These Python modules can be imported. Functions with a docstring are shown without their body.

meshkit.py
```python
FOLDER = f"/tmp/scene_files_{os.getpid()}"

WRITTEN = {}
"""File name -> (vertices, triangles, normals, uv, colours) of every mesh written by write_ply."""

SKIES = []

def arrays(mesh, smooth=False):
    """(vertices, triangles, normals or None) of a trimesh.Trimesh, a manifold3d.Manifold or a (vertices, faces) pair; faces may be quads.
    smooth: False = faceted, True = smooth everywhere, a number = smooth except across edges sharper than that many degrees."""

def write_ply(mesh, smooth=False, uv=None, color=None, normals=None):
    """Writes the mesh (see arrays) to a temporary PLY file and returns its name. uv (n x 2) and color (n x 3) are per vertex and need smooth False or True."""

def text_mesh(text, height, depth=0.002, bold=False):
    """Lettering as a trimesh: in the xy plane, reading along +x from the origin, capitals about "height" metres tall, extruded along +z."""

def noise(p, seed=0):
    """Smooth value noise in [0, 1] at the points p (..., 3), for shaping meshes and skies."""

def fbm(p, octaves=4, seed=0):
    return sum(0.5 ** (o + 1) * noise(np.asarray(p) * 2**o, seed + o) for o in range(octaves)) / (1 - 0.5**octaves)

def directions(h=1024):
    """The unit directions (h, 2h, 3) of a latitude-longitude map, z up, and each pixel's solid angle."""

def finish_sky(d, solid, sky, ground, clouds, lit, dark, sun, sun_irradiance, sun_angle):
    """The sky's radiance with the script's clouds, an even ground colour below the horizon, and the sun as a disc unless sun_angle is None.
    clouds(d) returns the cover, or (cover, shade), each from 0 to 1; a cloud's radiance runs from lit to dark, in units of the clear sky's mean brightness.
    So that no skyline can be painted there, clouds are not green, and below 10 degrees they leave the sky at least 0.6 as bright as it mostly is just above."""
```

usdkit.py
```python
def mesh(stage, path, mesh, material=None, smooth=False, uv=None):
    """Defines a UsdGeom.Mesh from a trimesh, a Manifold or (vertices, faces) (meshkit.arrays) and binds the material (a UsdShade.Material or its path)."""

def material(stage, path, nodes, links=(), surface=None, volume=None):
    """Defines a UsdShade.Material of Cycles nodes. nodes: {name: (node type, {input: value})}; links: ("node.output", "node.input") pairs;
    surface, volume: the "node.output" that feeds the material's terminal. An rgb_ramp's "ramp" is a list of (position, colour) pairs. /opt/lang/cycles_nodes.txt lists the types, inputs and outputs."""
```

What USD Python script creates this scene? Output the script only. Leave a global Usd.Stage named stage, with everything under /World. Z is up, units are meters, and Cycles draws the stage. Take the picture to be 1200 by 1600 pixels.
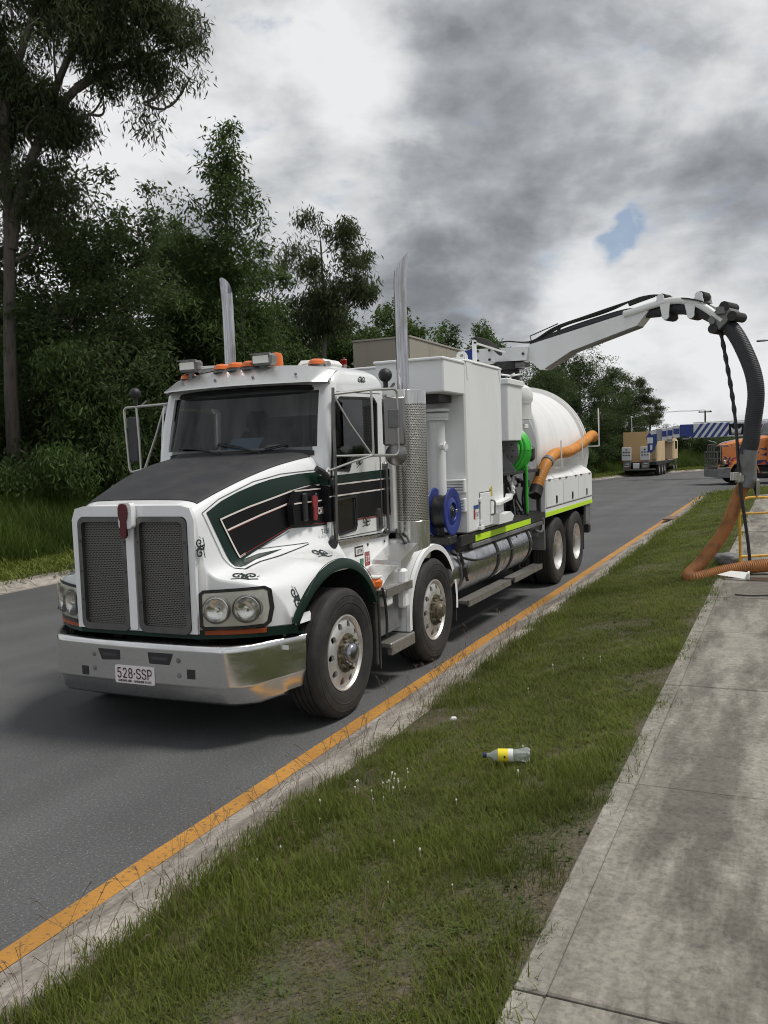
import math, random
import numpy as np
import trimesh, shapely
from shapely.geometry import Polygon, LineString, Point, box as sbox
from shapely import affinity
from scipy.interpolate import PchipInterpolator, LinearNDInterpolator
import manifold3d as m3
import usdkit, meshkit
from pxr import Usd, UsdGeom, UsdLux, UsdShade, Gf, Sdf, Vt

stage = Usd.Stage.CreateInMemory()
UsdGeom.SetStageUpAxis(stage, 'Z')
UsdGeom.SetStageMetersPerUnit(stage, 1.0)
UsdGeom.Xform.Define(stage, '/World')
PI = math.pi

# ------------------------------------------------------------------ camera, sky, sun
PITCH, YAW, ROLL, EYE = -.0661, .4349, -.0351, 2.078
fw = np.array([-math.sin(YAW) * math.cos(PITCH), math.cos(YAW) * math.cos(PITCH), math.sin(PITCH)])
rt = np.array([math.cos(YAW), math.sin(YAW), 0.0])
up = np.cross(rt, fw)
r2 = rt * math.cos(ROLL) + up * math.sin(ROLL)
u2 = -rt * math.sin(ROLL) + up * math.cos(ROLL)
cam = UsdGeom.Camera.Define(stage, '/World/camera')
mt = Gf.Matrix4d(1)
for i, v in enumerate((r2, u2, -fw, np.array([0, 0, EYE]))):
    mt.SetRow(i, Gf.Vec4d(float(v[0]), float(v[1]), float(v[2]), 1.0 if i == 3 else 0.0))
cam.AddTransformOp().Set(mt)
cam.CreateHorizontalApertureAttr(36.0)
cam.CreateVerticalApertureAttr(48.0)
cam.CreateFocalLengthAttr(36.0 * 1352 / 1200)
cam.CreateClippingRangeAttr(Gf.Vec2f(0.05, 3000))
cam.CreateExposureAttr(EXPOSURE := 1.0)

SUN = np.array([0.42, 0.16, 0.89]); SUN /= np.linalg.norm(SUN)
sun = UsdLux.DistantLight.Define(stage, '/World/sun')
sun.CreateIntensityAttr(0.40); sun.CreateAngleAttr(14.0); sun.CreateNormalizeAttr(True)
sun.CreateColorAttr(Gf.Vec3f(1.0, 0.96, 0.9))
zc = SUN; xc = np.cross([0, 1, 0.01], zc); xc /= np.linalg.norm(xc); yc = np.cross(zc, xc)
ms = Gf.Matrix4d(1)
for i, v in enumerate((xc, yc, zc)):
    ms.SetRow(i, Gf.Vec4d(float(v[0]), float(v[1]), float(v[2]), 0))
sun.AddTransformOp().Set(ms)

def unit(v):
    v = np.asarray(v, float); return v / np.linalg.norm(v)
def look(px, py):
    """direction of a part of the cloudscape, given as degrees right of and above the middle of the view"""
    return unit(fw + r2 * px + u2 * py)

CLOUD = 3.85           # cloud radiance in the units of the sky texture
def build_sky():
    n, l = {}, []
    n['tc'] = ('texture_coordinate', {})
    n['sky'] = ('sky_texture', {'sky_type': 'single_scattering', 'sun_disc': False, 'sun_elevation': float(math.asin(SUN[2])), 'sun_rotation': float(math.atan2(SUN[0], SUN[1]))})
    n['warpn'] = ('noise_texture', {'scale': 4.5, 'detail': 5.0, 'roughness': .55})
    l.append(('tc.generated', 'warpn.vector'))
    n['wsub'] = ('vector_math', {'math_type': 'subtract', 'vector2': (.5, .5, .5)}); l.append(('warpn.color', 'wsub.vector1'))
    n['wsc'] = ('vector_math', {'math_type': 'scale', 'scale': .22}); l.append(('wsub.vector', 'wsc.vector1'))
    n['wadd'] = ('vector_math', {'math_type': 'add'}); l += [('tc.generated', 'wadd.vector1'), ('wsc.vector', 'wadd.vector2')]
    n['dir'] = ('vector_math', {'math_type': 'normalize'}); l.append(('wadd.vector', 'dir.vector1'))
    # flat cloud deck: direction projected on a layer overhead
    n['sep'] = ('separate_xyz', {}); l.append(('tc.generated', 'sep.vector'))
    n['za'] = ('math', {'math_type': 'maximum', 'value2': 0.0}); l.append(('sep.z', 'za.value1'))
    n['zb'] = ('math', {'math_type': 'add', 'value2': .42}); l.append(('za.value', 'zb.value1'))
    n['dx'] = ('math', {'math_type': 'divide'}); l += [('sep.x', 'dx.value1'), ('zb.value', 'dx.value2')]
    n['dy'] = ('math', {'math_type': 'divide'}); l += [('sep.y', 'dy.value1'), ('zb.value', 'dy.value2')]
    n['deck'] = ('combine_xyz', {'z': 3.7}); l += [('dx.value', 'deck.x'), ('dy.value', 'deck.y')]
    n['n1'] = ('noise_texture', {'scale': 1.7, 'detail': 11.0, 'roughness': .57, 'distortion': .25}); l.append(('deck.vector', 'n1.vector'))
    n['n2'] = ('noise_texture', {'scale': 5.2, 'detail': 10.0, 'roughness': .56, 'distortion': .25}); l.append(('aniso.vector', 'n2.vector'))
    n['aniso'] = ('mapping', {'scale': (1, 1, 1.9)}); l.append(('tc.generated', 'aniso.vector'))
    def blob(k, px, py, r, amp, prev, inner=.15):
        d = look((px - 600) / 1352, (800 - py) / 1352)
        n[f'dot{k}'] = ('vector_math', {'math_type': 'dot_product', 'vector2': tuple(d)}); l.append(('dir.vector', f'dot{k}.vector1'))
        n[f'mr{k}'] = ('map_range', {'range_type': 'smoothstep', 'from_min': math.cos(math.radians(r)), 'from_max': math.cos(math.radians(r * inner)), 'to_min': 0.0, 'to_max': amp})
        l.append((f'dot{k}.value', f'mr{k}.value'))
        n[f'ad{k}'] = ('math', {'math_type': 'add'}); l.append((f'mr{k}.result', f'ad{k}.value1'))
        if prev is None: n[f'ad{k}'][1]['value2'] = 0.0
        else: l.append((prev, f'ad{k}.value2'))
        return f'ad{k}.value'
    s = None
    for k, b in enumerate(BLOBS): s = blob(k, *b, s)
    n['m1'] = ('math', {'math_type': 'multiply_add', 'value2': 1.0, 'value3': .115}); l.append(('n1.fac', 'm1.value1'))
    n['m2'] = ('math', {'math_type': 'multiply_add', 'value2': 1.35, 'value3': -.675}); l.append(('n2.fac', 'm2.value1'))
    n['t1'] = ('math', {'math_type': 'add'}); l += [('m1.value', 't1.value1'), ('m2.value', 't1.value2')]
    n['n3'] = ('noise_texture', {'scale': 15.0, 'detail': 8.0, 'roughness': .55, 'distortion': .2}); l.append(('aniso.vector', 'n3.vector'))
    n['m3'] = ('math', {'math_type': 'multiply_add', 'value2': .46, 'value3': -.23}); l.append(('n3.fac', 'm3.value1'))
    n['t0'] = ('math', {'math_type': 'add'}); l += [('t1.value', 't0.value1'), ('m3.value', 't0.value2')]
    n['t2'] = ('math', {'math_type': 'add'}); l += [('t0.value', 't2.value1'), (s, 't2.value2')]
    n['ramp'] = ('rgb_ramp', {'ramp': [(0, (.215, .228, .252)), (.25, (.30, .315, .342)), (.5, (.515, .532, .562)), (.68, (.76, .78, .805)), (.88, (.99, 1.0, 1.01)), (1, (1.08, 1.09, 1.1))]})
    l.append(('t2.value', 'ramp.fac'))
    n['k'] = ('vector_math', {'math_type': 'scale', 'scale': CLOUD}); l.append(('ramp.color', 'k.vector1'))
    # gaps that let the blue through
    h = None
    for k, b in enumerate(HOLES): h = blob(100 + k, *b, h)
    n['hn'] = ('math', {'math_type': 'multiply_add', 'value2': 3.6, 'value3': -2.0}); l.append(('n3.fac', 'hn.value1'))
    n['ha'] = ('math', {'math_type': 'add', 'use_clamp': True}); l += [(h, 'ha.value1'), ('hn.value', 'ha.value2')]
    n['hm'] = ('map_range', {'range_type': 'smoothstep', 'from_min': .0, 'from_max': 1.45, 'to_min': 0.0, 'to_max': 1.0}); l.append(('ha.value', 'hm.value'))
    n['skyk'] = ('vector_math', {'math_type': 'scale', 'scale': SKYK}); l.append(('sky.color', 'skyk.vector1'))
    n['mixs'] = ('mix_color', {'blend_type': 'mix', 'use_clamp': False}); l += [('hm.result', 'mixs.fac'), ('k.vector', 'mixs.a'), ('skyk.vector', 'mixs.b')]
    n['bg'] = ('background_shader', {'strength': 0.1}); l.append(('mixs.result', 'bg.color'))
    return usdkit.material(stage, '/World/Looks/sky_look', n, l, surface='bg.background')
SKYK = .50
BLOBS = [(430, 240, 11, .20), (545, 110, 6, .26), (535, 230, 5, .14), (60, 330, 9, .28), (980, 570, 12, .22), (1180, 500, 7, .14), (880, 490, 5, .15), (640, 490, 5, -.10),
         (700, 330, 7, -.10), (860, 310, 6, -.06), (1010, 320, 7, -.07), (1190, 370, 8, -.12), (690, 430, 4.5, -.20), (1120, 190, 6, -.05), (640, 250, 5, -.03), (940, 190, 6, .10), (820, 120, 6, -.05), (250, 190, 8, .12)]
HOLES = [(1005, 362, 2.0, .85), (975, 388, 1.9, .85), (945, 408, 1.4, .5)]
sky_m = build_sky()
dome = UsdLux.DomeLight.Define(stage, '/World/sky')
UsdShade.MaterialBindingAPI.Apply(dome.GetPrim()).Bind(sky_m)
for k, v in dict(label='heavy grey and white cloud deck with a small blue gap', category='sky', kind='structure').items():
    dome.GetPrim().SetCustomDataByKey(k, v)

# ------------------------------------------------------------------ helpers
def mat(name, nodes, links, surface='p.BSDF'):
    return usdkit.material(stage, '/World/Looks/' + name, nodes, links, surface=surface)
def plain(name, col, rough=.5, metal=0.0, coat=0.0, **kw):
    d = dict(base_color=col, roughness=rough, metallic=metal, coat_weight=coat); d.update(kw)
    return mat(name, {'p': ('principled_bsdf', d)}, [])
def worn(name, col, col2, scale=6.0, rough=.4, rough2=None, metal=0.0, coat=0.0, lo=.45, hi=.7, bump=0.0, bscale=None, detail=6.0, stretch=(1, 1, 1), **kw):
    """a colour that goes over into a second one in noisy patches (dirt, wear)"""
    d = dict(base_color=col, roughness=rough, metallic=metal, coat_weight=coat); d.update(kw)
    n = {'tc': ('texture_coordinate', {}), 'mp': ('mapping', {'scale': stretch}), 'n': ('noise_texture', {'scale': scale, 'detail': detail, 'roughness': .6}),
         'r': ('rgb_ramp', {'ramp': [(0, col), (lo, col), (hi, col2), (1, col2)]}), 'p': ('principled_bsdf', d)}
    l = [('tc.object', 'mp.vector'), ('mp.vector', 'n.vector'), ('n.fac', 'r.fac'), ('r.color', 'p.base_color')]
    if rough2 is not None:
        n['rr'] = ('map_range', {'from_min': lo, 'from_max': hi, 'to_min': rough, 'to_max': rough2, 'clamp': True})
        l += [('n.fac', 'rr.value'), ('rr.result', 'p.roughness')]
    if bump:
        n['bn'] = ('noise_texture', {'scale': bscale or scale * 8, 'detail': 4.0}); n['b'] = ('bump', {'strength': bump, 'distance': .01})
        l += [('mp.vector', 'bn.vector'), ('bn.fac', 'b.height'), ('b.normal', 'p.normal')]
    return mat(name, n, l)

counts = {}
def free(path):
    base = path; k = counts.get(base)
    if k is None:
        counts[base] = 0; return base
    counts[base] = k + 1
    return f'{base}_{k + 1:03d}'
def tag(path, label=None, cat=None, group=None, kind=None):
    p = stage.GetPrimAtPath(path)
    for k, v in dict(label=label, category=cat, group=group, kind=kind).items():
        if v: p.SetCustomDataByKey(k, v)
    return path
def thing(name, label, cat, loc=(0, 0, 0), rot=0.0, group=None, kind=None, scale=None):
    path = free('/World/' + name)
    x = UsdGeom.Xform.Define(stage, path)
    x.AddTranslateOp().Set(Gf.Vec3d(*map(float, loc)))
    if rot: x.AddRotateZOp().Set(math.degrees(rot))
    if scale: x.AddScaleOp().Set(Gf.Vec3f(*map(float, scale)))
    return tag(path, label, cat, group, kind)
def group_xf(name, parent, loc=(0, 0, 0), rz=0.0):
    path = free(f'{parent}/{name}')
    x = UsdGeom.Xform.Define(stage, path); x.AddTranslateOp().Set(Gf.Vec3d(*map(float, loc)))
    if rz: x.AddRotateZOp().Set(math.degrees(rz))
    return path
def part(name, mesh, m, parent, smooth=35, label=None, kind=None, uv=None):
    path = free(f'{parent}/{name}')
    if isinstance(mesh, MB): mesh = mesh.get()
    usdkit.mesh(stage, path, mesh, m, smooth=smooth, uv=uv)
    if label or kind: tag(path, label, kind=kind)
    return path
def solo(name, mesh, m, label, cat, group=None, kind=None, smooth=35):
    p = part(name, mesh, m, '/World', smooth); return tag(p, label, cat, group, kind)
def copy_of(src, name, label, loc, rot=0.0, scale=None, group=None):
    was = stage.GetPrimAtPath(src).GetCustomData()
    path = free('/World/' + name)
    x = UsdGeom.Xform.Define(stage, path)
    x.GetPrim().GetReferences().AddInternalReference(src)
    x.ClearXformOpOrder()
    x.AddTranslateOp(opSuffix='c').Set(Gf.Vec3d(*map(float, loc)))
    x.AddRotateZOp(opSuffix='c').Set(math.degrees(rot))
    x.AddScaleOp(opSuffix='c').Set(Gf.Vec3f(*map(float, scale or (1, 1, 1))))
    x.GetPrim().SetInstanceable(True)
    return tag(path, label, was.get('category'), group or was.get('group'))

def frames(path):
    P = np.asarray(path, float); T = np.gradient(P, axis=0); T /= np.maximum(np.linalg.norm(T, axis=1, keepdims=True), 1e-9)
    ref = np.array([0, 0, 1.0]) if abs(T[0][2]) < .9 else np.array([1.0, 0, 0])
    N = np.zeros_like(P); N[0] = unit(np.cross(T[0], ref))
    for i in range(1, len(P)):
        v = N[i - 1] - T[i] * (N[i - 1] @ T[i]); N[i] = unit(v)
    return P, T, N, np.cross(T, N)
def smooth_path(pts, n=40):
    P = np.asarray(pts, float); s = np.r_[0, np.cumsum(np.linalg.norm(np.diff(P, axis=0), axis=1))]
    t = np.linspace(0, s[-1], n)
    from scipy.interpolate import CubicSpline
    return CubicSpline(s, P, axis=0)(t)
class MB:
    def __init__(self): self.v, self.f, self.n = [], [], 0
    def add(self, v, f):
        v = np.asarray(v, float).reshape(-1, 3); f = np.asarray(f, int)
        if len(f) and f.shape[1] == 4: f = np.vstack([f[:, [0, 1, 2]], f[:, [0, 2, 3]]])
        self.v.append(v); self.f.append(f + self.n); self.n += len(v); return self
    def mesh(self, m):
        v, f, _ = meshkit.arrays(m); return self.add(v, f)
    def get(self): return trimesh.Trimesh(np.vstack(self.v), np.vstack(self.f), process=False)
    def box(self, c, s, bevel=0.0, R=None):
        h = np.asarray(s, float) / 2
        if bevel <= 0:
            v = np.array([[x, y, z] for x in (-1, 1) for y in (-1, 1) for z in (-1, 1)]) * h
            f = np.array([[0, 1, 3, 2], [4, 6, 7, 5], [0, 4, 5, 1], [2, 3, 7, 6], [0, 2, 6, 4], [1, 5, 7, 3]])
        else:
            b = min(bevel, h.min() * .98); v = []
            for x in (-1, 1):
                for y in (-1, 1):
                    for z in (-1, 1):
                        for k in range(3):
                            q = h - b; q[k] = h[k]; v.append(q * (x, y, z))
            hull = trimesh.convex.convex_hull(np.array(v)); v, f = hull.vertices, hull.faces
        v = np.asarray(v) @ (np.eye(3) if R is None else np.asarray(R).T) + np.asarray(c, float)
        return self.add(v, f)
    def span(self, a, b, bevel=0.0):
        a, b = np.minimum(a, b), np.maximum(a, b); return self.box((a + b) / 2, b - a, bevel)
    def tube(self, path, r, n=10, cap=True):
        P, T, N, B = frames(path); r = np.broadcast_to(np.asarray(r, float), (len(P),))
        a = np.linspace(0, 2 * PI, n, endpoint=False)
        v = P[:, None] + r[:, None, None] * (N[:, None] * np.cos(a)[None, :, None] + B[:, None] * np.sin(a)[None, :, None])
        m = len(P); i, j = np.meshgrid(np.arange(m - 1), np.arange(n), indexing='ij'); k = (j + 1) % n
        f = np.stack([i * n + j, i * n + k, (i + 1) * n + k, (i + 1) * n + j], -1).reshape(-1, 4)
        v = v.reshape(-1, 3)
        self.add(v, f)
        if cap:
            for e, rev in ((0, 1), (m - 1, 0)):
                ring = v[e * n:(e + 1) * n]; c = np.vstack([ring, P[e]])
                ff = [[q, (q + 1) % n, n] for q in range(n)]
                self.add(c, [x[::-1] for x in ff] if rev else ff)
        return self
    def cyl(self, a, b, r, r2=None, n=16):
        a, b = np.asarray(a, float), np.asarray(b, float)
        return self.tube([a, a + (b - a) * .5, b], [r, (r + (r2 if r2 is not None else r)) / 2, r2 if r2 is not None else r], n)
    def lathe(self, prof, o=(0, 0, 0), axis='x', n=48):
        prof = np.asarray(prof, float); a = np.linspace(0, 2 * PI, n, endpoint=False)
        r, t = prof[:, 0], prof[:, 1]; m = len(prof)
        c, s, tt = r[:, None] * np.cos(a), r[:, None] * np.sin(a), np.broadcast_to(t[:, None], (m, n))
        v = {'x': np.stack([tt, c, s], -1), 'y': np.stack([s, tt, c], -1), 'z': np.stack([c, s, tt], -1)}[axis].reshape(-1, 3) + np.asarray(o, float)
        i, j = np.meshgrid(np.arange(m - 1), np.arange(n), indexing='ij'); k = (j + 1) % n
        return self.add(v, np.stack([i * n + j, i * n + k, (i + 1) * n + k, (i + 1) * n + j], -1).reshape(-1, 4))
    def prism(self, poly, o, u, v, d):
        """polygon in the plane o + a u + b v, d thick along u x v"""
        if not isinstance(poly, (Polygon, shapely.MultiPolygon)): poly = Polygon(poly)
        o, u, v = (np.asarray(x, float) for x in (o, u, v)); w = np.cross(u, v)
        for g in getattr(poly, 'geoms', [poly]):
            if g.is_empty: continue
            m = trimesh.creation.extrude_polygon(g, 1.0, engine='earcut')
            q = np.asarray(m.vertices); self.add(o + q[:, :1] * u + q[:, 1:2] * v + q[:, 2:] * d * w, m.faces if d > 0 else m.faces[:, ::-1])
        return self
    def grid(self, P, flip=False):
        P = np.asarray(P, float); a, b = P.shape[:2]
        i, j = np.meshgrid(np.arange(a - 1), np.arange(b - 1), indexing='ij')
        f = np.stack([i * b + j, (i + 1) * b + j, (i + 1) * b + j + 1, i * b + j + 1], -1).reshape(-1, 4)
        return self.add(P.reshape(-1, 3), f[:, ::-1] if flip else f)
    def place(self, R, t):
        self.v = [v @ np.asarray(R).T + np.asarray(t) for v in self.v]; return self
def rotz(a): return np.array([[math.cos(a), -math.sin(a), 0], [math.sin(a), math.cos(a), 0], [0, 0, 1]])
def rotx(a): return np.array([[1, 0, 0], [0, math.cos(a), -math.sin(a)], [0, math.sin(a), math.cos(a)]])
def roty(a): return np.array([[math.cos(a), 0, math.sin(a)], [0, 1, 0], [-math.sin(a), 0, math.cos(a)]])
def rrect(x0, y0, x1, y1, r): return sbox(x0 + r, y0 + r, x1 - r, y1 - r).buffer(r, quad_segs=5)
def fill2d(poly, size):
    """triangles no longer than size that fill a flat polygon"""
    vs, fs, n = [], [], 0
    for g in getattr(poly, 'geoms', [poly]):
        if g.is_empty: continue
        v, f = trimesh.creation.triangulate_polygon(g, engine='earcut')
        v3, f3 = trimesh.remesh.subdivide_to_size(np.c_[v, np.zeros(len(v))], f, size, max_iter=12)
        vs.append(v3[:, :2]); fs.append(f3 + n); n += len(v3)
    return np.vstack(vs), np.vstack(fs)
# ------------------------------------------------------------------ materials
paint_white = worn('white_paint', (.74, .755, .765), (.62, .62, .60), 2.2, .17, .36, coat=.8, lo=.5, hi=.9)
body_white = worn('body_white', (.72, .735, .74), (.58, .58, .55), 1.6, .42, .6, lo=.48, hi=.85, stretch=(1, 1, .35))
tank_white = worn('tank_white', (.74, .75, .75), (.58, .57, .53), 1.3, .36, .55, lo=.45, hi=.85, stretch=(1, 2, .6), bump=.03, bscale=3)
vinyl_black = worn('vinyl_black', (.022, .023, .026), (.034, .034, .036), 5, .62, .72, bump=.06, bscale=90)
green_dark = plain('dark_green_paint', (.006, .021, .015), .32, specular_ior_level=.35)
black_paint = plain('black_paint', (.006, .0055, .007), .36, specular_ior_level=.25)
line_cream = plain('cream_pinstripe', (.72, .66, .62), .4)
line_red = plain('red_pinstripe', (.20, .02, .02), .4)
line_dark = plain('dark_pinstripe', (.02, .03, .03), .4)
badge_red = plain('red_badge', (.075, .008, .010), .42)
badge_side = plain('side_badge_red', (.24, .03, .035), .4)
tube_metal = plain('bracket_tube', (.52, .52, .50), .28, .9)
visor_m = worn('visor_metal', (.74, .74, .73), (.62, .62, .61), 9, .36, .46, metal=1.0, stretch=(6, 1, 1))
chrome = worn('polished_metal', (.72, .72, .71), (.55, .54, .52), 7, .09, .22, metal=1.0)
stainless = worn('brushed_stainless', (.72, .72, .71), (.58, .58, .57), 9, .2, .34, metal=1.0, stretch=(1, 6, .4))
bumper_m = worn('bumper_alloy', (.80, .80, .79), (.62, .62, .61), 3, .17, .30, metal=1.0, stretch=(1, 1, 2.5))
stack_m = worn('stack_chrome', (.50, .50, .52), (.34, .32, .30), 5, .08, .22, metal=1.0, stretch=(2, 2, .7))
alloy = worn('wheel_alloy', (.66, .65, .63), (.42, .40, .37), 9, .42, .55, metal=.75)
tank_alloy = worn('fuel_tank_alloy', (.58, .58, .59), (.34, .34, .34), 3.5, .2, .38, metal=1.0, stretch=(1, 2, 1))
tread_alloy = worn('tread_plate', (.36, .35, .33), (.17, .155, .135), 9, .4, .6, metal=.8, bump=.3, bscale=60)
dirty_metal = worn('dirty_hub', (.17, .145, .10), (.06, .052, .042), 30, .5, .8, metal=.5)
hub_chrome = plain('hub_cap', (.36, .37, .42), .22, 1.0)
rubber = worn('tyre_rubber', (.014, .0135, .013), (.034, .031, .028), 7, .72, .9, bump=.15, bscale=70)
black_plastic = plain('black_plastic', (.014, .014, .015), .55)
flap_rubber = worn('mud_flap', (.028, .026, .024), (.06, .055, .047), 4, .8)
chassis = worn('chassis_black', (.011, .011, .012), (.032, .03, .027), 5, .5, .8)
machine = worn('machinery_black', (.014, .014, .015), (.045, .043, .04), 12, .4, .7)
grey_steel = worn('grey_steel', (.16, .165, .165), (.09, .088, .085), 5, .5)
grille_frame = worn('grille_frame', (.17, .17, .165), (.10, .10, .10), 6, .35, .5, metal=.9)
mirror_back = plain('mirror_back', (.26, .25, .25), .28, .9)
amber = plain('amber_lens', (.62, .13, .012), .22, coat=.4)
amber_dark = plain('amber_lens_dull', (.30, .06, .015), .3)
red_lens = plain('red_lens', (.30, .012, .01), .25)
tape = plain('lime_reflective_tape', (.52, .80, .02), .4)
blue_reel = worn('blue_reel', (.010, .028, .20), (.012, .025, .13), 6, .4)
hose_green = worn('green_hose', (.05, .52, .05), (.04, .38, .04), 8, .45)
hose_orange = worn('orange_hose', (.54, .205, .018), (.36, .14, .022), 5, .5, .7)
hose_brown = worn('dirty_orange_hose', (.35, .14, .04), (.17, .078, .032), 6, .6, .8)
hose_black = worn('black_suction_hose', (.016, .017, .021), (.035, .035, .04), 5, .5, .7)
lamp_panel = worn('lamp_reflector', (.74, .74, .69), (.60, .60, .54), 5, .3, metal=.2)
lamp_bowl = plain('lamp_bowl', (.86, .86, .84), .16, .95)
plate_white = plain('plate_white', (.66, .62, .62), .4)
plate_text = plain('plate_lettering', (.05, .012, .018), .5)
seat_dark = plain('seat_fabric', (.022, .022, .025), .9)
cab_trim = plain('cab_trim', (.045, .045, .048), .8)
teal_cloth = plain('teal_cloth', (.10, .26, .22), .9)
blue_paper = plain('blue_paper', (.26, .42, .62), .8)
white_sticker = plain('white_sticker', (.66, .66, .64), .5)
sticker_blue = plain('blue_sticker', (.02, .07, .22), .5)
sticker_green = plain('green_sticker', (.01, .14, .06), .5)
sticker_yellow = plain('yellow_sticker', (.55, .40, .03), .5)
rust = worn('rusty_steel', (.14, .09, .07), (.22, .13, .09), 9, .8)
glass = mat('window_glass', {'f': ('fresnel', {'IOR': 1.5}), 't': ('transparent_bsdf', {'color': (.62, .66, .66)}), 'g': ('glossy_bsdf', {'color': (1, 1, 1), 'roughness': .01}), 'm': ('mix_closure', {})},
            [('f.fac', 'm.fac'), ('t.BSDF', 'm.closure1'), ('g.BSDF', 'm.closure2')], 'm.closure')
tint_glass = mat('tinted_glass', {'f': ('fresnel', {'IOR': 1.5}), 't': ('transparent_bsdf', {'color': (.52, .55, .56)}), 'g': ('glossy_bsdf', {'color': (1, 1, 1), 'roughness': .02}), 'm': ('mix_closure', {})},
            [('f.fac', 'm.fac'), ('t.BSDF', 'm.closure1'), ('g.BSDF', 'm.closure2')], 'm.closure')
clear_lens = mat('clear_lens', {'f': ('fresnel', {'IOR': 1.45}), 't': ('transparent_bsdf', {'color': (.93, .93, .91)}), 'g': ('glossy_bsdf', {'color': (1, 1, 1), 'roughness': .04}), 'm': ('mix_closure', {})},
            [('f.fac', 'm.fac'), ('t.BSDF', 'm.closure1'), ('g.BSDF', 'm.closure2')], 'm.closure')
mirror_glass = plain('mirror_glass', (.8, .8, .8), .02, 1.0)
grille_mesh = mat('grille_mesh', {'u': ('uvmap', {'attribute': 'st'}), 'b': ('brick_texture', {'scale': 1.0, 'brick_width': .030, 'row_height': .0135, 'mortar_size': .0032, 'mortar_smooth': .3, 'color1': (.004, .004, .004), 'color2': (.006, .006, .005), 'mortar': (.20, .195, .18)}),
                                  'mt': ('math', {'math_type': 'multiply', 'value2': .8}), 'p': ('principled_bsdf', {'roughness': .38}), 'bp': ('bump', {'strength': .6, 'distance': .004})},
                  [('u.UV', 'b.vector'), ('b.color', 'p.base_color'), ('b.fac', 'mt.value1'), ('mt.value', 'p.metallic'), ('b.fac', 'bp.height'), ('bp.normal', 'p.normal')])
perforated = mat('perforated_steel', {'u': ('uvmap', {'attribute': 'st'}), 'b': ('brick_texture', {'scale': 1.0, 'brick_width': .024, 'row_height': .016, 'mortar_size': .0048, 'mortar_smooth': .25, 'color1': (.02, .018, .015), 'color2': (.03, .026, .02), 'mortar': (.64, .62, .57)}),
                                      'p': ('principled_bsdf', {'roughness': .26, 'metallic': 1.0}), 'bp': ('bump', {'strength': .5, 'distance': .004})},
                 [('u.UV', 'b.vector'), ('b.color', 'p.base_color'), ('b.fac', 'bp.height'), ('bp.normal', 'p.normal')])

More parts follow.
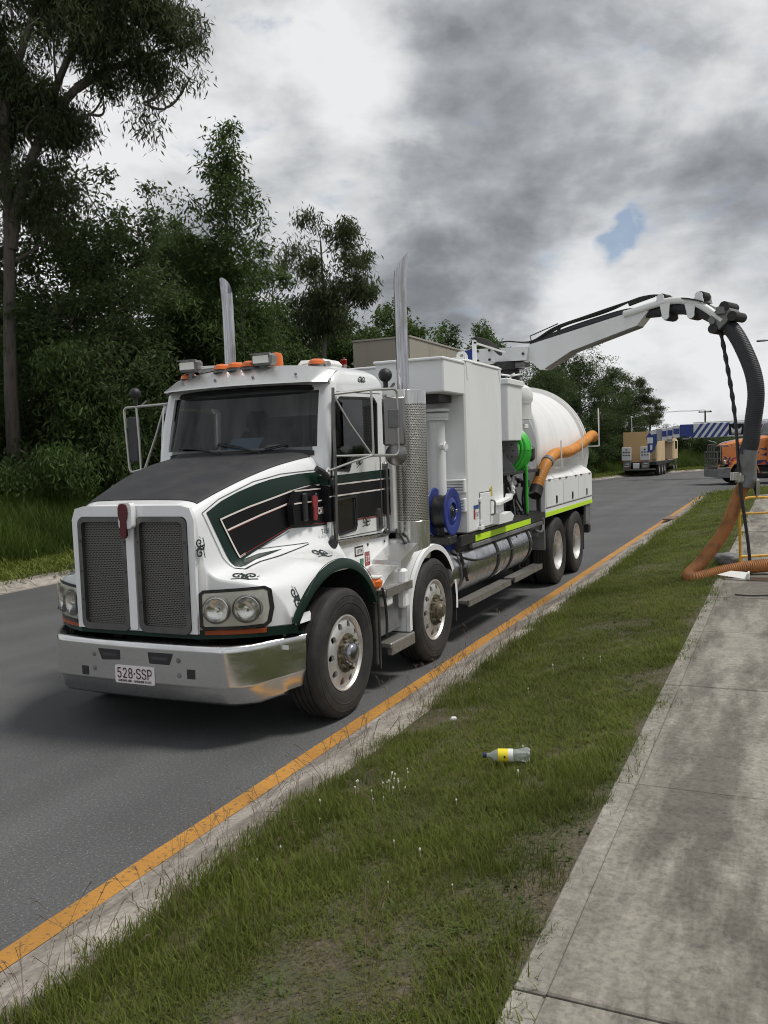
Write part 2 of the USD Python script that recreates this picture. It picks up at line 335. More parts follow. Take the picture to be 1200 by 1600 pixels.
LANES = [-3.02, -11.72]        # lime edge of the road right and left
asphalt = mat('asphalt', {'g': ('geometry', {}), 'n1': ('noise_texture', {'scale': 62.0, 'detail': 6.0, 'roughness': .85}), 'n2': ('noise_texture', {'scale': .55, 'detail': 5.0}), 'v': ('voronoi_texture', {'scale': 48.0}),
     'mp': ('mapping', {'scale': (1.2, .10, 1)}), 'n3': ('noise_texture', {'scale': 1.3, 'detail': 4.0}),
     'r1': ('rgb_ramp', {'ramp': [(0, (.022, .022, .024)), (.40, (.054, .055, .057)), (.56, (.088, .089, .092)), (.70, (.24, .24, .23))]}),
     'r2': ('rgb_ramp', {'ramp': [(.25, (.72, .72, .72)), (.5, (1.0, 1.0, 1.0)), (.7, (1.16, 1.16, 1.15))]}), 'r3': ('rgb_ramp', {'ramp': [(.35, (.84, .84, .84)), (.65, (1.08, 1.08, 1.08))]}),
     'x': ('mix_color', {'blend_type': 'multiply', 'fac': 1.0, 'use_clamp': False}), 'y': ('mix_color', {'blend_type': 'multiply', 'fac': 1.0, 'use_clamp': False}),
     'vr': ('map_range', {'from_min': .10, 'from_max': .20, 'to_min': 1.0, 'to_max': 0.0, 'clamp': True}), 'vs': ('separate_color', {}), 'vt': ('math', {'math_type': 'greater_than', 'value2': .62}), 'vm': ('math', {'math_type': 'multiply'}), 'z': ('mix_color', {'blend_type': 'mix', 'b': (.26, .26, .25), 'use_clamp': False}),
     'b': ('bump', {'strength': .45, 'distance': .006}), 'p': ('principled_bsdf', {'roughness': .8})},
    [('g.position', 'v.vector'), ('v.distance', 'vr.value'), ('v.color', 'vs.color'), ('vs.r', 'vt.value1'), ('vr.result', 'vm.value1'), ('vt.value', 'vm.value2'), ('vm.value', 'z.fac'), ('y.result', 'z.a'), ('z.result', 'p.base_color'), ('g.position', 'n1.vector'), ('g.position', 'n2.vector'), ('g.position', 'mp.vector'), ('mp.vector', 'n3.vector'), ('n1.fac', 'r1.fac'), ('n2.fac', 'r2.fac'), ('n3.fac', 'r3.fac'),
     ('r1.color', 'x.a'), ('r2.color', 'x.b'), ('x.result', 'y.a'), ('r3.color', 'y.b'), ('n1.fac', 'b.height'), ('b.normal', 'p.normal')])
def concrete(name, light, dark, stain=.9, big=1.1, joint=None):
    return mat(name, {'g': ('geometry', {}), 'n1': ('noise_texture', {'scale': big, 'detail': 9.0, 'roughness': .68}), 'n2': ('noise_texture', {'scale': 30.0, 'detail': 6.0, 'roughness': .78}), 'n3': ('noise_texture', {'scale': 7.0, 'detail': 6.0, 'roughness': .7}),
      'mp': ('mapping', {'scale': (2.6, .55, 1)}),
      'r1': ('rgb_ramp', {'ramp': [(0, light), (.42, light), (.57, dark), (1, dark)]}), 'r2': ('rgb_ramp', {'ramp': [(.32, (.58, .58, .58)), (.5, (1, 1, 1)), (.68, (1.28, 1.28, 1.26))]}), 'r3': ('rgb_ramp', {'ramp': [(.3, (.78, .78, .77)), (.62, (1.1, 1.1, 1.1))]}),
      'x': ('mix_color', {'blend_type': 'multiply', 'fac': 1.0, 'use_clamp': False}), 'y': ('mix_color', {'blend_type': 'multiply', 'fac': 1.0, 'use_clamp': False}), 'b': ('bump', {'strength': .35, 'distance': .004}), 'p': ('principled_bsdf', {'roughness': .88})},
     [('g.position', 'mp.vector'), ('mp.vector', 'n1.vector'), ('g.position', 'n2.vector'), ('g.position', 'n3.vector'), ('n1.fac', 'r1.fac'), ('n2.fac', 'r2.fac'), ('n3.fac', 'r3.fac'), ('r1.color', 'x.a'), ('r2.color', 'x.b'), ('x.result', 'y.a'), ('r3.color', 'y.b'), ('y.result', 'p.base_color'), ('n2.fac', 'b.height'), ('b.normal', 'p.normal')])
path_m = concrete('footpath_concrete', (.235, .22, .187), (.105, .098, .083))
path_m2 = concrete('footpath_concrete_paler', (.25, .234, .20), (.118, .11, .093))
path_edge_m = concrete('footpath_edge_concrete', (.265, .25, .215), (.155, .146, .124))
kerb_m = concrete('kerb_concrete', (.32, .29, .255), (.17, .15, .13), big=1.6)
joint_m = plain('joint_filler', (.03, .03, .026), .9)
line_yellow = mat('yellow_road_paint', {'g': ('geometry', {}), 'n1': ('noise_texture', {'scale': 38.0, 'detail': 5.0, 'roughness': .75}), 'n2': ('noise_texture', {'scale': 2.0, 'detail': 4.0}),
      'r1': ('rgb_ramp', {'ramp': [(0, (.06, .05, .045)), (.37, (.10, .08, .055)), (.44, (.43, .205, .035)), (1, (.50, .25, .045))]}), 'r2': ('rgb_ramp', {'ramp': [(.3, (.72, .72, .72)), (.7, (1, 1, 1))]}),
      'x': ('mix_color', {'blend_type': 'multiply', 'fac': 1.0}), 'p': ('principled_bsdf', {'roughness': .7})},
     [('g.position', 'n1.vector'), ('g.position', 'n2.vector'), ('n1.fac', 'r1.fac'), ('n2.fac', 'r2.fac'), ('r1.color', 'x.a'), ('r2.color', 'x.b'), ('x.result', 'p.base_color')])
soil = mat('verge_soil', {'g': ('geometry', {}), 'n1': ('noise_texture', {'scale': 3.2, 'detail': 7.0, 'roughness': .65}), 'n2': ('noise_texture', {'scale': 45.0, 'detail': 4.0}), 'r1': ('rgb_ramp', {'ramp': [(.30, (.13, .10, .075)), (.45, (.10, .085, .055)), (.56, (.075, .078, .036)), (.72, (.06, .072, .024))]}),
      'r2': ('rgb_ramp', {'ramp': [(.3, (.6, .6, .6)), (.7, (1.15, 1.15, 1.15))]}), 'x': ('mix_color', {'blend_type': 'multiply', 'fac': 1.0, 'use_clamp': False}), 'b': ('bump', {'strength': .8, 'distance': .03}), 'p': ('principled_bsdf', {'roughness': .95})},
     [('g.position', 'n1.vector'), ('g.position', 'n2.vector'), ('n1.fac', 'r1.fac'), ('n2.fac', 'r2.fac'), ('r1.color', 'x.a'), ('r2.color', 'x.b'), ('x.result', 'p.base_color'), ('n2.fac', 'b.height'), ('b.normal', 'p.normal')])
def leafy(name, ramp, trans=.35, rough=.5, big=None):
    """thin leaves: diffuse with light coming through, each leaf its own tone, larger patches lighter or duller"""
    n = {'g': ('geometry', {}), 'r': ('rgb_ramp', {'ramp': ramp}), 'oi': ('object_info', {}), 'pn': ('noise_texture', {'scale': big or .55, 'detail': 3.0}), 'pr': ('rgb_ramp', {'ramp': [(.3, (.88, .90, .86)), (.7, (1.55, 1.55, 1.4))]}),
         'x': ('mix_color', {'blend_type': 'multiply', 'fac': 1.0, 'use_clamp': False}), 'p': ('principled_bsdf', {'roughness': rough, 'specular_ior_level': .2}), 't': ('translucent_bsdf', {}), 'm': ('mix_closure', {'fac': trans})}
    return mat(name, n, [('g.random_per_island', 'r.fac'), ('g.position', 'pn.vector'), ('pn.fac', 'pr.fac'), ('r.color', 'x.a'), ('pr.color', 'x.b'), ('x.result', 'p.base_color'), ('x.result', 't.color'), ('p.BSDF', 'm.closure1'), ('t.BSDF', 'm.closure2')], 'm.closure')
grass_m = leafy('grass_blades', [(0, (.095, .116, .024)), (.45, (.138, .152, .032)), (.72, (.175, .182, .050)), (.86, (.24, .205, .09)), (1, (.30, .24, .14))], .35, .7, 1.3)
weed_m = leafy('weed_leaves', [(0, (.055, .085, .024)), (.6, (.08, .115, .032)), (1, (.12, .14, .045))], .3, .6, 1.3)
debris_m = leafy('litter_flakes', [(0, (.03, .024, .018)), (.5, (.09, .06, .035)), (1, (.17, .12, .07))], .1, .9, 1.3)
thatch_m = leafy('dry_thatch_blades', [(0, (.085, .082, .03)), (.4, (.12, .10, .048)), (.8, (.17, .135, .075)), (1, (.23, .185, .12))], .2, .9, 1.3)
tall_grass_m = leafy('tall_grass_blades', [(0, (.060, .092, .018)), (.6, (.09, .125, .026)), (.9, (.125, .15, .04)), (1, (.18, .165, .07))], .35, .7, .5)
seed_m = plain('grass_seed_heads', (.15, .11, .075), .9)
clover_m = plain('clover_flowers', (.62, .62, .54), .9)
leaf_gum = leafy('gum_leaves', [(0, (.058, .076, .036)), (.6, (.082, .104, .048)), (1, (.115, .138, .068))], .45, .6)
leaf_dark = leafy('dark_leaves', [(0, (.050, .074, .028)), (.6, (.072, .100, .036)), (1, (.102, .134, .050))], .44, .6)
leaf_fresh = leafy('fresh_green_leaves', [(0, (.056, .090, .028)), (.6, (.080, .120, .037)), (1, (.114, .156, .052))], .45, .6)
bark = worn('gum_bark', (.10, .085, .072), (.045, .038, .032), 5, .9, bump=.6, bscale=26, stretch=(3, 3, .5))
bark_pale = worn('pale_bark', (.17, .155, .135), (.08, .068, .056), 4, .9, bump=.5, bscale=22, stretch=(3, 3, .5))
wall_beige = worn('beige_wall', (.31, .285, .235), (.26, .24, .20), .8, .8, stretch=(1, 1, .3))
dark_glass = plain('dark_window', (.012, .013, .015), .12)
barrier_yellow = worn('yellow_barrier_paint', (.60, .33, .03), (.38, .20, .03), 12, .45)
# ------------------------------------------------------------------ bonnet surface of the vacuum truck (local: x to the kerb, y to the rear, z up)
HT = np.array([0, .2, .45, .7, 1.0])
HOODC = [  # control curves: x, y front, y rear, z at five stations
    dict(x=(0, 0, 0, 0, 0), y=(-.98, .44), z=(1.775, 1.87, 1.985, 2.07, 2.13)),
    dict(x=(.36, .42, .48, .52, .56), y=(-.98, .44), z=(1.77, 1.865, 1.98, 2.065, 2.125)),
    dict(x=(.50, .55, .62, .68, .73), y=(-.97, .44), z=(1.745, 1.845, 1.955, 2.035, 2.09)),
    dict(x=(.565, .61, .69, .75, .80), y=(-.96, .44), z=(1.67, 1.765, 1.865, 1.94, 1.99)),
    dict(x=(.585, .63, .71, .78, .835), y=(-.95, .44), z=(1.50, 1.56, 1.64, 1.70, 1.74)),
    dict(x=(.61, .66, .735, .81, .865), y=(-.93, .46), z=(1.30, 1.33, 1.40, 1.46, 1.50)),
    dict(x=(.69, .75, .83, .885, .93), y=(-.90, .54), z=(1.225, 1.265, 1.33, 1.36, 1.30)),
    dict(x=(.86, .94, 1.0, 1.01, 1.03), y=(-.83, .62), z=(1.19, 1.235, 1.29, 1.28, 1.08)),
    dict(x=(1.01, 1.09, 1.14, 1.14, 1.13), y=(-.71, .66), z=(1.13, 1.17, 1.23, 1.21, .97)),
    dict(x=(1.085, 1.165, 1.205, 1.20, 1.18), y=(-.625, .66), z=(1.0, 1.09, 1.175, 1.155, .91)),
]
ARCH_R, ARCH_Z = .69, .51
def arch_z(y): return ARCH_Z + np.sqrt(np.maximum(ARCH_R ** 2 - y ** 2, 0.0))
def hood_grid(nt=56, nu=7):
    t = np.linspace(0, 1, nt); cols = []
    for c in HOODC:
        cols.append(np.stack([PchipInterpolator(HT, c['x'])(t), c['y'][0] + (c['y'][1] - c['y'][0]) * t, PchipInterpolator(HT, c['z'])(t)], -1))
    y = -.60 + (.60 + .64) * t
    cols.append(np.stack([np.full(nt, 1.21) - .065 * (1 - t) ** 4 - .02 * t ** 3, y, np.maximum(arch_z(y), .80)], -1))
    C = np.stack(cols, 1)
    s = np.arange(len(cols)); ss = np.linspace(0, len(cols) - 1, (len(cols) - 1) * nu + 1)
    return PchipInterpolator(s, C, axis=1)(ss)          # (nt, ns, 3)
HG = hood_grid()
_pts = HG[:, 14:].reshape(-1, 3)
_fx = LinearNDInterpolator(_pts[:, [1, 2]], _pts[:, 0])
def hood_x(y, z):
    x = _fx(y, z)
    return np.where(np.isnan(x), .7, x)
def hood_decal(poly, off=.004, size=.035):
    v, f = fill2d(poly, size)
    x = hood_x(v[:, 0], v[:, 1])
    return (np.c_[x + off, v[:, 0], v[:, 1] + off * .4], f)
# ------------------------------------------------------------------ ground, road, kerbs, verge, footpath
def fbm2(x, y, s, seed=0, o=4): return meshkit.fbm(np.stack([np.asarray(x, float) * s, np.asarray(y, float) * s, np.zeros_like(np.asarray(x, float))], -1), o, seed)
def arc(c, r, a0, a1, n=12):
    a = np.radians(np.linspace(a0, a1, n)); return [(c[0] + r * math.cos(t), c[1] + r * math.sin(t)) for t in a]
PATH_X0, PATH_X1, PATH_Z = -.78, .92, .40
KERB_X = -2.94
RK = [(KERB_X, y) for y in (-8, 0, 8, 16, 24, 32, 35.0)] + arc((KERB_X + 4.0, 35.4), 4.0, 180, 90, 14) + [(8, 39.4), (30, 39.4), (60, 39.4)]
LK = smooth_path([(-11.70, -10, 0), (-11.70, 10, 0), (-11.70, 25, 0), (-11.66, 40, 0), (-11.3, 50, 0), (-10.3, 58, 0), (-8.0, 66, 0), (-3.5, 73, 0), (4, 78.5, 0), (20, 83, 0), (60, 86, 0)], 90)[:, :2]

solo('ground', MB().add([[-900, -900, -.35], [900, -900, -.35], [900, 900, -.35], [-900, 900, -.35]], [[0, 1, 2, 3]]), soil, 'green ground stretching away beyond the road to the horizon', 'ground', kind='structure')
road_poly = Polygon([tuple(p) for p in LK] + [(60, 39.4)] + [tuple(p) for p in RK[::-1]])
v2, f2 = trimesh.creation.triangulate_polygon(road_poly.buffer(.02), engine='earcut')
solo('road', (np.c_[v2, np.zeros(len(v2))], f2), asphalt, 'worn grey asphalt road running past the parked tanker truck', 'road', kind='structure')

def sweep(path, prof, z0=0.0):
    """profile of (offset to the right of the path, z) swept along it"""
    P = np.asarray(path, float); T = np.gradient(P, axis=0); T /= np.linalg.norm(T, axis=1, keepdims=True); N = np.c_[T[:, 1], -T[:, 0]]
    pr_ = np.asarray(prof, float)
    G = np.zeros((len(P), len(pr_), 3)); G[..., :2] = P[:, None] + N[:, None] * pr_[None, :, :1]; G[..., 2] = pr_[None, :, 1] + z0
    return G
def resample(path, step):
    P = np.asarray(path, float); s = np.r_[0, np.cumsum(np.linalg.norm(np.diff(P, axis=0), axis=1))]
    t = np.arange(0, s[-1], step); return np.c_[np.interp(t, s, P[:, 0]), np.interp(t, s, P[:, 1])]
RKs = resample(RK, .12)
road_line = MB()
run = RKs[(RKs[:, 1] < 36.5)]
wob = .008 * (fbm2(run[:, 0] * 0, run[:, 1], 2.0, 3) - .5)
for a, b in ((0, 64), (67, len(run))):       # a worn-away gap beside the second wheel
    q = sweep(run[a:b], [(-.135, .004), (-.005, .0045)])
    q[:, 0, 0] += wob[a:b] * 2; road_line.grid(q, True)
solo('yellow_line', road_line, line_yellow, 'worn yellow no-stopping line painted along the edge of the road', 'road marking', kind='structure')
kerb = thing('kerb', 'low pale concrete kerb with joints between yellow line and grass', 'kerb', kind='structure')
KP = [(0, -.06), (0, .006), (.03, .012), (.10, .030), (.20, .075), (.27, .098), (.33, .108), (.46, .112), (.46, -.06)]
S = int(2.4 / .12)
for i in range(0, len(RKs) - S, S):
    seg = RKs[i:i + S + 1].copy(); T = unit(seg[1] - seg[0]); seg[0] += T * .005; seg[-1] -= unit(seg[-1] - seg[-2]) * .005
    if seg[0][0] > 8: break
    q = sweep(seg, KP); q[..., 2] += .004 * (fbm2(q[..., 0], q[..., 1], 3.0, i) - .5) * (q[..., 2] > 0)
    b = MB().grid(q, True); n_ = len(KP)
    for e in (0, len(seg) - 1):
        b.add(q[e], [[0, k, k + 1] for k in range(1, n_ - 1)])
    part('kerb_segment', b, kerb_m, kerb, smooth=50)
lkerb = thing('kerb', 'far kerb of pale concrete across the road below the tall grass', 'kerb', kind='structure')
LKr = resample(LK, .5)
for i in range(0, len(LKr) - 6, 6):
    seg = LKr[i:i + 7].copy(); seg[0] += unit(seg[1] - seg[0]) * .006; seg[-1] -= unit(seg[-1] - seg[-2]) * .006
    if seg[0][0] > 10: break
    q = sweep(seg, [(.0, -.06), (.0, .006), (-.12, .012), (-.30, .10), (-.45, .125), (-.55, .125), (-.55, -.06)])
    part('kerb_segment', MB().grid(q), kerb_m, lkerb, smooth=50)

def verge_z(x, y):
    x, y = np.asarray(x, float), np.asarray(y, float)
    t = np.clip((x + 2.52) / (2.52 - .78), 0, 1); z = .104 + (.385 - .104) * t ** .9
    z = np.where(x > PATH_X1 - .01, .385 + .02 * np.clip(x - 1, 0, 6), z)
    near_corner = np.clip((y - 33) / 6.4, 0, 1) ** 1.3
    z = z * (1 - near_corner) + .11 * near_corner
    return z + .03 * (fbm2(x, y, 1.1, 5) - .5) * np.clip((x + 2.6) * 4, 0, 1)
inner = [tuple(p) for p in sweep(resample(RK, .5), [(.44, 0)])[:, 0, :2]]
vpoly = Polygon([p for p in inner if p[0] < 59] + [(59, 39), (59, -8)]).difference(sbox(PATH_X0, -9, PATH_X1, 30.05)).buffer(0)
near = vpoly.intersection(sbox(-3, -2, PATH_X0 + .05, 40)); far_ = vpoly.intersection(sbox(PATH_X0 + .05, -8, 59, 40))
verge_b = MB()
for pg, sz in ((near, .16), (far_, 1.6)):
    v, f = fill2d(pg, sz); verge_b.add(np.c_[v, verge_z(v[:, 0], v[:, 1])], f)
solo('verge', verge_b, soil, 'sloping grass verge between kerb and footpath', 'verge', kind='structure', smooth=True)

rs = np.random.default_rng(11)
path = thing('footpath', 'stained grey concrete footpath in slabs beside the verge', 'footpath', kind='structure')
ys = [-1.21, .66, 2.51, 4.32, 6.25, 8.15, 10.0, 11.85, 13.7, 15.6, 17.5, 19.4, 21.3, 23.2, 25.1, 27.0, 28.5, 30.0]
for i in range(len(ys) - 1):
    y0, y1 = ys[i] + .007, ys[i + 1] - .007
    dz = PATH_Z + rs.normal(0, .003); x0, x1 = PATH_X0, PATH_X1
    sl = MB().span([x0 + .105, y0, -.1], [x1, y1, dz], .006)
    s_ = part('slab', sl, path_m if i % 3 else path_m2, path, smooth=False)
    part('slab_margin', MB().span([x0, y0, -.1], [x0 + .104, y1, dz - .003], .006), path_edge_m, s_, smooth=False)
part('joint_strip', MB().span([PATH_X0 + .02, -1.2, -.1], [PATH_X1 - .02, 30, PATH_Z - .022]), joint_m, path, smooth=False)

def bank_z(w): return .118 + np.interp(w, [0, .6, 2.5, 5, 9, 16, 60], [0, .0, .05, .28, .5, .7, 1.0])
bank_w = np.array([.5, 1.0, 1.8, 2.6, 4, 6, 9, 14, 22, 40.])
LKb = resample(LK, 1.0); Tb = np.gradient(LKb, axis=0); Tb /= np.linalg.norm(Tb, axis=1, keepdims=True); Nb = np.c_[-Tb[:, 1], Tb[:, 0]]
G = np.zeros((len(LKb), len(bank_w), 3)); G[..., :2] = LKb[:, None] + Nb[:, None] * bank_w[None, :, None]; G[..., 2] = bank_z(bank_w)[None]
G[..., 2] += .12 * (fbm2(G[..., 0], G[..., 1], .4, 9) - .5) * (bank_w > 1.2)
solo('far_bank', MB().grid(G, True), soil, 'grassy bank rising from the far kerb to the trees', 'bank', kind='structure', smooth=True)
def bank_point(s, w):
    i = np.clip(s, 0, len(LKb) - 1.001); k = i.astype(int); t = (i - k)[:, None]
    p = LKb[k] * (1 - t) + LKb[k + 1] * t + Nb[k] * w[:, None]
    return np.c_[p, bank_z(w)]

# ------------------------------------------------------------------ grass
def tuft(seed, n, h, w, spread, lean, seg=3):
    r = np.random.default_rng(seed); b = MB()
    for _ in range(n):
        a = r.uniform(0, 2 * PI); o = r.normal(0, spread, 2); hh = h * r.uniform(.45, 1.15); ln = lean * hh * r.uniform(.2, 1.3); d = np.array([math.cos(a), math.sin(a)])
        s = np.array([-d[1], d[0]]); ww = w * r.uniform(.7, 1.3); t = np.linspace(0, 1, seg + 1)
        mid = np.c_[o[0] + d[0] * ln * t ** 1.8, o[1] + d[1] * ln * t ** 1.8, hh * (t - .22 * lean * t ** 3) - .01]
        wid = ww * (1 - t ** 2) * .5 + ww * .03
        L_, R_ = mid.copy(), mid.copy(); L_[:, :2] += s * wid[:, None]; R_[:, :2] -= s * wid[:, None]
        v = np.stack([L_, R_], 1).reshape(-1, 3)
        b.add(v, [[2 * k, 2 * k + 1, 2 * k + 3, 2 * k + 2] for k in range(seg)])
    return b.get()
def scatter(name, protos, m, P, scale, label, cat, seed, smooth=True, tilt=.12):
    """many small plants as one uncountable object"""
    r = np.random.default_rng(seed); path = free('/World/' + name)
    pi = UsdGeom.PointInstancer.Define(stage, path); kids = []
    for k, q in enumerate(protos):
        mm = m[k] if isinstance(m, (list, tuple)) else m
        kids.append(usdkit.mesh(stage, f'{path}/tuft_{k + 1:03d}', q, mm, smooth=smooth).GetPath())
    pi.CreatePrototypesRel().SetTargets(kids)
    n = len(P); a = r.uniform(0, 2 * PI, n); tx, ty = r.normal(0, tilt, n) * .5, r.normal(0, tilt, n) * .5
    q = np.stack([tx * np.cos(a / 2), ty * np.cos(a / 2), np.sin(a / 2), np.cos(a / 2)], -1); q /= np.linalg.norm(q, axis=1, keepdims=True)
    pi.CreateProtoIndicesAttr(Vt.IntArray.FromNumpy(r.integers(0, len(protos), n).astype(np.int32)))
    pi.CreatePositionsAttr(Vt.Vec3fArray.FromNumpy(np.asarray(P, np.float32)))
    pi.CreateOrientationsAttr(Vt.QuathArray([Gf.Quath(float(w), float(x), float(y), float(z)) for x, y, z, w in q]))
    pi.CreateScalesAttr(Vt.Vec3fArray.FromNumpy(np.asarray(scale, np.float32)))
    return tag(path, label, cat, kind='stuff')
rg = np.random.default_rng(21)
def strip_points(dens, y0, y1, x0=-2.58, x1=PATH_X0 + .14):
    n = int(dens * (y1 - y0) * (x1 - x0)); return np.c_[rg.uniform(x0, x1, n), rg.uniform(y0, y1, n)]
pts = np.vstack([strip_points(1150, 1.2, 4.5), strip_points(850, 4.5, 7.5), strip_points(480, 7.5, 13), strip_points(230, 13, 22), strip_points(130, 22, 36)])
lod = np.interp(pts[:, 1], [1, 5, 12, 25, 40], [1.0, 1.1, 1.45, 2.0, 2.6])
patch = fbm2(pts[:, 0], pts[:, 1], 1.25, 31); fine = fbm2(pts[:, 0], pts[:, 1], 5.0, 41); clump = fbm2(pts[:, 0], pts[:, 1], .9, 77)
edge_l = -2.52 + .22 * (fbm2(pts[:, 1] * 0, pts[:, 1], 1.6, 51) - .5) + .07 * rg.normal(size=len(pts))
edge_r = PATH_X0 + .01 + .34 * (fbm2(pts[:, 1] * 0 + 9, pts[:, 1], 1.5, 61) - .55) + .05 * rg.normal(size=len(pts))
bare = (rg.random(len(pts)) < .95 * np.clip((.46 - patch) / .16, 0, 1)) | (rg.random(len(pts)) < .85 * np.clip((.43 - fine) / .14, 0, 1))
bare &= rg.random(len(pts)) < np.interp(pts[:, 1], [6, 14], [1, .25])
ok = (pts[:, 0] > edge_l) & (pts[:, 0] < edge_r) & ~bare
tall = 1 + 1.5 * np.exp(-((pts[:, 0] + 2.42) / .22) ** 2) + 1.0 * np.exp(-((pts[:, 0] - edge_r) / .14) ** 2) * (clump > .45) + 2.2 * np.clip(clump - .58, 0, 1) * 4 * (rg.random(len(pts)) < .5)
tall *= np.interp(pts[:, 1], [1, 9, 16, 30], [1.05, .95, .7, .55])
P2, sc = pts[ok], (lod * (.62 + .75 * patch))[ok]
P3 = np.c_[P2, verge_z(P2[:, 0], P2[:, 1])]
h_ = sc * tall[ok] * rg.uniform(.7, 1.2, ok.sum())
scatter('verge_grass', [tuft(100 + k, 18, .040, .0042, .034, 1.0) for k in range(5)], grass_m, P3, np.c_[sc, sc, np.minimum(h_, 3.4)], 'patchy mown grass covering the verge beside the footpath', 'grass', 5)
# flat dry thatch between the green tufts
n = 5200; q = np.c_[rg.uniform(-2.45, PATH_X0 - .02, n), 1.3 + 11 * rg.random(n) ** 1.5]
scatter('dry_thatch', [tuft(120 + k, 22, .016, .0042, .055, 2.6) for k in range(3)], thatch_m, np.c_[q, verge_z(q[:, 0], q[:, 1]) + .004], np.interp(q[:, 1], [1, 12], [.9, 1.6])[:, None] * rg.uniform(.7, 1.2, (n, 1)) * np.ones((1, 3)), 'dry brown thatch lying between the grass tufts of the verge', 'dry grass', 15)
# broad-leaved weeds, and grit and leaf litter caught along the kerb
n = 420; q = np.c_[np.where(rg.random(n) < .5, rg.normal(-1.05, .16, n), rg.uniform(-2.4, -.9, n)), 1.5 + 12 * rg.random(n) ** 1.4]; q = q[q[:, 0] < -.80]
scatter('verge_weeds', [tuft(190 + k, 9, .032, .011, .012, 1.2, 4) for k in range(3)], weed_m, np.c_[q, verge_z(q[:, 0], q[:, 1])], rg.uniform(.6, 1.5, (len(q), 1)) * np.ones((1, 3)), 'broad-leaved weeds growing among the verge grass', 'weeds', 16)
n = 900; q = np.c_[np.where(rg.random(n) < .75, -2.93 + np.abs(rg.normal(0, .05, n)), rg.uniform(-2.9, -2.5, n)), 1.2 + 20 * rg.random(n) ** 1.3]
zk = np.interp(q[:, 0] + 2.94, [0, .03, .10, .20, .27, .33], [.008, .013, .031, .076, .099, .109])
scatter('kerb_debris', [tuft(200 + k, 7, .006, .006, .016, 1.5, 2) for k in range(3)], debris_m, np.c_[q, zk], rg.uniform(.5, 1.5, (n, 1)) * np.ones((1, 3)), 'grit and dead leaf litter lying along the kerb gutter', 'debris', 17)
# lawn behind the footpath and at the corner
n = 9000; q = np.c_[rg.uniform(PATH_X1, 16, n), rg.uniform(4, 39, n)]; q2 = np.c_[rg.uniform(-2.4, 12, 2600), rg.uniform(30, 39, 2600)]
q = np.vstack([q, q2]); ok2 = shapely.contains_xy(vpoly, q[:, 0], q[:, 1]); q = q[ok2]
scatter('lawn_grass', [tuft(140 + k, 26, .06, .010, .09, .7) for k in range(3)], grass_m, np.c_[q, verge_z(q[:, 0], q[:, 1])], rg.uniform(1.2, 2.2, (len(q), 1)) * np.array([[1.3, 1.3, .75]]), 'mown lawn at the corner beyond the footpath', 'grass', 6)
# thin brown seed stalks leaning over the kerb
n = 80; q = np.c_[-2.42 + rg.normal(0, .11, n), rg.uniform(1.6, 9, n)]; q[:, 0] = np.where(rg.random(n) < .22, rg.uniform(-2.3, -.85, n), q[:, 0])
def stalk(seed):
    r = np.random.default_rng(seed); b = MB()
    for _ in range(5):
        a = r.uniform(0, 2 * PI); h = r.uniform(.16, .34); l = r.uniform(.03, .14); t = np.linspace(0, 1, 5); o = r.normal(0, .03, 2)
        P = np.c_[o[0] + math.cos(a) * l * t ** 2, o[1] + math.sin(a) * l * t ** 2, h * t]
        b.tube(P, [.0009, .0008, .0008, .0007, .0006], 3, False)
        for k in range(3):
            b2 = a + r.uniform(-1.4, 1.4); e = P[-1] + np.array([math.cos(b2) * .03, math.sin(b2) * .03, r.uniform(-.005, .025)]); b.tube([P[-1 - (k == 2)], (P[-1] + e) / 2 + [0, 0, .006], e], [.0008, .0013, .0006], 3, False)
    return b.get()
scatter('seed_stalks', [stalk(k) for k in range(4)], seed_m, np.c_[q, verge_z(q[:, 0], q[:, 1])], rg.uniform(.7, 1.2, (n, 1)) * np.ones((1, 3)), 'thin brown seeding grass stalks along the kerb edge', 'grass', 7)
def flower(seed):
    b = MB(); b.tube([[0, 0, 0], [.004, 0, .03], [.006, .002, .058]], [.001, .001, .001], 3, False)
    s = trimesh.creation.icosphere(1, .0052); s.apply_scale([1, 1, 1.3 + .5 * seed]); s.apply_translation([.006, .002, .064]); return b.mesh(s).get()
cl = np.vstack([np.c_[rg.normal(-2.05, .10, 20), rg.normal(4.2, .16, 20)], np.c_[rg.uniform(-2.35, -1.2, 14), rg.uniform(2.6, 8, 14)]])
scatter('clover_flowers', [flower(k) for k in range(2)], clover_m, np.c_[cl, verge_z(cl[:, 0], cl[:, 1])], rg.uniform(.6, 1.15, (len(cl), 1)) * np.ones((1, 3)), 'small white clover heads dotted through the verge grass', 'flowers', 8)
# far side
n = 7000; s_, w_ = rg.uniform(2, 98, n), .55 + 2.3 * rg.random(n) ** 1.0
scatter('bank_grass', [tuft(160 + k, 26, .12, .012, .11, .7) for k in range(3)], grass_m, bank_point(s_, w_), rg.uniform(1.0, 1.9, (n, 1)) * np.array([[1.4, 1.4, .8]]), 'short grass strip along the far kerb', 'grass', 9)
n = 9000; s_, w_ = np.where(rg.random(n) < .6, rg.uniform(14, 40, n), rg.uniform(5, 98, n)), 2.2 + 6.0 * rg.random(n) ** 1.3
tz = (.75 + 1.0 * fbm2(s_, w_, .6, 71)) * np.interp(w_, [2.2, 3.2, 8], [.55, 1.0, 1.15])
scatter('tall_grass', [tuft(180 + k, 24, .95, .017, .16, .55, 4) for k in range(4)], tall_grass_m, bank_point(s_, w_), np.c_[tz * 1.1, tz * 1.1, tz * rg.uniform(.7, 1.15, n)], 'tall unmown grass and weeds below the trees across the road', 'grass', 10)

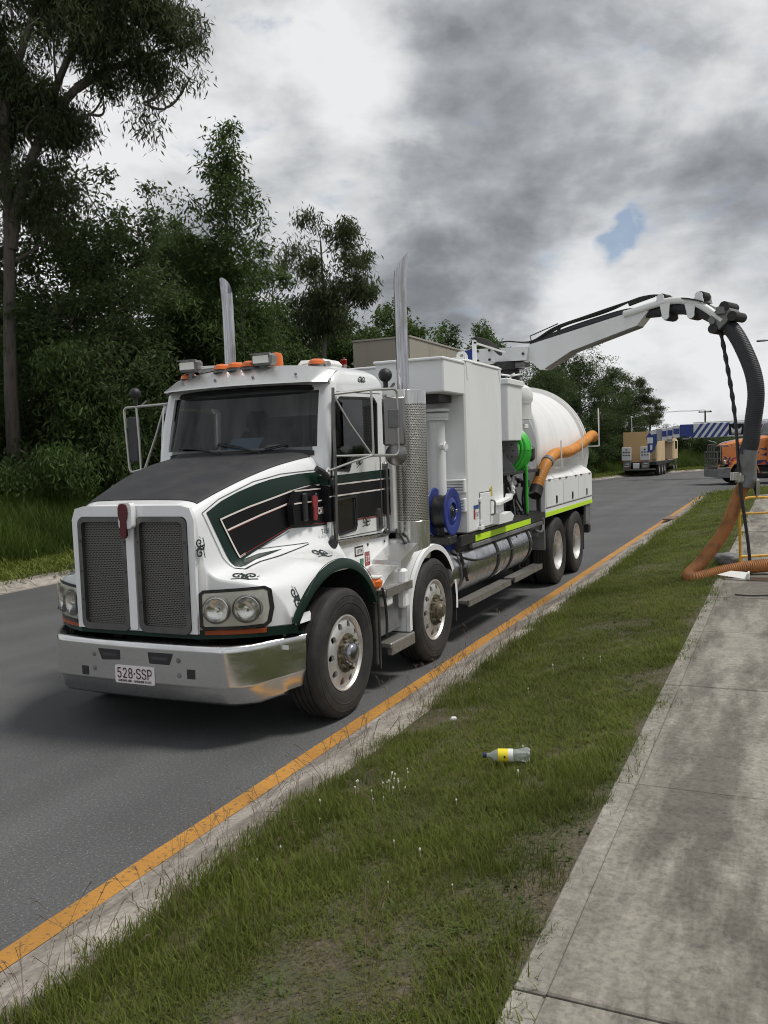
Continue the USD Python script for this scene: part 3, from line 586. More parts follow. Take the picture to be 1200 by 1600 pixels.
# ------------------------------------------------------------------ trees
def make_tree(seed, H, r0, blobs, nclump, nleaf, leaf, clump_r, droop=.6, trunk=None, limbs=(), lean=(0, 0), twig=.5):
    """tapered trunk, a limb to every crown blob, twigs, and leaf clumps spread unevenly through the blobs. blobs: (x, y, z, rx, ry, rz, weight)"""
    r = np.random.default_rng(seed); wood = MB()
    if trunk is None:
        t = np.linspace(0, 1, 9); wob = np.cumsum(r.normal(0, .022 * H / 8, (9, 2)), 0); trunk = np.c_[wob[:, 0] + lean[0] * t, wob[:, 1] + lean[1] * t, t * H * .86]
    trunk = smooth_path(trunk, 22); tt = np.linspace(0, 1, 22)
    wood.tube(trunk, r0 * (1 - .82 * tt) + r0 * .35 * np.exp(-tt * 22), 9, False)
    nodes = [trunk[8:]]
    for P, ra, rb in limbs:
        P = smooth_path(P, 16); wood.tube(P, np.linspace(ra, rb, 16), 7, False); nodes.append(P[4:])
    for b in blobs:
        c, R = np.array(b[:3]), np.array(b[3:6])
        cand = np.vstack(nodes); base = (cand[np.argmin(((cand - c + [0, 0, .8]) ** 2).sum(1))] if limbs else trunk[np.argmin(np.abs(trunk[:, 2] - max(H * .16, c[2] - .55 * np.hypot(*(c[:2] - trunk[10, :2])) - R[2] * .55)))])
        mid = base * .45 + c * .55 + np.r_[r.normal(0, .18, 2), -.12 * np.linalg.norm(c - base)]
        P = smooth_path([base, mid, c, c + (c - mid) * .35 * min(1, R[0])], 12); ra = r0 * (1 - .8 * base[2] / H) * .34
        wood.tube(P, np.linspace(ra, .018, 12), 6, False); nodes.append(P[3:])
    nodes = np.vstack(nodes)
    w = np.array([b[6] for b in blobs], float); w /= w.sum(); C_, L_ = [], []
    for b, k in zip(blobs, r.multinomial(nclump, w)):
        d = r.normal(size=(k, 3)); d /= np.linalg.norm(d, axis=1, keepdims=True); rad = r.uniform(.15, 1, (k, 1)) ** .42
        C_.append(np.array(b[:3]) + d * rad * np.array(b[3:6]))
    C_ = np.vstack(C_)
    C_ = C_[fbm2(C_[:, 0] + C_[:, 2] * .7, C_[:, 1] + C_[:, 2] * .4, .75, seed) > (.425 if limbs else .395)]
    C_[:, 2] = np.maximum(C_[:, 2], .25)
    for c in C_[r.random(len(C_)) < twig]:
        j = np.argmin(((nodes - c) ** 2).sum(1)); m = (nodes[j] + c) / 2 + r.normal(0, .08, 3) + [0, 0, .08]
        wood.tube([nodes[j], m, c], [.020, .013, .006], 4, False)
    per = np.maximum(4, (nleaf * r.uniform(.35, 1.6, len(C_))).astype(int)); idx = np.repeat(np.arange(len(C_)), per); n = len(idx)
    cr = clump_r * r.uniform(.6, 1.5, len(C_))
    off = r.normal(0, 1, (n, 3)); off *= (1.25 * r.random(n) ** .5 / np.linalg.norm(off, axis=1))[:, None]; off *= cr[idx][:, None] * np.array([.95, .95, .75]); off[:, 2] -= droop * r.random(n) * .7 * cr[idx]
    B = C_[idx] + off
    D = r.normal(0, 1, (n, 3)); D[:, 2] = D[:, 2] * .6 - droop * 1.9; D /= np.linalg.norm(D, axis=1, keepdims=True)
    Sd = np.cross(D, r.normal(0, 1, (n, 3))); Sd /= np.linalg.norm(Sd, axis=1, keepdims=True)
    ln = leaf[0] * r.uniform(.6, 1.3, (n, 1)); wd = leaf[1] * r.uniform(.6, 1.3, (n, 1))
    Nn = np.cross(D, Sd)
    v = np.stack([B, B + D * ln * .45 + Sd * wd * .5 + Nn * wd * .18, B + D * ln, B + D * ln * .45 - Sd * wd * .5 + Nn * wd * .18], 1).reshape(-1, 3)
    k = np.arange(n)[:, None] * 4
    return wood.get(), (v, (k + np.array([[0, 1, 2, 3]])))
def tree(name, label, cat, loc, spec, leaf_m, bark_m, rot=0.0, group=None, scale=None):
    w, c = make_tree(**spec); t = thing(name, label, cat, loc, rot, group, scale=scale)
    part('trunk', w, bark_m, t, smooth=True); part('crown', c, leaf_m, t, smooth=False)
    return t
def rand_blobs(seed, H, base, R, n, shape):
    r = np.random.default_rng(seed); out = []
    for i in range(n):
        h = base + (1 - base) * (i + r.uniform(.2, .8)) / n; rad = R * shape(h); a = i * 2.4 + r.uniform(-.6, .6); d = rad * r.uniform(.25, .62)
        out.append((math.cos(a) * d, math.sin(a) * d, h * H, rad * r.uniform(.45, .75), rad * r.uniform(.45, .75), H * (1 - base) / n * r.uniform(.75, 1.5) * (1.9 if n > 15 else 1.15), rad ** 1.5 + .35))
    return out
E2 = np.array([r2[0], r2[1], 0]); E2 /= np.linalg.norm(E2); D2 = np.array([-E2[1], E2[0], 0])
def gb(px, py, rx, rz, w=1.0, dep=0.0, ry=None):
    """a crown mass of the near gum: metres sideways from the trunk, height, half sizes"""
    s = .0163; a = (px - 35) * s; z = 2.0 + (738 - py) * s; c = E2 * a + D2 * dep
    return (c[0], c[1], z, rx * s, (ry or rx) * s, rz * s, w * rx * rz / 2500)
def gp(px, py, dep=0.0):
    s = .0163; c = E2 * (px - 35) * s + D2 * dep; return [c[0], c[1], 2.0 + (738 - py) * s]
gum_blobs = [gb(60, 60, 85, 60, 1.2), gb(170, 50, 70, 60, 1.1, .5), gb(255, 70, 55, 60, 1.2, -.4), gb(310, 110, 38, 38, .9), gb(235, 140, 70, 38, 1.0, .6), gb(140, 140, 75, 50, 1.1, -.7), gb(40, 170, 60, 55, 1.0, .5),
             gb(-30, 120, 70, 90, 1.2), gb(-40, 260, 60, 60, 1.0, .4), gb(120, 215, 55, 45, 1.0), gb(150, 240, 28, 32, .8), gb(10, 260, 40, 40, .8, -.4), gb(290, 165, 38, 22, .8), gb(345, 95, 12, 14, .5), gb(205, 185, 16, 30, .5), gb(265, 225, 14, 45, .35), gb(285, 215, 10, 30, .25),
             gb(30, 215, 62, 58, 1.5), gb(-20, 215, 60, 70, 1.4, .5), gb(112, 232, 42, 48, 1.3, -.3), gb(165, 225, 24, 50, 1.0), gb(95, 290, 40, 30, .8), gb(15, 300, 30, 30, .7), gb(65, 335, 45, 48, .8), gb(-12, 400, 40, 45, .7, .5), gb(95, 405, 35, 40, .6, .5), gb(195, 215, 20, 45, .5), gb(90, -60, 120, 70, 1.2), gb(210, -40, 90, 60, 1.1), gb(-60, -40, 90, 80, 1.0), gb(60, -150, 100, 60, .8), gb(325, 190, 22, 20, .5), gb(100, 330, 40, 26, .5, .6), gb(-20, 340, 40, 30, .6, .6)]
gum_limbs = [([gp(42, 430), gp(75, 310), gp(115, 240), gp(155, 195)], .15, .10), ([gp(155, 195), gp(200, 172), gp(260, 152), gp(318, 138)], .12, .03), ([gp(115, 240), gp(130, 180), gp(170, 110), gp(190, 60)], .12, .03),
             ([gp(40, 300), gp(60, 180), gp(95, 90), gp(120, 10)], .15, .04), ([gp(36, 340), gp(10, 280), gp(-15, 240), gp(-45, 210)], .10, .03), ([gp(70, 320), gp(20, 345), gp(-10, 355), gp(-40, 345)], .05, .02), ([gp(95, 90), gp(70, 50), gp(50, 0)], .06, .02), ([gp(260, 152), gp(268, 180), gp(272, 215)], .03, .01)]
gum_trunk = [[0, 0, -.3], gp(28, 620), gp(34, 500), gp(40, 380), gp(40, 260), gp(36, 150), gp(30, 20), gp(30, -120)]
tree('gum_tree', 'tall near gum tree with straight trunk and long limb reaching right at the left edge', 'tree', (-17.6, 16.1, .5),
     dict(seed=3, H=16.5, r0=.21, blobs=gum_blobs, nclump=2300, nleaf=82, leaf=(.19, .038), clump_r=.40, droop=.75, trunk=gum_trunk, limbs=gum_limbs, twig=.35), leaf_gum, bark, group='roadside trees')
sp_con = dict(seed=12, H=11.6, r0=.17, blobs=rand_blobs(5, 11.6, .18, 2.5, 17, lambda h: 1.05 - .74 * h ** 1.5 if h > .35 else .8), nclump=640, nleaf=74, leaf=(.20, .055), clump_r=.40, droop=.5, twig=.3)
sp_rnd = dict(seed=13, H=10, r0=.18, blobs=rand_blobs(8, 10, .14, 3.3, 12, lambda h: math.sin(PI * min(1, h * .62 + .30)) ** .7), nclump=500, nleaf=74, leaf=(.20, .068), clump_r=.46, droop=.35, twig=.3)
sp_loose = dict(seed=14, H=10.3, r0=.15, blobs=[(-.9, .3, 6.2, 1.2, 1.2, 1.2, 2), (.15, -.2, 7.3, .7, .7, .7, .8), (.75, .2, 9.3, .65, .6, .45, .6), (1.2, -.1, 8.3, .45, .5, .5, .5), (1.38, .2, 7.4, .42, .5, .5, .5), (-.3, .2, 9.8, .6, .6, .45, .5), (-.7, 0, 8.4, .8, .8, .6, .8), (.5, -.3, 6.4, .6, .6, .55, .6), (-1.5, 0, 4.3, 1.4, 1.4, 1.3, 1.8), (-1.4, 0, 2.6, 1.5, 1.5, 1.2, 1.6)],
                nclump=430, nleaf=66, leaf=(.22, .046), clump_r=.36, droop=.75, twig=.6)
sp_fresh = dict(seed=15, H=9, r0=.16, blobs=rand_blobs(31, 9, .2, 2.9, 10, lambda h: math.sin(PI * min(1, h * .66 + .25)) ** .6), nclump=560, nleaf=66, leaf=(.23, .095), clump_r=.44, droop=.25, twig=.25)
sp_bush = dict(seed=16, H=4.6, r0=.09, blobs=rand_blobs(17, 4.6, .05, 2.2, 8, lambda h: 1.0 - .45 * h), nclump=420, nleaf=76, leaf=(.18, .045), clump_r=.36, droop=.8, twig=.25)
sp_back = dict(seed=18, H=10.5, r0=.2, blobs=rand_blobs(41, 10.5, .05, 3.8, 14, lambda h: 1.0 - .5 * h ** 2), nclump=480, nleaf=56, leaf=(.32, .13), clump_r=.65, droop=.4, twig=.15)
GRP = 'roadside trees'
t_con = tree('conical_tree', 'tall pointed tree with feathery crown right behind the white truck cab', 'tree', (-14.9, 21.7, .5), sp_con, leaf_fresh, bark, group=GRP, scale=(1, 1, .92))
t_rnd = tree('dense_tree', 'broad dark bushy tree directly right of the tall gum', 'tree', (-18.4, 19.0, .5), sp_rnd, leaf_dark, bark, group=GRP)
t_loose = tree('loose_gum_tree', 'loose drooping gum tree with open branches above the cab roof', 'tree', (-14.3, 26.3, .5), sp_loose, leaf_gum, bark_pale, rot=.43, group=GRP)
t_fresh = tree('leafy_tree', 'round mid green tree rising behind the beige building', 'tree', (-18.3, 42.6, .5), sp_fresh, leaf_fresh, bark_pale, group=GRP)
t_bush = tree('bushy_sapling', 'drooping young wattle bush standing left of the far mirror', 'bush', (-16.4, 17.0, .45), sp_bush, leaf_fresh, bark, group=GRP)
t_back = tree('dark_backing_tree', 'dark leafy tree filling the gap behind the tall gum trunk', 'tree', (-23.5, 20.8, .6), sp_back, leaf_dark, bark, group=GRP, scale=(1, 1, .66))
for nm, src, lab, x, y, z, rot, s in [
    ('dense_tree', t_rnd, 'dark dense tree cut by the left edge of the picture', -21.2, 15.6, .6, 1.3, (.9, .9, .88)),
    ('dense_tree', t_rnd, 'dark dense tree above the left mirror of the white truck', -16.6, 18.6, .5, 2.4, (.85, .85, .9)),
    ('dense_tree', t_rnd, 'dense tree between the gum limb and the pointed tree', -18.9, 23.6, .6, 4.0, (.95, .95, 1.02)),
    ('conical_tree', t_con, 'narrow tree left of the pointed tree, behind the left exhaust stack', -17.0, 22.0, .5, 2.0, (.8, .8, .74)),
    ('conical_tree', t_con, 'shorter feathery tree between the pointed tree and the loose gum', -15.0, 24.2, .5, 4.4, (.9, .9, .68)),
    ('dense_tree', t_rnd, 'dense tree low behind the loose gum, left of the beige building', -22.6, 33.2, .5, 5.2, (.85, .85, .82)),
    ('leafy_tree', t_fresh, 'green tree left of and behind the beige building', -21.5, 40.5, .5, 2.2, (1.0, 1.0, 1.02)),
    ('leafy_tree', t_fresh, 'green tree seen right of the beige building above the white engine box', -18.4, 47.5, .5, 3.9, (.85, .85, .92)),
    ('leafy_tree', t_fresh, 'tree seen under the hoses at the foot of the white boom', -16.6, 50.5, .5, 5.1, (.85, .85, .88)),
    ('leafy_tree', t_fresh, 'tree poking up behind the base of the white boom', -15.4, 49.0, .5, .7, (.7, .7, .93)),
    ('dense_tree', t_rnd, 'low tree under the elbow of the white boom', -13.4, 45.5, .4, .9, (.8, .8, .66)),
    ('dense_tree', t_rnd, 'dark tree behind the rear of the white tank', -13.6, 52.8, .4, 2.9, (.9, .9, .72)),
    ('dense_tree', t_rnd, 'tallest dark tree of the clump beyond the tank, under the boom', -13.2, 62.6, .4, 4.6, (1.0, 1.0, .90)),
    ('dense_tree', t_rnd, 'dark tree left of the tallest in the clump beyond the tank', -14.8, 58.5, .4, 1.9, (.9, .9, .84)),
    ('dense_tree', t_rnd, 'broad dark tree above the cream trailer', -12.4, 68.5, .4, 3.3, (.95, .95, .84)),
    ('loose_gum_tree', t_loose, 'open tree at the right end of the clump above the cream trailer', -11.4, 72.0, .4, .2, (1.0, 1.0, .74)),
    ('loose_gum_tree', t_loose, 'lowest tree at the right end of the clump beside the crane boom', -10.2, 74.5, .4, 1.0, (.9, .9, .58)),
    ('bushy_sapling', t_bush, 'drooping bush in the tall grass below the gum tree', -18.2, 14.2, .5, 1.7, (.9, .9, .8)),
    ('bushy_sapling', t_bush, 'drooping bush behind the left mirror of the white truck', -16.2, 19.0, .45, 3.1, (.95, .95, .85)),
    ('bushy_sapling', t_bush, 'bush hidden low behind the windscreen of the white truck', -14.2, 21.0, .35, 4.6, (1.0, 1.0, .9)),
    ('bushy_sapling', t_bush, 'bush low between the stack and the beige building', -17.2, 26.5, .35, 5.5, (1.0, 1.0, .9)),
    ('bushy_sapling', t_bush, 'bush behind the rear corner of the white tank', -12.9, 56.0, .3, .6, (1.0, 1.0, .8)),
    ('dark_backing_tree', t_back, 'dark backing tree beyond the dense tree right of the gum', -24.5, 26.5, .6, 1.1, (1, 1, .62)),
    ('dark_backing_tree', t_back, 'dark backing tree behind the pointed tree', -21.5, 30.0, .6, 2.3, (1, 1, .92)),
    ('dark_backing_tree', t_back, 'dark backing tree behind the beige building', -24.0, 49.0, .6, 3.6, (1, 1, .8)),
    ('dark_backing_tree', t_back, 'dark backing tree behind the boom base', -20.5, 57.0, .6, 4.4, (1, 1, .72)),
    ('dark_backing_tree', t_back, 'dark backing tree behind the clump above the cream trailer', -17.5, 70.0, .6, 5.6, (1, 1, .72)),
    ('dark_backing_tree', t_back, 'dark backing tree behind the tree at the left picture edge', -28.0, 21.5, .6, 5.0, (1, 1, .6))]:
    copy_of(src, nm, lab, (x, y, z), rot, s, GRP)
# undergrowth below the trees, and the far scrub across the intersection
b1 = make_tree(21, 1.9, .03, [(0, 0, .8, .9, .9, .8, 1)], 60, 46, (.17, .06), .42, .4, twig=.0)[1]
b2_ = make_tree(22, 2.4, .03, [(0, 0, 1.0, .8, .8, 1.0, 1), (.5, .3, 1.5, .5, .5, .5, .6)], 70, 46, (.18, .05), .40, .6, twig=.0)[1]
n = 240; s_, w_ = rg.uniform(16, 86, n), 5.5 + 9 * rg.random(n)
scatter('undergrowth', [b1, b2_], [leaf_dark, leaf_dark], bank_point(s_, w_), rg.uniform(.8, 1.5, (n, 1)) * np.ones((1, 3)), 'dark undergrowth filling in below the roadside trees', 'undergrowth', 12, smooth=False, tilt=.05)
n = 150; s_, w_ = rg.uniform(86, 140, n), 3.0 + 3.5 * rg.random(n)
scatter('scrub', [b1, b2_], [leaf_dark, leaf_dark], bank_point(s_, w_), np.c_[rg.uniform(1.0, 1.5, n), rg.uniform(1.0, 1.5, n), rg.uniform(.95, 1.25, n)], 'dark scrub hedge across the intersection under the crane boom', 'hedge', 13, smooth=False, tilt=.05)
n = 90; q = np.c_[rg.uniform(-30, 60, n), rg.uniform(112, 150, n), np.zeros(n)]
scatter('distant_trees', [b1, b2_], [leaf_dark, leaf_fresh], q, np.c_[rg.uniform(1.8, 3, n), rg.uniform(1.8, 3, n), rg.uniform(1.3, 2.1, n)], 'low distant trees beyond the crane boom', 'trees', 14, smooth=False, tilt=.05)
# ------------------------------------------------------------------ the vacuum truck (local: x to the kerb side, y to the rear, z up; front axle at y 0)
TX, TY = -4.41, 6.03
VT = thing('vacuum_truck', 'white vacuum tanker truck with black bonnet and green stripes parked at the kerb', 'truck', (TX, TY, 0))
def mir(m):
    v, f, _ = meshkit.arrays(m.get() if isinstance(m, MB) else m); return (v * [-1, 1, 1], f[:, ::-1])
def pair(name, b, m, par, smooth=35):
    p = part(name, b, m, par, smooth); part(name, mir(b), m, par, smooth); return p

# --- wheels
def rim_front():
    cs = m3.CrossSection(fillrule=m3.FillRule.NonZero, contours=[[(0, .136), (.16, .140), (.20, .138), (.245, .127), (.268, .112), (.280, .116), (.292, .138), (.303, .136), (.301, .06), (.268, .075), (.20, .112), (.16, .115), (0, .115)]])
    m = m3.Manifold.revolve(cs, 64)
    for k in range(10):
        a = 2 * PI * (k + .5) / 10
        m -= m3.Manifold.cylinder(.3, .030, .030, 16).translate([.226 * math.cos(a), .226 * math.sin(a), -.05])
    return m.rotate([0, 90, 0])
def rim_rear():
    cs = m3.CrossSection(fillrule=m3.FillRule.NonZero, contours=[[(0, -.07), (.16, -.07), (.22, -.06), (.262, -.03), (.272, .08), (.29, .135), (.302, .135), (.29, .06), (.28, -.06), (.22, -.09), (0, -.10)]])
    m = m3.Manifold.revolve(cs, 56)
    for k in range(10):
        a = 2 * PI * (k + .5) / 10
        m -= m3.Manifold.cylinder(.3, .022, .022, 12).translate([.215 * math.cos(a), .215 * math.sin(a), -.2])
    return m.rotate([0, 90, 0])
TYRE = [(.288, .118), (.315, .136), (.36, .152), (.42, .156), (.465, .150), (.495, .138), (.510, .120), (.515, .105), (.515, .078), (.506, .076), (.506, .066), (.515, .064), (.515, .030), (.506, .028), (.506, .018), (.515, .016)]
TYRE = TYRE + [(r, -t) for r, t in TYRE[::-1]]
tyre_mesh = MB().lathe(TYRE, n=56).get()
def sidewall_ring(): return MB().lathe([(.395, .1545), (.398, .1575), (.404, .1575), (.407, .155)], n=56).lathe([(.452, .1505), (.455, .154), (.462, .153), (.465, .149)], n=56).get()
def nuts(rad, x0, x1, n, r, size):
    b = MB()
    for k in range(n):
        a = 2 * PI * k / n; p = [rad * math.cos(a), rad * math.sin(a)]
        b.cyl([x0, *p], [x1, *p], size, n=6); b.cyl([x1, *p], [x1 + .016, *p], size * .6, n=6)
    return b.get()
RF, RR = rim_front(), rim_rear()
RF = meshkit.arrays(RF); RR = meshkit.arrays(RR)
def wheel(x, y, side, front, shiny=True):
    w = group_xf('wheel', VT, (x, y, .515), 0 if side > 0 else PI)
    part('tyre', tyre_mesh, rubber, w, smooth=40); part('sidewall_ring', sidewall_ring(), rubber, w, smooth=True)
    if front:
        part('rim', (RF[0], RF[1]), alloy, w, smooth=40)
        part('hub', MB().lathe([(.158, .137), (.156, .145), (.120, .146), (.108, .150), (.104, .172), (0, .172)], n=32), dirty_metal, w)
        part('wheel_nuts', nuts(.136, .14, .168, 10, 0, .0165), dirty_metal, w, smooth=False)
        if shiny: part('hub_cap', MB().lathe([(.090, .16), (.090, .195), (.078, .216), (.048, .228), (0, .232)], n=28), hub_chrome, w)
        else: part('hub_cap', MB().lathe([(.090, .16), (.090, .19), (.07, .20), (.06, .228), (0, .232)], n=24).cyl([.2, 0, 0], [.235, 0, 0], .05, n=8), dirty_metal, w)
        part('brake_drum', MB().lathe([(.27, -.10), (.27, .03), (.0, .03)], n=28), chassis, w)
    else:
        part('rim', (RR[0], RR[1]), alloy, w, smooth=40)
        part('hub', MB().lathe([(.125, -.07), (.12, .06), (.10, .085), (0, .09)], n=28), dirty_metal, w)
        part('wheel_nuts', nuts(.158, -.07, -.03, 10, 0, .016), dirty_metal, w, smooth=False)
        part('inner_tyre', (tyre_mesh.vertices + [-.335, 0, 0], tyre_mesh.faces), rubber, w, smooth=40)
    return w
for s in (1, -1):
    wheel(1.095 * s, 0, s, True); wheel(1.095 * s, 1.94, s, True, False); wheel(1.095 * s, 7.14, s, False); wheel(1.095 * s, 8.46, s, False)
part('axle', MB().cyl([-1, 0, .50], [1, 0, .50], .06), chassis, VT); part('axle', MB().cyl([-1, 1.94, .50], [1, 1.94, .50], .06), chassis, VT)
part('axle', MB().cyl([-.9, 7.14, .515], [.9, 7.14, .515], .11).box([0, 7.14, .52], [.4, .4, .4], .1), chassis, VT); part('axle', MB().cyl([-.9, 8.46, .515], [.9, 8.46, .515], .11).box([0, 8.46, .52], [.4, .4, .4], .1), chassis, VT)
ch = part('chassis_frame', MB().span([.38, -.75, .70], [.46, 9.7, .98]).span([-.46, -.75, .70], [-.38, 9.7, .98]).span([-.38, 2.6, .75], [.38, 2.7, .95]).span([-.38, 5.6, .75], [.38, 5.7, .95]).span([-.38, 9.5, .75], [.38, 9.6, .95]).span([-1.2, 2.75, 1.0], [1.2, 6.3, 1.10]).span([-.5, -.6, .5], [.5, .3, .72], .05), chassis, VT, smooth=False)

# --- bonnet, guards and nose
HGf = np.concatenate([(HG * [-1, 1, 1])[:, :0:-1], HG], 1)
bon = part('bonnet', MB().grid(HGf), paint_white, VT, smooth=60)
edge = HGf[0]                                           # front edge of the bonnet and guards
nose = []
for p in edge:
    ax = abs(p[0]); zb = .845 if ax < 1.12 else p[2]
    y = p[1] + (0 if ax > .62 else -.012)
    if ax < .57: zb = p[2] - .03
    nose.append([[p[0], p[1], p[2]], [p[0], y - .012, p[2] - .02 if p[2] - .02 > zb else p[2]], [p[0], y - .012, (p[2] + zb) / 2], [p[0], y - .008, zb], [p[0], y + .25, zb - .005]])
nz = MB().grid(np.array(nose))
part('nose_panel', nz, paint_white, VT, smooth=40)
# inner guard liners
t_ = np.linspace(math.radians(-5), math.radians(151), 26)
for s in (1, -1):
    A = np.stack([np.stack([np.full(26, xx), .70 * np.cos(t_), ARCH_Z + .695 * np.sin(t_)], -1) for xx in (1.17 * s, .80 * s, .62 * s)], 1)
    A[..., 1] = np.clip(A[..., 1], -.59, .64); A[:, 2, 2] += 0
    part('guard_liner', MB().grid(A), black_plastic, VT, smooth=50)
ya = np.linspace(-.60, .645, 44); za = np.maximum(arch_z(ya), .80)
for s in (1, -1):
    o_ = np.stack([(1.213 - .065 * (1 - (ya + .6) / 1.245) ** 4) * s, ya, za], -1); pth = o_[:-1]
    R1 = []
    for p, q in zip(pth, np.gradient(pth, axis=0)):
        nrm = unit(np.array([0, -q[2], q[1]]) * 1.0)
        R1.append([p + nrm * .068 + [s * -.006, 0, 0], p + nrm * .035 + [s * .012, 0, 0], p - nrm * .012 + [s * .014, 0, 0], p - nrm * .016 + [-.05 * s, 0, 0]])
    part('wheel_arch_trim', MB().grid(np.array(R1), s < 0), green_dark, VT, smooth=50)
lip = MB()
for s in (1, -1):
    for (xa, ya_), (xb, yb) in [((.0, -.985), (.56, -.975)), ((.56, -.975), (.77, -.885)), ((.77, -.885), (.94, -.785)), ((.94, -.785), (1.06, -.665)), ((1.06, -.665), (1.15, -.575))]:
        q = np.array([[[xa * s, ya_, .86], [xa * s, ya_ - .014, .855], [xa * s, ya_ - .014, .79], [xa * s, ya_ + .1, .785]], [[xb * s, yb, .86], [xb * s, yb - .014, .855], [xb * s, yb - .014, .79], [xb * s, yb + .1, .785]]])
        lip.grid(q, s > 0)
part('lower_valance', lip, green_dark, VT, smooth=False)
# dark vinyl cover on top of the bonnet
ct = HGf[:, :]; mid_ = HG.shape[1] - 1
cov = HGf[3:-1, mid_ - 15:mid_ + 16].copy(); cov[..., 2] += .006; cov[..., 1] -= .002
ed = cov.copy(); ed[..., 2] -= .02
cm = MB().grid(cov)
for line in (cov[0], cov[-1], cov[:, 0], cov[:, -1]): cm.grid(np.stack([line, line - [0, 0, .012]], 1))
part('bonnet_cover', cm, vinyl_black, VT, smooth=30)
part('cowl_panel', MB().grid(np.array([[[x, .42, 2.10 - .09 * abs(x / .8) ** 3] for x in np.linspace(-.80, .80, 17)], [[x, .50, 2.13 - .10 * abs(x / .8) ** 3] for x in np.linspace(-.80, .80, 17)], [[x * 1.04, .60, 2.10 - .10 * abs(x / .8) ** 3] for x in np.linspace(-.80, .80, 17)]])), paint_white, VT, smooth=60)
# grille
GY = -1.0
def gx(z): return .515 - .02 * (1.68 - z)
gs = part('grille_surround', MB().prism(Polygon([(-.565, .83), (.565, .83), (.575, 1.66), (.54, 1.745), (.45, 1.765), (-.45, 1.765), (-.54, 1.745), (-.575, 1.66)]).difference(unary if (unary := shapely.union_all([rrect(-.515, .825, -.04, 1.685, .05), rrect(.04, .825, .515, 1.685, .05)])) else None), (0, -.975, 0), (1, 0, 0), (0, 0, 1), .035), paint_white, VT, smooth=30)
for s in (-1, 1):
    o = rrect(.045, .825, .512, 1.682, .055); i = rrect(.085, .875, .475, 1.645, .03)
    if s < 0: o, i = affinity.scale(o, -1, 1, origin=(0, 0)), affinity.scale(i, -1, 1, origin=(0, 0))
    fr = part('grille', MB().prism(o.difference(i), (0, -.972, 0), (1, 0, 0), (0, 0, 1), .05), grille_frame, VT, smooth=30)
    nx, nzv = 8, 14; xs = np.linspace(i.bounds[0] - .01, i.bounds[2] + .01, nx); zs = np.linspace(.865, 1.655, nzv)
    P = np.array([[[x, GY + .012, z] for z in zs] for x in xs]); uv = P[..., [0, 2]].reshape(-1, 2)
    g = MB().grid(P).get(); part('grille_mesh', g, grille_mesh, fr, smooth=True, uv=uv)
    bt = MB()
    for z in (1.05, 1.27, 1.5):
        for x in (o.bounds[0] + .018, o.bounds[2] - .018): bt.cyl([x, -1.022, z], [x, -1.030, z], .008, n=8)
    part('rivets', bt, grille_frame, fr)
part('grille_bar', MB().prism(rrect(-.036, .84, .036, 1.72, .02), (0, -.995, 0), (1, 0, 0), (0, 0, 1), .035), paint_white, VT)
bd = part('bonnet_emblem', MB().prism(rrect(-.062, 1.60, .062, 1.79, .03), (0, -1.02, 0), (1, 0, 0), (0, 0, 1), .05), paint_white, VT)
sh = [(0, 1.785), (.026, 1.78), (.040, 1.755), (.043, 1.715), (.036, 1.675), (.026, 1.655), (.027, 1.64), (.027, 1.55), (.015, 1.53), (0, 1.525)]
part('emblem_badge', MB().prism(Polygon(sh + [(-x, z) for x, z in sh[::-1]][1:-1]).buffer(0), (-.01, -1.062, 0), (1, 0, 0), (0, 0, 1), .022), badge_red, bd)
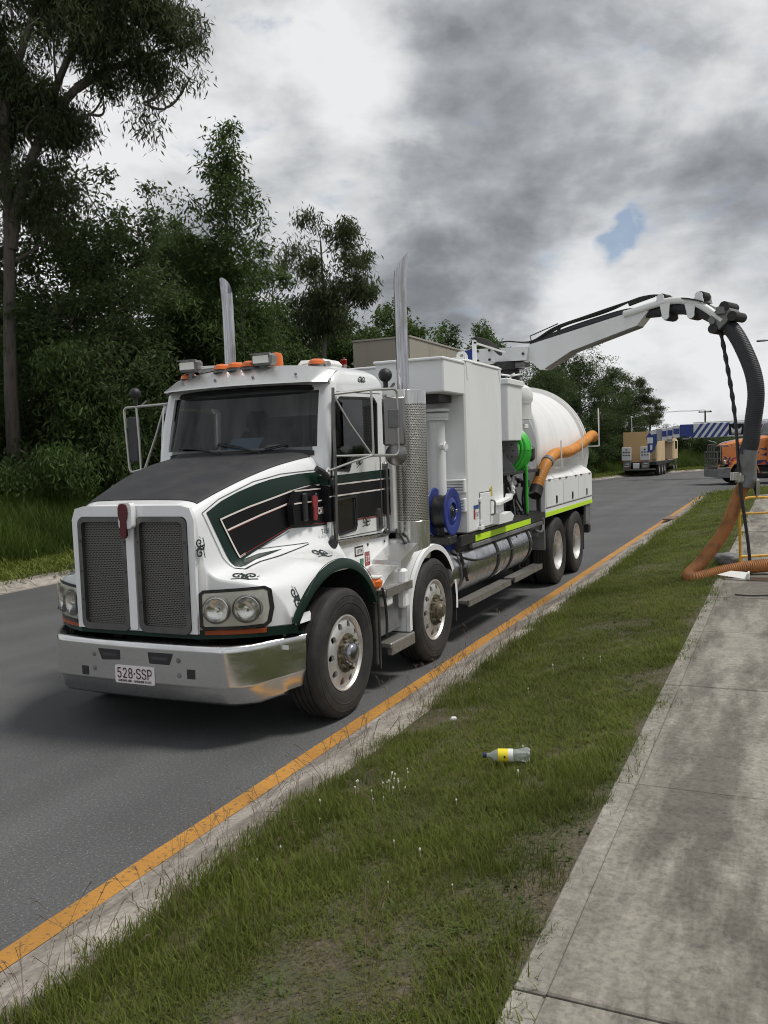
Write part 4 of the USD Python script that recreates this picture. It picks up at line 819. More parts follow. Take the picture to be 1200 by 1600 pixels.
# headlamps follow the swept front of the guards
def pod(x): return np.interp(x, [.56, .60, .65, .70, .77, .86, .94, 1.01, 1.055, 1.085, 1.14], [-.965, -.945, -.925, -.908, -.875, -.832, -.775, -.712, -.665, -.628, -.58])
def lamp_pt(x, z, out): return [x, pod(abs(x)) - .012 - out, z]
LB = [(.580, .885), (.580, 1.115), (.60, 1.135), (.985, 1.150), (1.012, 1.13), (1.022, 1.0), (1.005, .90), (.98, .875), (.85, .868), (.595, .868)]
for s in (1, -1):
    o = Polygon(LB).buffer(.012); i = Polygon(LB).buffer(-.012)
    def flat(poly, out, size=.06):
        v, f = fill2d(poly, size); return np.array([lamp_pt(a, b, out) for a, b in v]) * [s, 1, 1], (f if s > 0 else f[:, ::-1])
    hl = part('headlight', flat(o.difference(i), .014, .04), black_plastic, VT, smooth=30)
    part('reflector', flat(i.difference(Point(.688, 1.005).buffer(.092)).difference(Point(.882, 1.005).buffer(.092)), .012, .04), lamp_panel, hl, smooth=30)
    for cx in (.688, .882):
        ang = math.atan2(pod(cx + .08) - pod(cx - .08), .16)
        b = MB(); b.lathe([(.096, -.008), (.093, .012), (.087, .014), (.083, .004), (.066, -.008), (.035, -.016), (0, -.018)], axis='y', n=36)
        b.v = [v * [1, -1, 1] for v in b.v]; b.place(rotz(ang * s), [cx * s, pod(cx) - .036, 1.005]); part('lamp_bowl', b, lamp_bowl, hl, smooth=30)
        b = MB(); b.lathe([(.104, .0), (.104, .010), (.093, .020), (.090, .016)], axis='y', n=36)
        b.v = [v * [1, -1, 1] for v in b.v]; b.place(rotz(ang * s), [cx * s, pod(cx) - .030, 1.005]); part('lamp_ring', b, grey_steel, hl)
        b = MB(); b.cyl([cx * s, pod(cx) - .02, 1.0], [cx * s, pod(cx) - .046, 1.0], .019, .013, 10); part('bulb', b, lamp_bowl, hl)
    v, f = fill2d(o.buffer(-.006), .05); part('lamp_cover', (np.array([lamp_pt(a, b, .050) for a, b in v]) * [s, 1, 1], f if s > 0 else f[:, ::-1]), clear_lens, hl, smooth=True)
    ind = MB()
    xs = np.linspace(.60, .99, 9); q = np.array([[[x * s, pod(x) - .018, .855], [x * s, pod(x) - .030, .85], [x * s, pod(x) - .030, .822], [x * s, pod(x) - .018, .818]] for x in xs]); ind.grid(q, s < 0)
    part('indicator', ind, amber_dark, VT, smooth=False)
# bumper
bx = np.r_[np.linspace(-1, 1, 61)]
def bump_y(u): a = np.abs(u); return -1.035 + .07 * a ** 2 + np.where(a > .66, .47 * (np.maximum(a - .66, 0) / .34) ** 1.55, 0)
BH = 1.165
prof = [(.735, .10), (.752, .05), (.752, .012), (.735, -.006), (.70, -.012), (.46, -.012), (.445, -.004), (.43, .004), (.33, .045), (.305, .07), (.30, .16)]
bp = np.array([[[u * BH, bump_y(u) + d, z + (.05 * max(0, abs(u) - .8) / .2 * (1 if z < .5 else .4) )] for z, d in prof] for u in bx])
bp[..., 0] -= np.sign(bp[..., 0]) * np.clip((np.array([d for _, d in prof]))[None, :] - .02, 0, .1) * (np.abs(bx)[:, None] > .93)
bum = part('bumper', MB().grid(bp), bumper_m, VT, smooth=45)
def bpt(x, out=.002): return bump_y(x / BH) - .012 - out
def on_bumper(poly, out, m, name, par, thick=.006, size=.05):
    v, f = fill2d(poly, size); q = np.array([[a, bpt(a, out), b] for a, b in v]); return part(name, (q, f), m, par, smooth=30)
for cx, poly in ((-.245, [(-.345, .675), (-.145, .675), (-.145, .615), (-.315, .605)]), (.245, [(.345, .675), (.135, .675), (.145, .605), (.315, .605)])):
    on_bumper(Polygon(poly).buffer(.008), .001, black_plastic, 'bumper_opening', bum)
    on_bumper(Polygon(poly).buffer(-.022), .0025, cab_trim, 'recess', bum)
for x, z in ((-.50, .50), (.505, .54)): on_bumper(rrect(x - .035, z - .035, x + .035, z + .035, .004), .0015, black_plastic, 'bumper_opening', bum)
for x in (-.40, .40):
    for z in (.635, .525):
        bl = MB(); bl.lathe([(.0, .012), (.012, .010), (.020, .002), (.020, -.004)], (0, 0, 0), 'y', 12); bl.v[-1] = bl.v[-1] * [1, -1, 1] + [x, bpt(x, 0), z]; part('bumper_bolt', bl, grey_steel, bum)
part('bumper_reflector', MB().box([1.10, bump_y(.9) + .012, .70], [.05, .004, .03]), white_sticker, bum)
np_ = part('number_plate', MB().prism(rrect(-.186, .435, .186, .57, .014), (0, bpt(0, .002), 0), (1, 0, 0), (0, 0, 1), .006), plate_white, VT)
def text_on(name, txt, h, o, u, v, m, par, depth=.002, bold=False, width=None, sx=1.0):
    q = meshkit.text_mesh(txt, h, depth, bold); V_ = np.asarray(q.vertices) * [sx, 1, 1]
    if width: V_[:, 0] *= width / np.ptp(V_[:, 0])
    V_[:, 0] -= (V_[:, 0].min() + V_[:, 0].max()) / 2
    u, v = np.asarray(u, float), np.asarray(v, float); w = np.cross(u, v)
    return part(name, (np.asarray(o, float) + V_[:, :1] * u + V_[:, 1:2] * v + V_[:, 2:] * w, q.faces), m, par, smooth=False)
text_on('lettering', '528\u00b7SSP', .078, (0, bpt(0, .009), .475), (1, 0, 0), (0, 0, 1), plate_text, np_, width=.325)
text_on('small_lettering', 'QUEENSLAND - SUNSHINE STATE', .016, (0, bpt(0, .009), .447), (1, 0, 0), (0, 0, 1), plate_text, np_, width=.31)

# --- stripes, pin lines and scrolls on the bonnet
G_out = Polygon([(-.865, 1.70), (-.705, 1.775), (-.53, 1.835), (-.342, 1.885), (-.2, 1.912), (-.057, 1.929), (.15, 1.945), (.43, 1.952), (.43, 1.50), (.20, 1.50), (-.02, 1.51), (-.06, 1.505), (-.575, 1.325), (-.42, 1.352), (-.193, 1.364), (-.477, 1.315), (-.60, 1.283), (-.645, 1.278), (-.68, 1.287), (-.715, 1.36)])
BLK = Polygon([(-.733, 1.632), (-.45, 1.705), (0, 1.795), (.2, 1.822), (.43, 1.832), (.43, 1.52), (.275, 1.524), (-.02, 1.532), (-.07, 1.52), (-.6, 1.352)])
dec = part('green_stripe', hood_decal(G_out, .004), green_dark, VT, smooth=True)
part('black_panel', hood_decal(BLK, .008), black_paint, dec, smooth=True)
def dec_line(pts, w, off, m, name, par): return part(name, hood_decal(LineString(pts).buffer(w / 2, cap_style='flat'), off, .03), m, par, smooth=True)
dec_line([(.43, 1.84), (.2, 1.83), (0, 1.803), (-.45, 1.713), (-.745, 1.638), (-.605, 1.342), (-.545, 1.362)], .013, .012, line_cream, 'cream_line', dec)
dec_line([(-.69, 1.552), (-.35, 1.64), (-.028, 1.711), (.06, 1.722), (.2, 1.728), (.43, 1.742)], .013, .012, line_cream, 'cream_line', dec)
dec_line([(-.683, 1.542), (-.35, 1.630), (-.028, 1.701), (.43, 1.732)], .004, .013, line_red, 'red_line', dec)
dec_line([(-.60, 1.345), (-.07, 1.513), (-.02, 1.526), (.43, 1.512)], .006, .013, line_red, 'red_line', dec)
dec_line([(-.905, 1.700), (-.72, 1.79), (-.36, 1.905), (-.06, 1.952), (.43, 1.972)], .005, .004, line_dark, 'pin_line', VT)
dec_line([(-.905, 1.700), (-.76, 1.36), (-.70, 1.275), (-.64, 1.262), (-.47, 1.298), (.10, 1.372)], .005, .004, line_dark, 'pin_line', VT)
dec_line([(-.05, 1.49), (-.40, 1.385), (.10, 1.382)], .004, .004, line_dark, 'pin_line', VT)
yy = np.linspace(-.55, .58, 24)
part('pin_line', MB().tube(np.stack([1.208 + 0 * yy, yy, ARCH_Z + np.sqrt(.775 ** 2 - yy ** 2)], -1) * [1, 1, 1] - np.stack([.03 * np.clip((ARCH_Z + np.sqrt(.775 ** 2 - yy ** 2) - 1.12) * 6, 0, 1), 0 * yy, .02 * np.clip((ARCH_Z + np.sqrt(.775 ** 2 - yy ** 2) - 1.12) * 6, 0, 1)], -1), .003, 5), line_dark, VT)
def scroll2d(w):
    """a painted scroll: two curls, a stem and an offshoot, as a flat shape"""
    L_ = []
    def curl(cx, cy, r, a0, turns, sgn=1):
        t = np.linspace(0, 1, 22); a = a0 + sgn * 2 * PI * turns * t; rr = r * (1 - .8 * t); return LineString(np.c_[cx + rr * np.cos(a), cy + rr * np.sin(a)])
    L_ += [(curl(-.28, .08, .24, -.6, 1.15), .07), (curl(.24, .10, .22, 3.6, 1.1, -1), .07), (LineString([(-.5, -.2), (-.2, -.14), (.1, -.2), (.45, -.12)]), .05), (curl(-.02, -.06, .16, .5, .9), .06), (LineString([(.44, .02), (.52, .08)]), .03), (LineString([(-.12, .28), (.0, .12), (.1, -.18)]), .08)]
    return affinity.scale(shapely.union_all([g.buffer(q / 2) for g, q in L_]), w, w, origin=(0, 0))
def scroll_hood(y, z, w, rot=0.0):
    s_ = affinity.translate(affinity.rotate(affinity.scale(scroll2d(w), 1, .62, origin=(0, 0)), rot, origin=(0, 0)), y, z)
    return part('painted_scroll', hood_decal(s_, .004, .05), line_dark, VT, smooth=True)
# scrolls on the gently rising guard top are laid from above
_top = LinearNDInterpolator(HG[:, 36:62].reshape(-1, 3)[:, :2], HG[:, 36:62].reshape(-1, 3)[:, 2])
def scroll_top(x, y, w, rot):
    v, f = fill2d(affinity.translate(affinity.rotate(scroll2d(w), rot, origin=(0, 0)), x, y), .05); z = _top(v[:, 0], v[:, 1]); return part('painted_scroll', (np.c_[v, np.nan_to_num(z, nan=1.25) + .005], f), line_dark, VT, smooth=True)
scroll_top(.82, -.755, .20, 35); scroll_top(1.0, .10, .20, 80); scroll_top(-.90, -.70, .2, -30)
def scroll_flat(o, u, v, w, rot=0):
    g = affinity.rotate(scroll2d(w), rot, origin=(0, 0)); return part('painted_scroll', MB().prism(g, o, u, v, .0015), line_dark, VT, smooth=False)
scroll_flat((.605, -.975, 1.46), (.25, .97, 0), (0, 0, 1), .15, 90)
scroll_hood(-.535, 1.04, .17, 90)
# air intake and its badge on the bonnet flank
ai = part('air_intake', MB().prism(Polygon([(-.05, 1.545), (.36, 1.53), (.40, 1.80), (.30, 1.835), (.02, 1.80), (-.07, 1.70)]).buffer(.012), (.79, 0, 0), (0, 1, 0), (0, 0, 1), .055), black_paint, VT, smooth=25)
part('intake_band', MB().span([.842, -.06, 1.705], [.849, .40, 1.716]), line_cream, ai); part('intake_band', MB().span([.842, -.04, 1.806], [.849, .38, 1.817]), line_cream, ai)
part('intake_hump', MB().span([.84, .06, 1.56], [.875, .12, 1.79], .012), black_plastic, ai); part('intake_hump', MB().span([.84, .27, 1.56], [.868, .30, 1.78], .012), black_plastic, ai)
part('side_badge', MB().prism(affinity.affine_transform(Polygon(sh + [(-x, z) for x, z in sh[::-1]][1:-1]).buffer(0), [1, 0, 0, .8, .22, .335]), (.874, 0, 0), (0, 1, 0), (0, 0, 1), .012), badge_side, ai)

# --- cab
def ring(z, hw, yf, yr, rf, rr):
    P = []
    for cx, cy, r, a0 in ((hw - rf, yf + rf, rf, -90), (hw - rr, yr - rr, rr, 0), (-hw + rr, yr - rr, rr, 90), (-hw + rf, yf + rf, rf, 180)):
        for a in np.radians(np.linspace(a0, a0 + 90, 7)): P.append((cx + r * math.cos(a), cy + r * math.sin(a), z))
    return np.array(P)
def loft(rings):
    n = len(rings[0]); V_ = np.vstack(rings + [rings[0].mean(0, keepdims=True), rings[-1].mean(0, keepdims=True)]); F_ = []
    for i in range(len(rings) - 1):
        for j in range(n):
            k = (j + 1) % n; a, b, c, d = i * n + j, i * n + k, (i + 1) * n + k, (i + 1) * n + j; F_ += [[a, b, c], [a, c, d]]
    N_ = len(rings) * n
    for j in range(n):
        k = (j + 1) % n; F_ += [[k, j, N_], [(len(rings) - 1) * n + j, (len(rings) - 1) * n + k, N_ + 1]]
    return m3.Manifold(m3.Mesh(np.asarray(V_, np.float32), np.asarray(F_, np.uint32)))
YR = 1.64
outer = loft([ring(1.02, .90, .50, YR, .06, .04), ring(1.5, .905, .46, YR, .06, .04), ring(2.08, .91, .435, YR, .065, .05), ring(2.40, .908, .50, YR, .07, .06), ring(2.70, .895, .575, YR, .09, .07), ring(2.775, .885, .61, YR, .12, .09),
              ring(2.83, .855, .66, YR - .02, .2, .12), ring(2.875, .79, .73, YR - .06, .22, .16), ring(2.905, .66, .86, YR - .15, .25, .2), ring(2.915, .4, 1.0, YR - .3, .2, .2)])
inner_ = loft([ring(1.45, .85, .50, YR - .05, .1, .03), ring(2.08, .86, .49, YR - .05, .12, .04), ring(2.66, .84, .63, YR - .05, .12, .05), ring(2.78, .70, .75, YR - .12, .15, .1)])
def prism_x(poly, x0, x1): return m3.Manifold.extrude(m3.CrossSection([list(poly.exterior.coords)[:-1][::1 if poly.exterior.is_ccw else -1]]), x1 - x0).transform([[0, 0, 1, x0], [1, 0, 0, 0], [0, 1, 0, 0]])
WIN = Polygon([(.505, 1.98), (.77, 1.965), (.83, 2.055), (.90, 2.075), (1.36, 2.10), (1.38, 2.55), (1.33, 2.59), (.66, 2.57), (.575, 2.52)]).buffer(.012, join_style='round')
WINR = Polygon([(.52, 1.96), (.80, 1.95), (.86, 2.05), (1.36, 2.09), (1.38, 2.56), (.66, 2.57), (.58, 2.52)])
cabm = outer - inner_ - prism_x(WIN, .80, 1.2) - prism_x(WIN, -1.2, -.80)
wsp = m3.Manifold.extrude(m3.CrossSection([[(-.79, 2.17), (.79, 2.17), (.77, 2.655), (-.77, 2.655)]]), 1.0).transform([[1, 0, 0, 0], [0, 0, -1, 1.0], [0, 1, 0, 0]])
cabm = cabm - wsp
rearw = m3.Manifold.cube([1.0, .4, .35]).translate([-.5, 1.45, 2.15]); cabm = cabm - rearw
cabp = part('cab', cabm, paint_white, VT, smooth=35)
part('rear_window', MB().span([-.52, YR - .03, 2.13], [.52, YR - .02, 2.52]), dark_glass, cabp)
def ws(u, v, out=0.0):   # windscreen surface; u across -1..1, v 0 bottom .. 1 top
    hw = .842 - .03 * v; x = u * hw
    return np.array([x, .455 + .145 * v - .085 * (1 - u * u) - out + .06 * max(0, abs(u) - .88) / .12, 2.125 - .03 * abs(u) ** 4 + .575 * v])
us, vs_ = np.linspace(-1, 1, 25), np.linspace(0, 1, 9)
wsf = MB().grid(np.array([[ws(u, v, .012) for v in vs_] for u in us]))
part('windscreen', wsf, tint_glass, cabp, smooth=True)
fr = MB(); inset = lambda u, v: (u * .945, .055 + v * .90)
per = [(u, 0) for u in np.linspace(-1, 1, 21)] + [(1, v) for v in np.linspace(.1, .9, 8)] + [(u, 1) for u in np.linspace(1, -1, 21)] + [(-1, v) for v in np.linspace(.9, .1, 8)]
o_ = np.array([ws(u * 1.015, -.02 + v * 1.05, .018) for u, v in per + per[:1]]); i_ = np.array([ws(*inset(u, v), .024) for u, v in per + per[:1]])
fr.grid(np.stack([o_ + [0, .02, 0], o_, i_, i_ + [0, .02, 0]], 1))
part('windscreen_rubber', fr, black_plastic, cabp, smooth=30)
wp = MB()
for a, b, c in (((-.12, 2.13), (-.30, 2.17), (-.62, 2.205)), ((.30, 2.13), (.14, 2.165), (-.16, 2.215)), ((.12, 2.13), (.30, 2.15), (.52, 2.19))):
    pts = []
    for x, z in (a, b, c): u = x / .83; pts.append(ws(u, (z - 2.125) / .575, .045))
    wp.tube(smooth_path(pts, 10), .008, 6); wp.tube([pts[1] + (pts[2] - pts[1]) * .1 + [0, .012, .01], (pts[1] + pts[2]) / 2 + [0, .012, .014], pts[2] + [0, .012, .01]], .006, 5)
part('wiper', wp, black_plastic, cabp)
# visor: bright metal, bowed
vis = []
for u in np.linspace(-1, 1, 31):
    hw = .86; a = abs(u); yo = .10 * (1 - u * u)
    side = max(0, (a - .93) / .07)
    vis.append([[u * hw * .985, .74 - yo + .06 * side, 2.905 - .06 * a ** 3], [u * hw * .99, .66 - yo * 1.2 + .06 * side, 2.885 - .06 * a ** 3], [u * hw, .47 - yo * 1.3 + .10 * side, 2.735 - .005 * a], [u * hw, .46 - yo * 1.3 + .10 * side, 2.722 - .005 * a], [u * hw * .99, .49 - yo * 1.3 + .1 * side, 2.728 - .005 * a]])
vi = part('sun_visor', MB().grid(np.array(vis), True), visor_m, cabp, smooth=40)
pair('visor_end', MB().add([[.846, .78, 2.805], [.85, .66, 2.80], [.861, .565, 2.735], [.862, .60, 2.70], [.865, .80, 2.745]], [[0, 1, 2], [0, 2, 3], [0, 3, 4]]), stainless, vi)
rv = MB()
for x in (-.6, -.2, .2, .6): rv.cyl([x, .54 - .13 * (1 - (x / .86) ** 2), 2.79], [x, .53 - .13 * (1 - (x / .86) ** 2), 2.80], .012, n=8)
part('visor_bolts', rv, grey_steel, vi)
# interior
part('dashboard', MB().span([-.80, .50, 1.75], [.80, .95, 2.10], .06).span([-.7, .52, 2.08], [-.15, .80, 2.16], .04), cab_trim, cabp)
st = []
for x in (-.42, .42):
    st_ = MB().span([x - .25, 1.0, 1.45], [x + .25, 1.45, 1.75], .08).span([x - .25, 1.36, 1.7], [x + .25, 1.52, 2.36], .07).span([x - .13, 1.36, 2.36], [x + .13, 1.46, 2.56], .05)
    part('cab_seat', st_, seat_dark, cabp)
sw = MB(); a = np.linspace(0, 2 * PI, 25); sw.tube(np.c_[.20 * np.cos(a), .20 * np.sin(a), 0 * a], .014, 8, False).cyl([0, 0, -.12], [0, 0, .02], .03).cyl([-.19, 0, 0], [.19, 0, 0], .012)
sw.place(rotx(math.radians(-50)), [-.42, .98, 2.08]); part('steering_wheel', sw, black_plastic, cabp)
part('paper', MB().box([-.05, .60, 2.20], [.34, .20, .012], 0, rotx(.75)), blue_paper, cabp); part('paper', MB().box([.22, .66, 2.16], [.20, .14, .01], 0, rotx(.6)), white_sticker, cabp)
part('dash_clutter', MB().box([-.62, .60, 2.13], [.16, .10, .05], .01), rust, cabp); part('dash_clutter', MB().box([.45, .60, 2.13], [.22, .10, .05], .01), rust, cabp)
part('window_cloth', MB().grid(np.array([[[.845 + .01 * math.sin(6 * z + y * 9), y, z] for z in np.linspace(2.0, 2.02 + .5 * (1 - (y - .52) / .28), 6)] for y in np.linspace(.54, .80, 7)])), teal_cloth, cabp, smooth=True)
# door
DOOR = Polygon([(.485, 1.42), (.49, 1.36), (1.42, 1.335), (1.50, 1.36), (1.535, 1.45), (1.535, 2.60), (1.50, 2.655), (.62, 2.63), (.56, 2.58), (.475, 1.98)]).buffer(-.004)
LOWW = Polygon([(.53, 1.44), (.56, 1.405), (.86, 1.425), (.885, 1.46), (.885, 1.715), (.52, 1.70)])
for s in (1, -1):
    d = DOOR.difference(WIN).difference(LOWW) if s > 0 else DOOR.difference(WIN)
    M = MB().prism(d, (.905, 0, 0), (0, 1, 0), (0, 0, 1), .016)
    dp = part('door', M.get() if s > 0 else mir(M), paint_white, cabp, smooth=25)
    if s < 0: continue
    sl = MB()
    sl.prism(LineString(list(DOOR.buffer(.006).exterior.coords)).buffer(.004), (.909, 0, 0), (0, 1, 0), (0, 0, 1), .004); part('door_seam', sl, black_plastic, cabp, smooth=False)
    for nm, pg, m in (('green_band', Polygon([(.47, 1.83), (1.55, 1.845), (1.66, 1.847), (1.66, 1.94), (.79, 1.922), (.47, 1.915)]), green_dark), ('black_band', Polygon([(.46, 1.525), (.90, 1.515), (1.66, 1.505), (1.66, 1.845), (.47, 1.828)]), black_paint)):
        part(nm, MB().prism(pg.difference(LOWW.buffer(.012)).difference(WIN), (.921, 0, 0), (0, 1, 0), (0, 0, 1), .003), m, cabp, smooth=False)
    for z0, z1 in ((1.836, 1.85), (1.740, 1.752)):
        part('cream_line', MB().prism(LineString([(.47, z0), (1.66, z1)]).buffer(.0065, cap_style='flat').difference(LOWW), (.924, 0, 0), (0, 1, 0), (0, 0, 1), .002), line_cream, cabp, smooth=False)
    part('red_line', MB().prism(LineString([(.47, 1.512), (1.66, 1.497)]).buffer(.005, cap_style='flat').difference(LOWW), (.9235, 0, 0), (0, 1, 0), (0, 0, 1), .002), line_red, cabp, smooth=False)
    part('lower_window', MB().prism(LOWW, (.902, 0, 0), (0, 1, 0), (0, 0, 1), .008), dark_glass, cabp, smooth=False)
    part('lower_window_rubber', MB().prism(LOWW.buffer(.013).difference(LOWW.buffer(-.006)), (.915, 0, 0), (0, 1, 0), (0, 0, 1), .014), black_plastic, cabp, smooth=False)
    part('door_handle', MB().prism(Polygon([(1.315, 1.385), (1.41, 1.385), (1.41, 1.52), (1.362, 1.57), (1.315, 1.52)]).buffer(.008), (.921, 0, 0), (0, 1, 0), (0, 0, 1), .02).box([.945, 1.362, 1.45], [.012, .06, .10], .005), grille_frame, cabp)
    part('pin_line', MB().prism(LineString([(.56, 1.375), (1.40, 1.365), (1.49, 1.40), (1.50, 1.50)]).buffer(.003), (.921, 0, 0), (0, 1, 0), (0, 0, 1), .002), line_dark, cabp, smooth=False)
    scroll_flat((.922, 1.09, 1.465), (0, 1, 0), (0, 0, 1), .16); scroll_flat((.922, .99, 2.02), (0, 1, 0), (0, 0, 1), .14, 20); scroll_flat((.889, 1.16, 2.75), (0, 1, 0), (.12, 0, 1), .16, 0)
    text_on('model_lettering', 'T408', .045, (.897, .35, 1.43), (0, 1, 0), (0, 0, 1), line_dark, cabp, width=.15)
    text_on('engine_lettering', 'CAT', .055, (.853, .362, 1.60), (0, 1, 0), (0, 0, 1), line_cream, cabp, bold=True, width=.10)
    part('side_window', MB().prism(WIN.buffer(.006), (.897, 0, 0), (0, 1, 0), (0, 0, 1), .005), tint_glass, cabp, smooth=False)
    part('window_rubber', MB().prism(WIN.buffer(.014).difference(WIN.buffer(-.008)), (.904, 0, 0), (0, 1, 0), (0, 0, 1), .021), black_plastic, cabp, smooth=False)
part('side_window', MB().prism(WINR, (-.902, 0, 0), (0, 1, 0), (0, 0, 1), .005), tint_glass, cabp, smooth=False)
cw = pair('cowl_side', MB().prism(Polygon([(.415, 1.30), (.485, 1.30), (.485, 1.96), (.45, 1.985), (.415, 1.95)]), (.88, 0, 0), (0, 1, 0), (0, 0, 1), .026), paint_white, cabp, smooth=25)
part('black_band', MB().prism(Polygon([(.416, 1.525), (.484, 1.523), (.484, 1.83), (.416, 1.827)]), (.906, 0, 0), (0, 1, 0), (0, 0, 1), .004), black_paint, cw, smooth=False)
part('green_band', MB().prism(Polygon([(.416, 1.838), (.484, 1.84), (.484, 1.918), (.416, 1.914)]), (.906, 0, 0), (0, 1, 0), (0, 0, 1), .004), green_dark, cw, smooth=False)
part('cream_line', MB().span([.91, .416, 1.826], [.913, .484, 1.837]).span([.911, .416, 1.734], [.914, .484, 1.744]), line_cream, cw, smooth=False)
part('black_infill', MB().span([.80, .398, 1.525], [.909, .4135, 1.832]), black_paint, cw, smooth=False); part('green_infill', MB().span([.80, .398, 1.838], [.909, .4135, 1.916]), green_dark, cw, smooth=False)
part('bonnet_hinge', MB().tube([[.86, .30, 1.98], [.885, .36, 1.95], [.90, .42, 1.90]], .028, 8).box([.93, .44, 1.86], [.04, .05, .07], .01), black_plastic, cw)
part('bonnet_latch', MB().tube([[.905, .48, 1.80], [.925, .50, 1.76], [.925, .50, 1.71]], .012, 6), black_plastic, cw)
# sill under the door
sill = part('cab_sill', MB().prism(Polygon([(.36, 1.31), (1.60, 1.29), (1.60, .99), (.78, 1.02), (.60, 1.12), (.36, 1.22)]), (.885, 0, 0), (0, 1, 0), (0, 0, 1), .02), paint_white, VT, smooth=25)
part('sill_strip', MB().prism(LineString([(.55, 1.325), (1.56, 1.31)]).buffer(.018, cap_style='flat'), (.892, 0, 0), (0, 1, 0), (0, 0, 1), .03), stainless, sill)
part('sticker', MB().span([.9055, .86, 1.17], [.908, 1.03, 1.26]), black_paint, sill); part('sticker', MB().span([.908, .875, 1.185], [.9095, 1.015, 1.245]), white_sticker, sill)
text_on('sticker_lettering', '10TN', .036, (.910, .945, 1.197), (0, 1, 0), (0, 0, 1), line_dark, sill, .0012, width=.11)
part('sticker', MB().span([.9055, 1.06, 1.06], [.908, 1.16, 1.19]), badge_side, sill); part('sticker', MB().span([.9055, .96, 1.05], [.908, 1.03, 1.14]), sticker_green, sill)
text_on('sticker_lettering', 'E1', .05, (.909, 1.11, 1.10), (0, 1, 0), (0, 0, 1), white_sticker, sill, .0012)
part('sill_stud', MB().cyl([.90, 1.13, 1.255], [.912, 1.13, 1.255], .013, n=10), black_plastic, sill); part('sill_stud', MB().cyl([.90, 1.50, 1.245], [.912, 1.50, 1.245], .011, n=10), black_plastic, sill)
part('mirror_pole', MB().tube([[.945, .455, 1.36], [.95, .47, 1.9], [.935, .50, 2.50], [.93, .52, 2.66]], .0145, 8), grille_frame, VT)
part('grab_rail', MB().cyl([.95, 1.50, 1.34], [.95, 1.50, 1.98], .017).box([.94, 1.50, 1.98], [.05, .05, .05], .01).box([.935, 1.50, 1.34], [.05, .06, .06], .01), grille_frame, VT)
part('grab_rail', MB().cyl([.965, 1.34, 1.42], [.965, 1.34, 2.08], .006, n=6), grille_frame, VT)
part('rubber_foot', MB().lathe([(0, .03), (.05, .028), (.06, .0), (0, 0)], (.915, .43, 1.35), 'x', 16), black_plastic, VT)
# mirrors
def tight(pts, r, n=6):
    """straight runs joined by short bends"""
    P = [np.array(p, float) for p in pts]; out = [P[0]]
    for a, b, c in zip(P, P[1:], P[2:]):
        u, w = b - unit(b - a) * r, b + unit(c - b) * r
        out += [(1 - t) ** 2 * u + 2 * t * (1 - t) * b + t * t * w for t in np.linspace(0, 1, n)]
    return np.array(out + [P[-1]])
for s in (1, -1):
    b = MB(); T1, T2 = .0105, .0125
    if s > 0:
        b.tube(tight([(.915, .55, 2.61), (1.13, .85, 2.65), (1.26, 1.12, 2.665), (1.255, 1.12, 2.07), (1.13, .85, 2.075)], .06), T2, 8)
        b.tube([(.915, .56, 2.59), (1.0, .68, 2.35), (1.12, .84, 2.08)], T1, 8); b.tube([(1.13, .85, 2.64), (1.13, .85, 2.36), (1.13, .85, 2.08)], T2, 8)
        b.tube([(.92, .40, 1.96), (1.02, .62, 2.02), (1.13, .85, 2.08)], T1, 8); b.tube([(.92, .55, 2.08), (1.03, .7, 2.08), (1.13, .85, 2.08)], T1, 8)
        cx, cy = 1.20, 1.08
    else:
        b.tube(tight([(-.89, .60, 2.63), (-1.42, .60, 2.62), (-1.385, .60, 1.99), (-.84, .52, 2.07)], .055), T2, 8)
        b.tube([(-.92, .60, 2.62), (-1.05, .60, 2.32), (-1.18, .575, 2.02)], T1, 8); b.tube([(-1.265, .60, 2.62), (-1.25, .60, 2.3), (-1.235, .585, 2.01)], T1, 8)
        cx, cy = -1.335, .63
    mp = part('mirror_bracket', b, tube_metal, VT)
    R_ = rotz(.12 * s)
    if s > 0:
        m_ = MB().box([0, 0, 0], [.21, .05, .44], .02, rotz(.35)); m_.place(np.eye(3), [cx + .01, cy + .06, 2.375]); part('mirror', m_, mirror_back, mp, smooth=40)
        m_ = MB().box([0, 0, 0], [.19, .006, .41], 0, rotz(.35)); m_.place(np.eye(3), [cx + .001, cy + .088, 2.375]); part('mirror_face', m_, mirror_glass, mp)
        part('mirror_mount', MB().box([cx + .025, cy + .02, 2.40], [.10, .02, .17], .008, rotz(.35)), grey_steel, mp)
        c = MB(); c.lathe([(0, -.035), (.05, -.03), (.085, -.012), (.10, .0), (.10, .012), (.0, .012)], (0, 0, 0), 'y', 28); c.place(rotz(.3), [cx + .02, cy + .06, 2.075]); part('round_mirror', c, mirror_back, mp)
    else:
        part('mirror', MB().box([cx, cy, 2.31], [.13, .05, .44], .018), cab_trim, mp, smooth=40); part('mirror_face', MB().box([cx, cy + .029, 2.31], [.11, .006, .41]), mirror_glass, mp)
    k = (cx - .02, cy - .03, 2.725) if s > 0 else (-1.27, .60, 2.69)
    c = MB(); c.mesh(trimesh.creation.icosphere(2, .062 if s > 0 else .055)); c.place(np.eye(3), [k[0], k[1], k[2] + .06]); c.cyl([k[0], k[1], k[2] - .05], [k[0], k[1], k[2] + .03], .022, n=10).cyl([k[0] + .02, k[1] + .05, k[2] - .06], [k[0] + .03, k[1] + .12, k[2] - .01], .012, n=6)
    part('mirror_camera', c, black_plastic, mp)
part('washer_bottle', MB().cyl([-.82, .60, 2.14], [-.83, .61, 2.28], .025, n=10), sticker_green, cabp); part('washer_cap', MB().cyl([-.83, .61, 2.285], [-.83, .61, 2.32], .022, n=10), white_sticker, cabp)
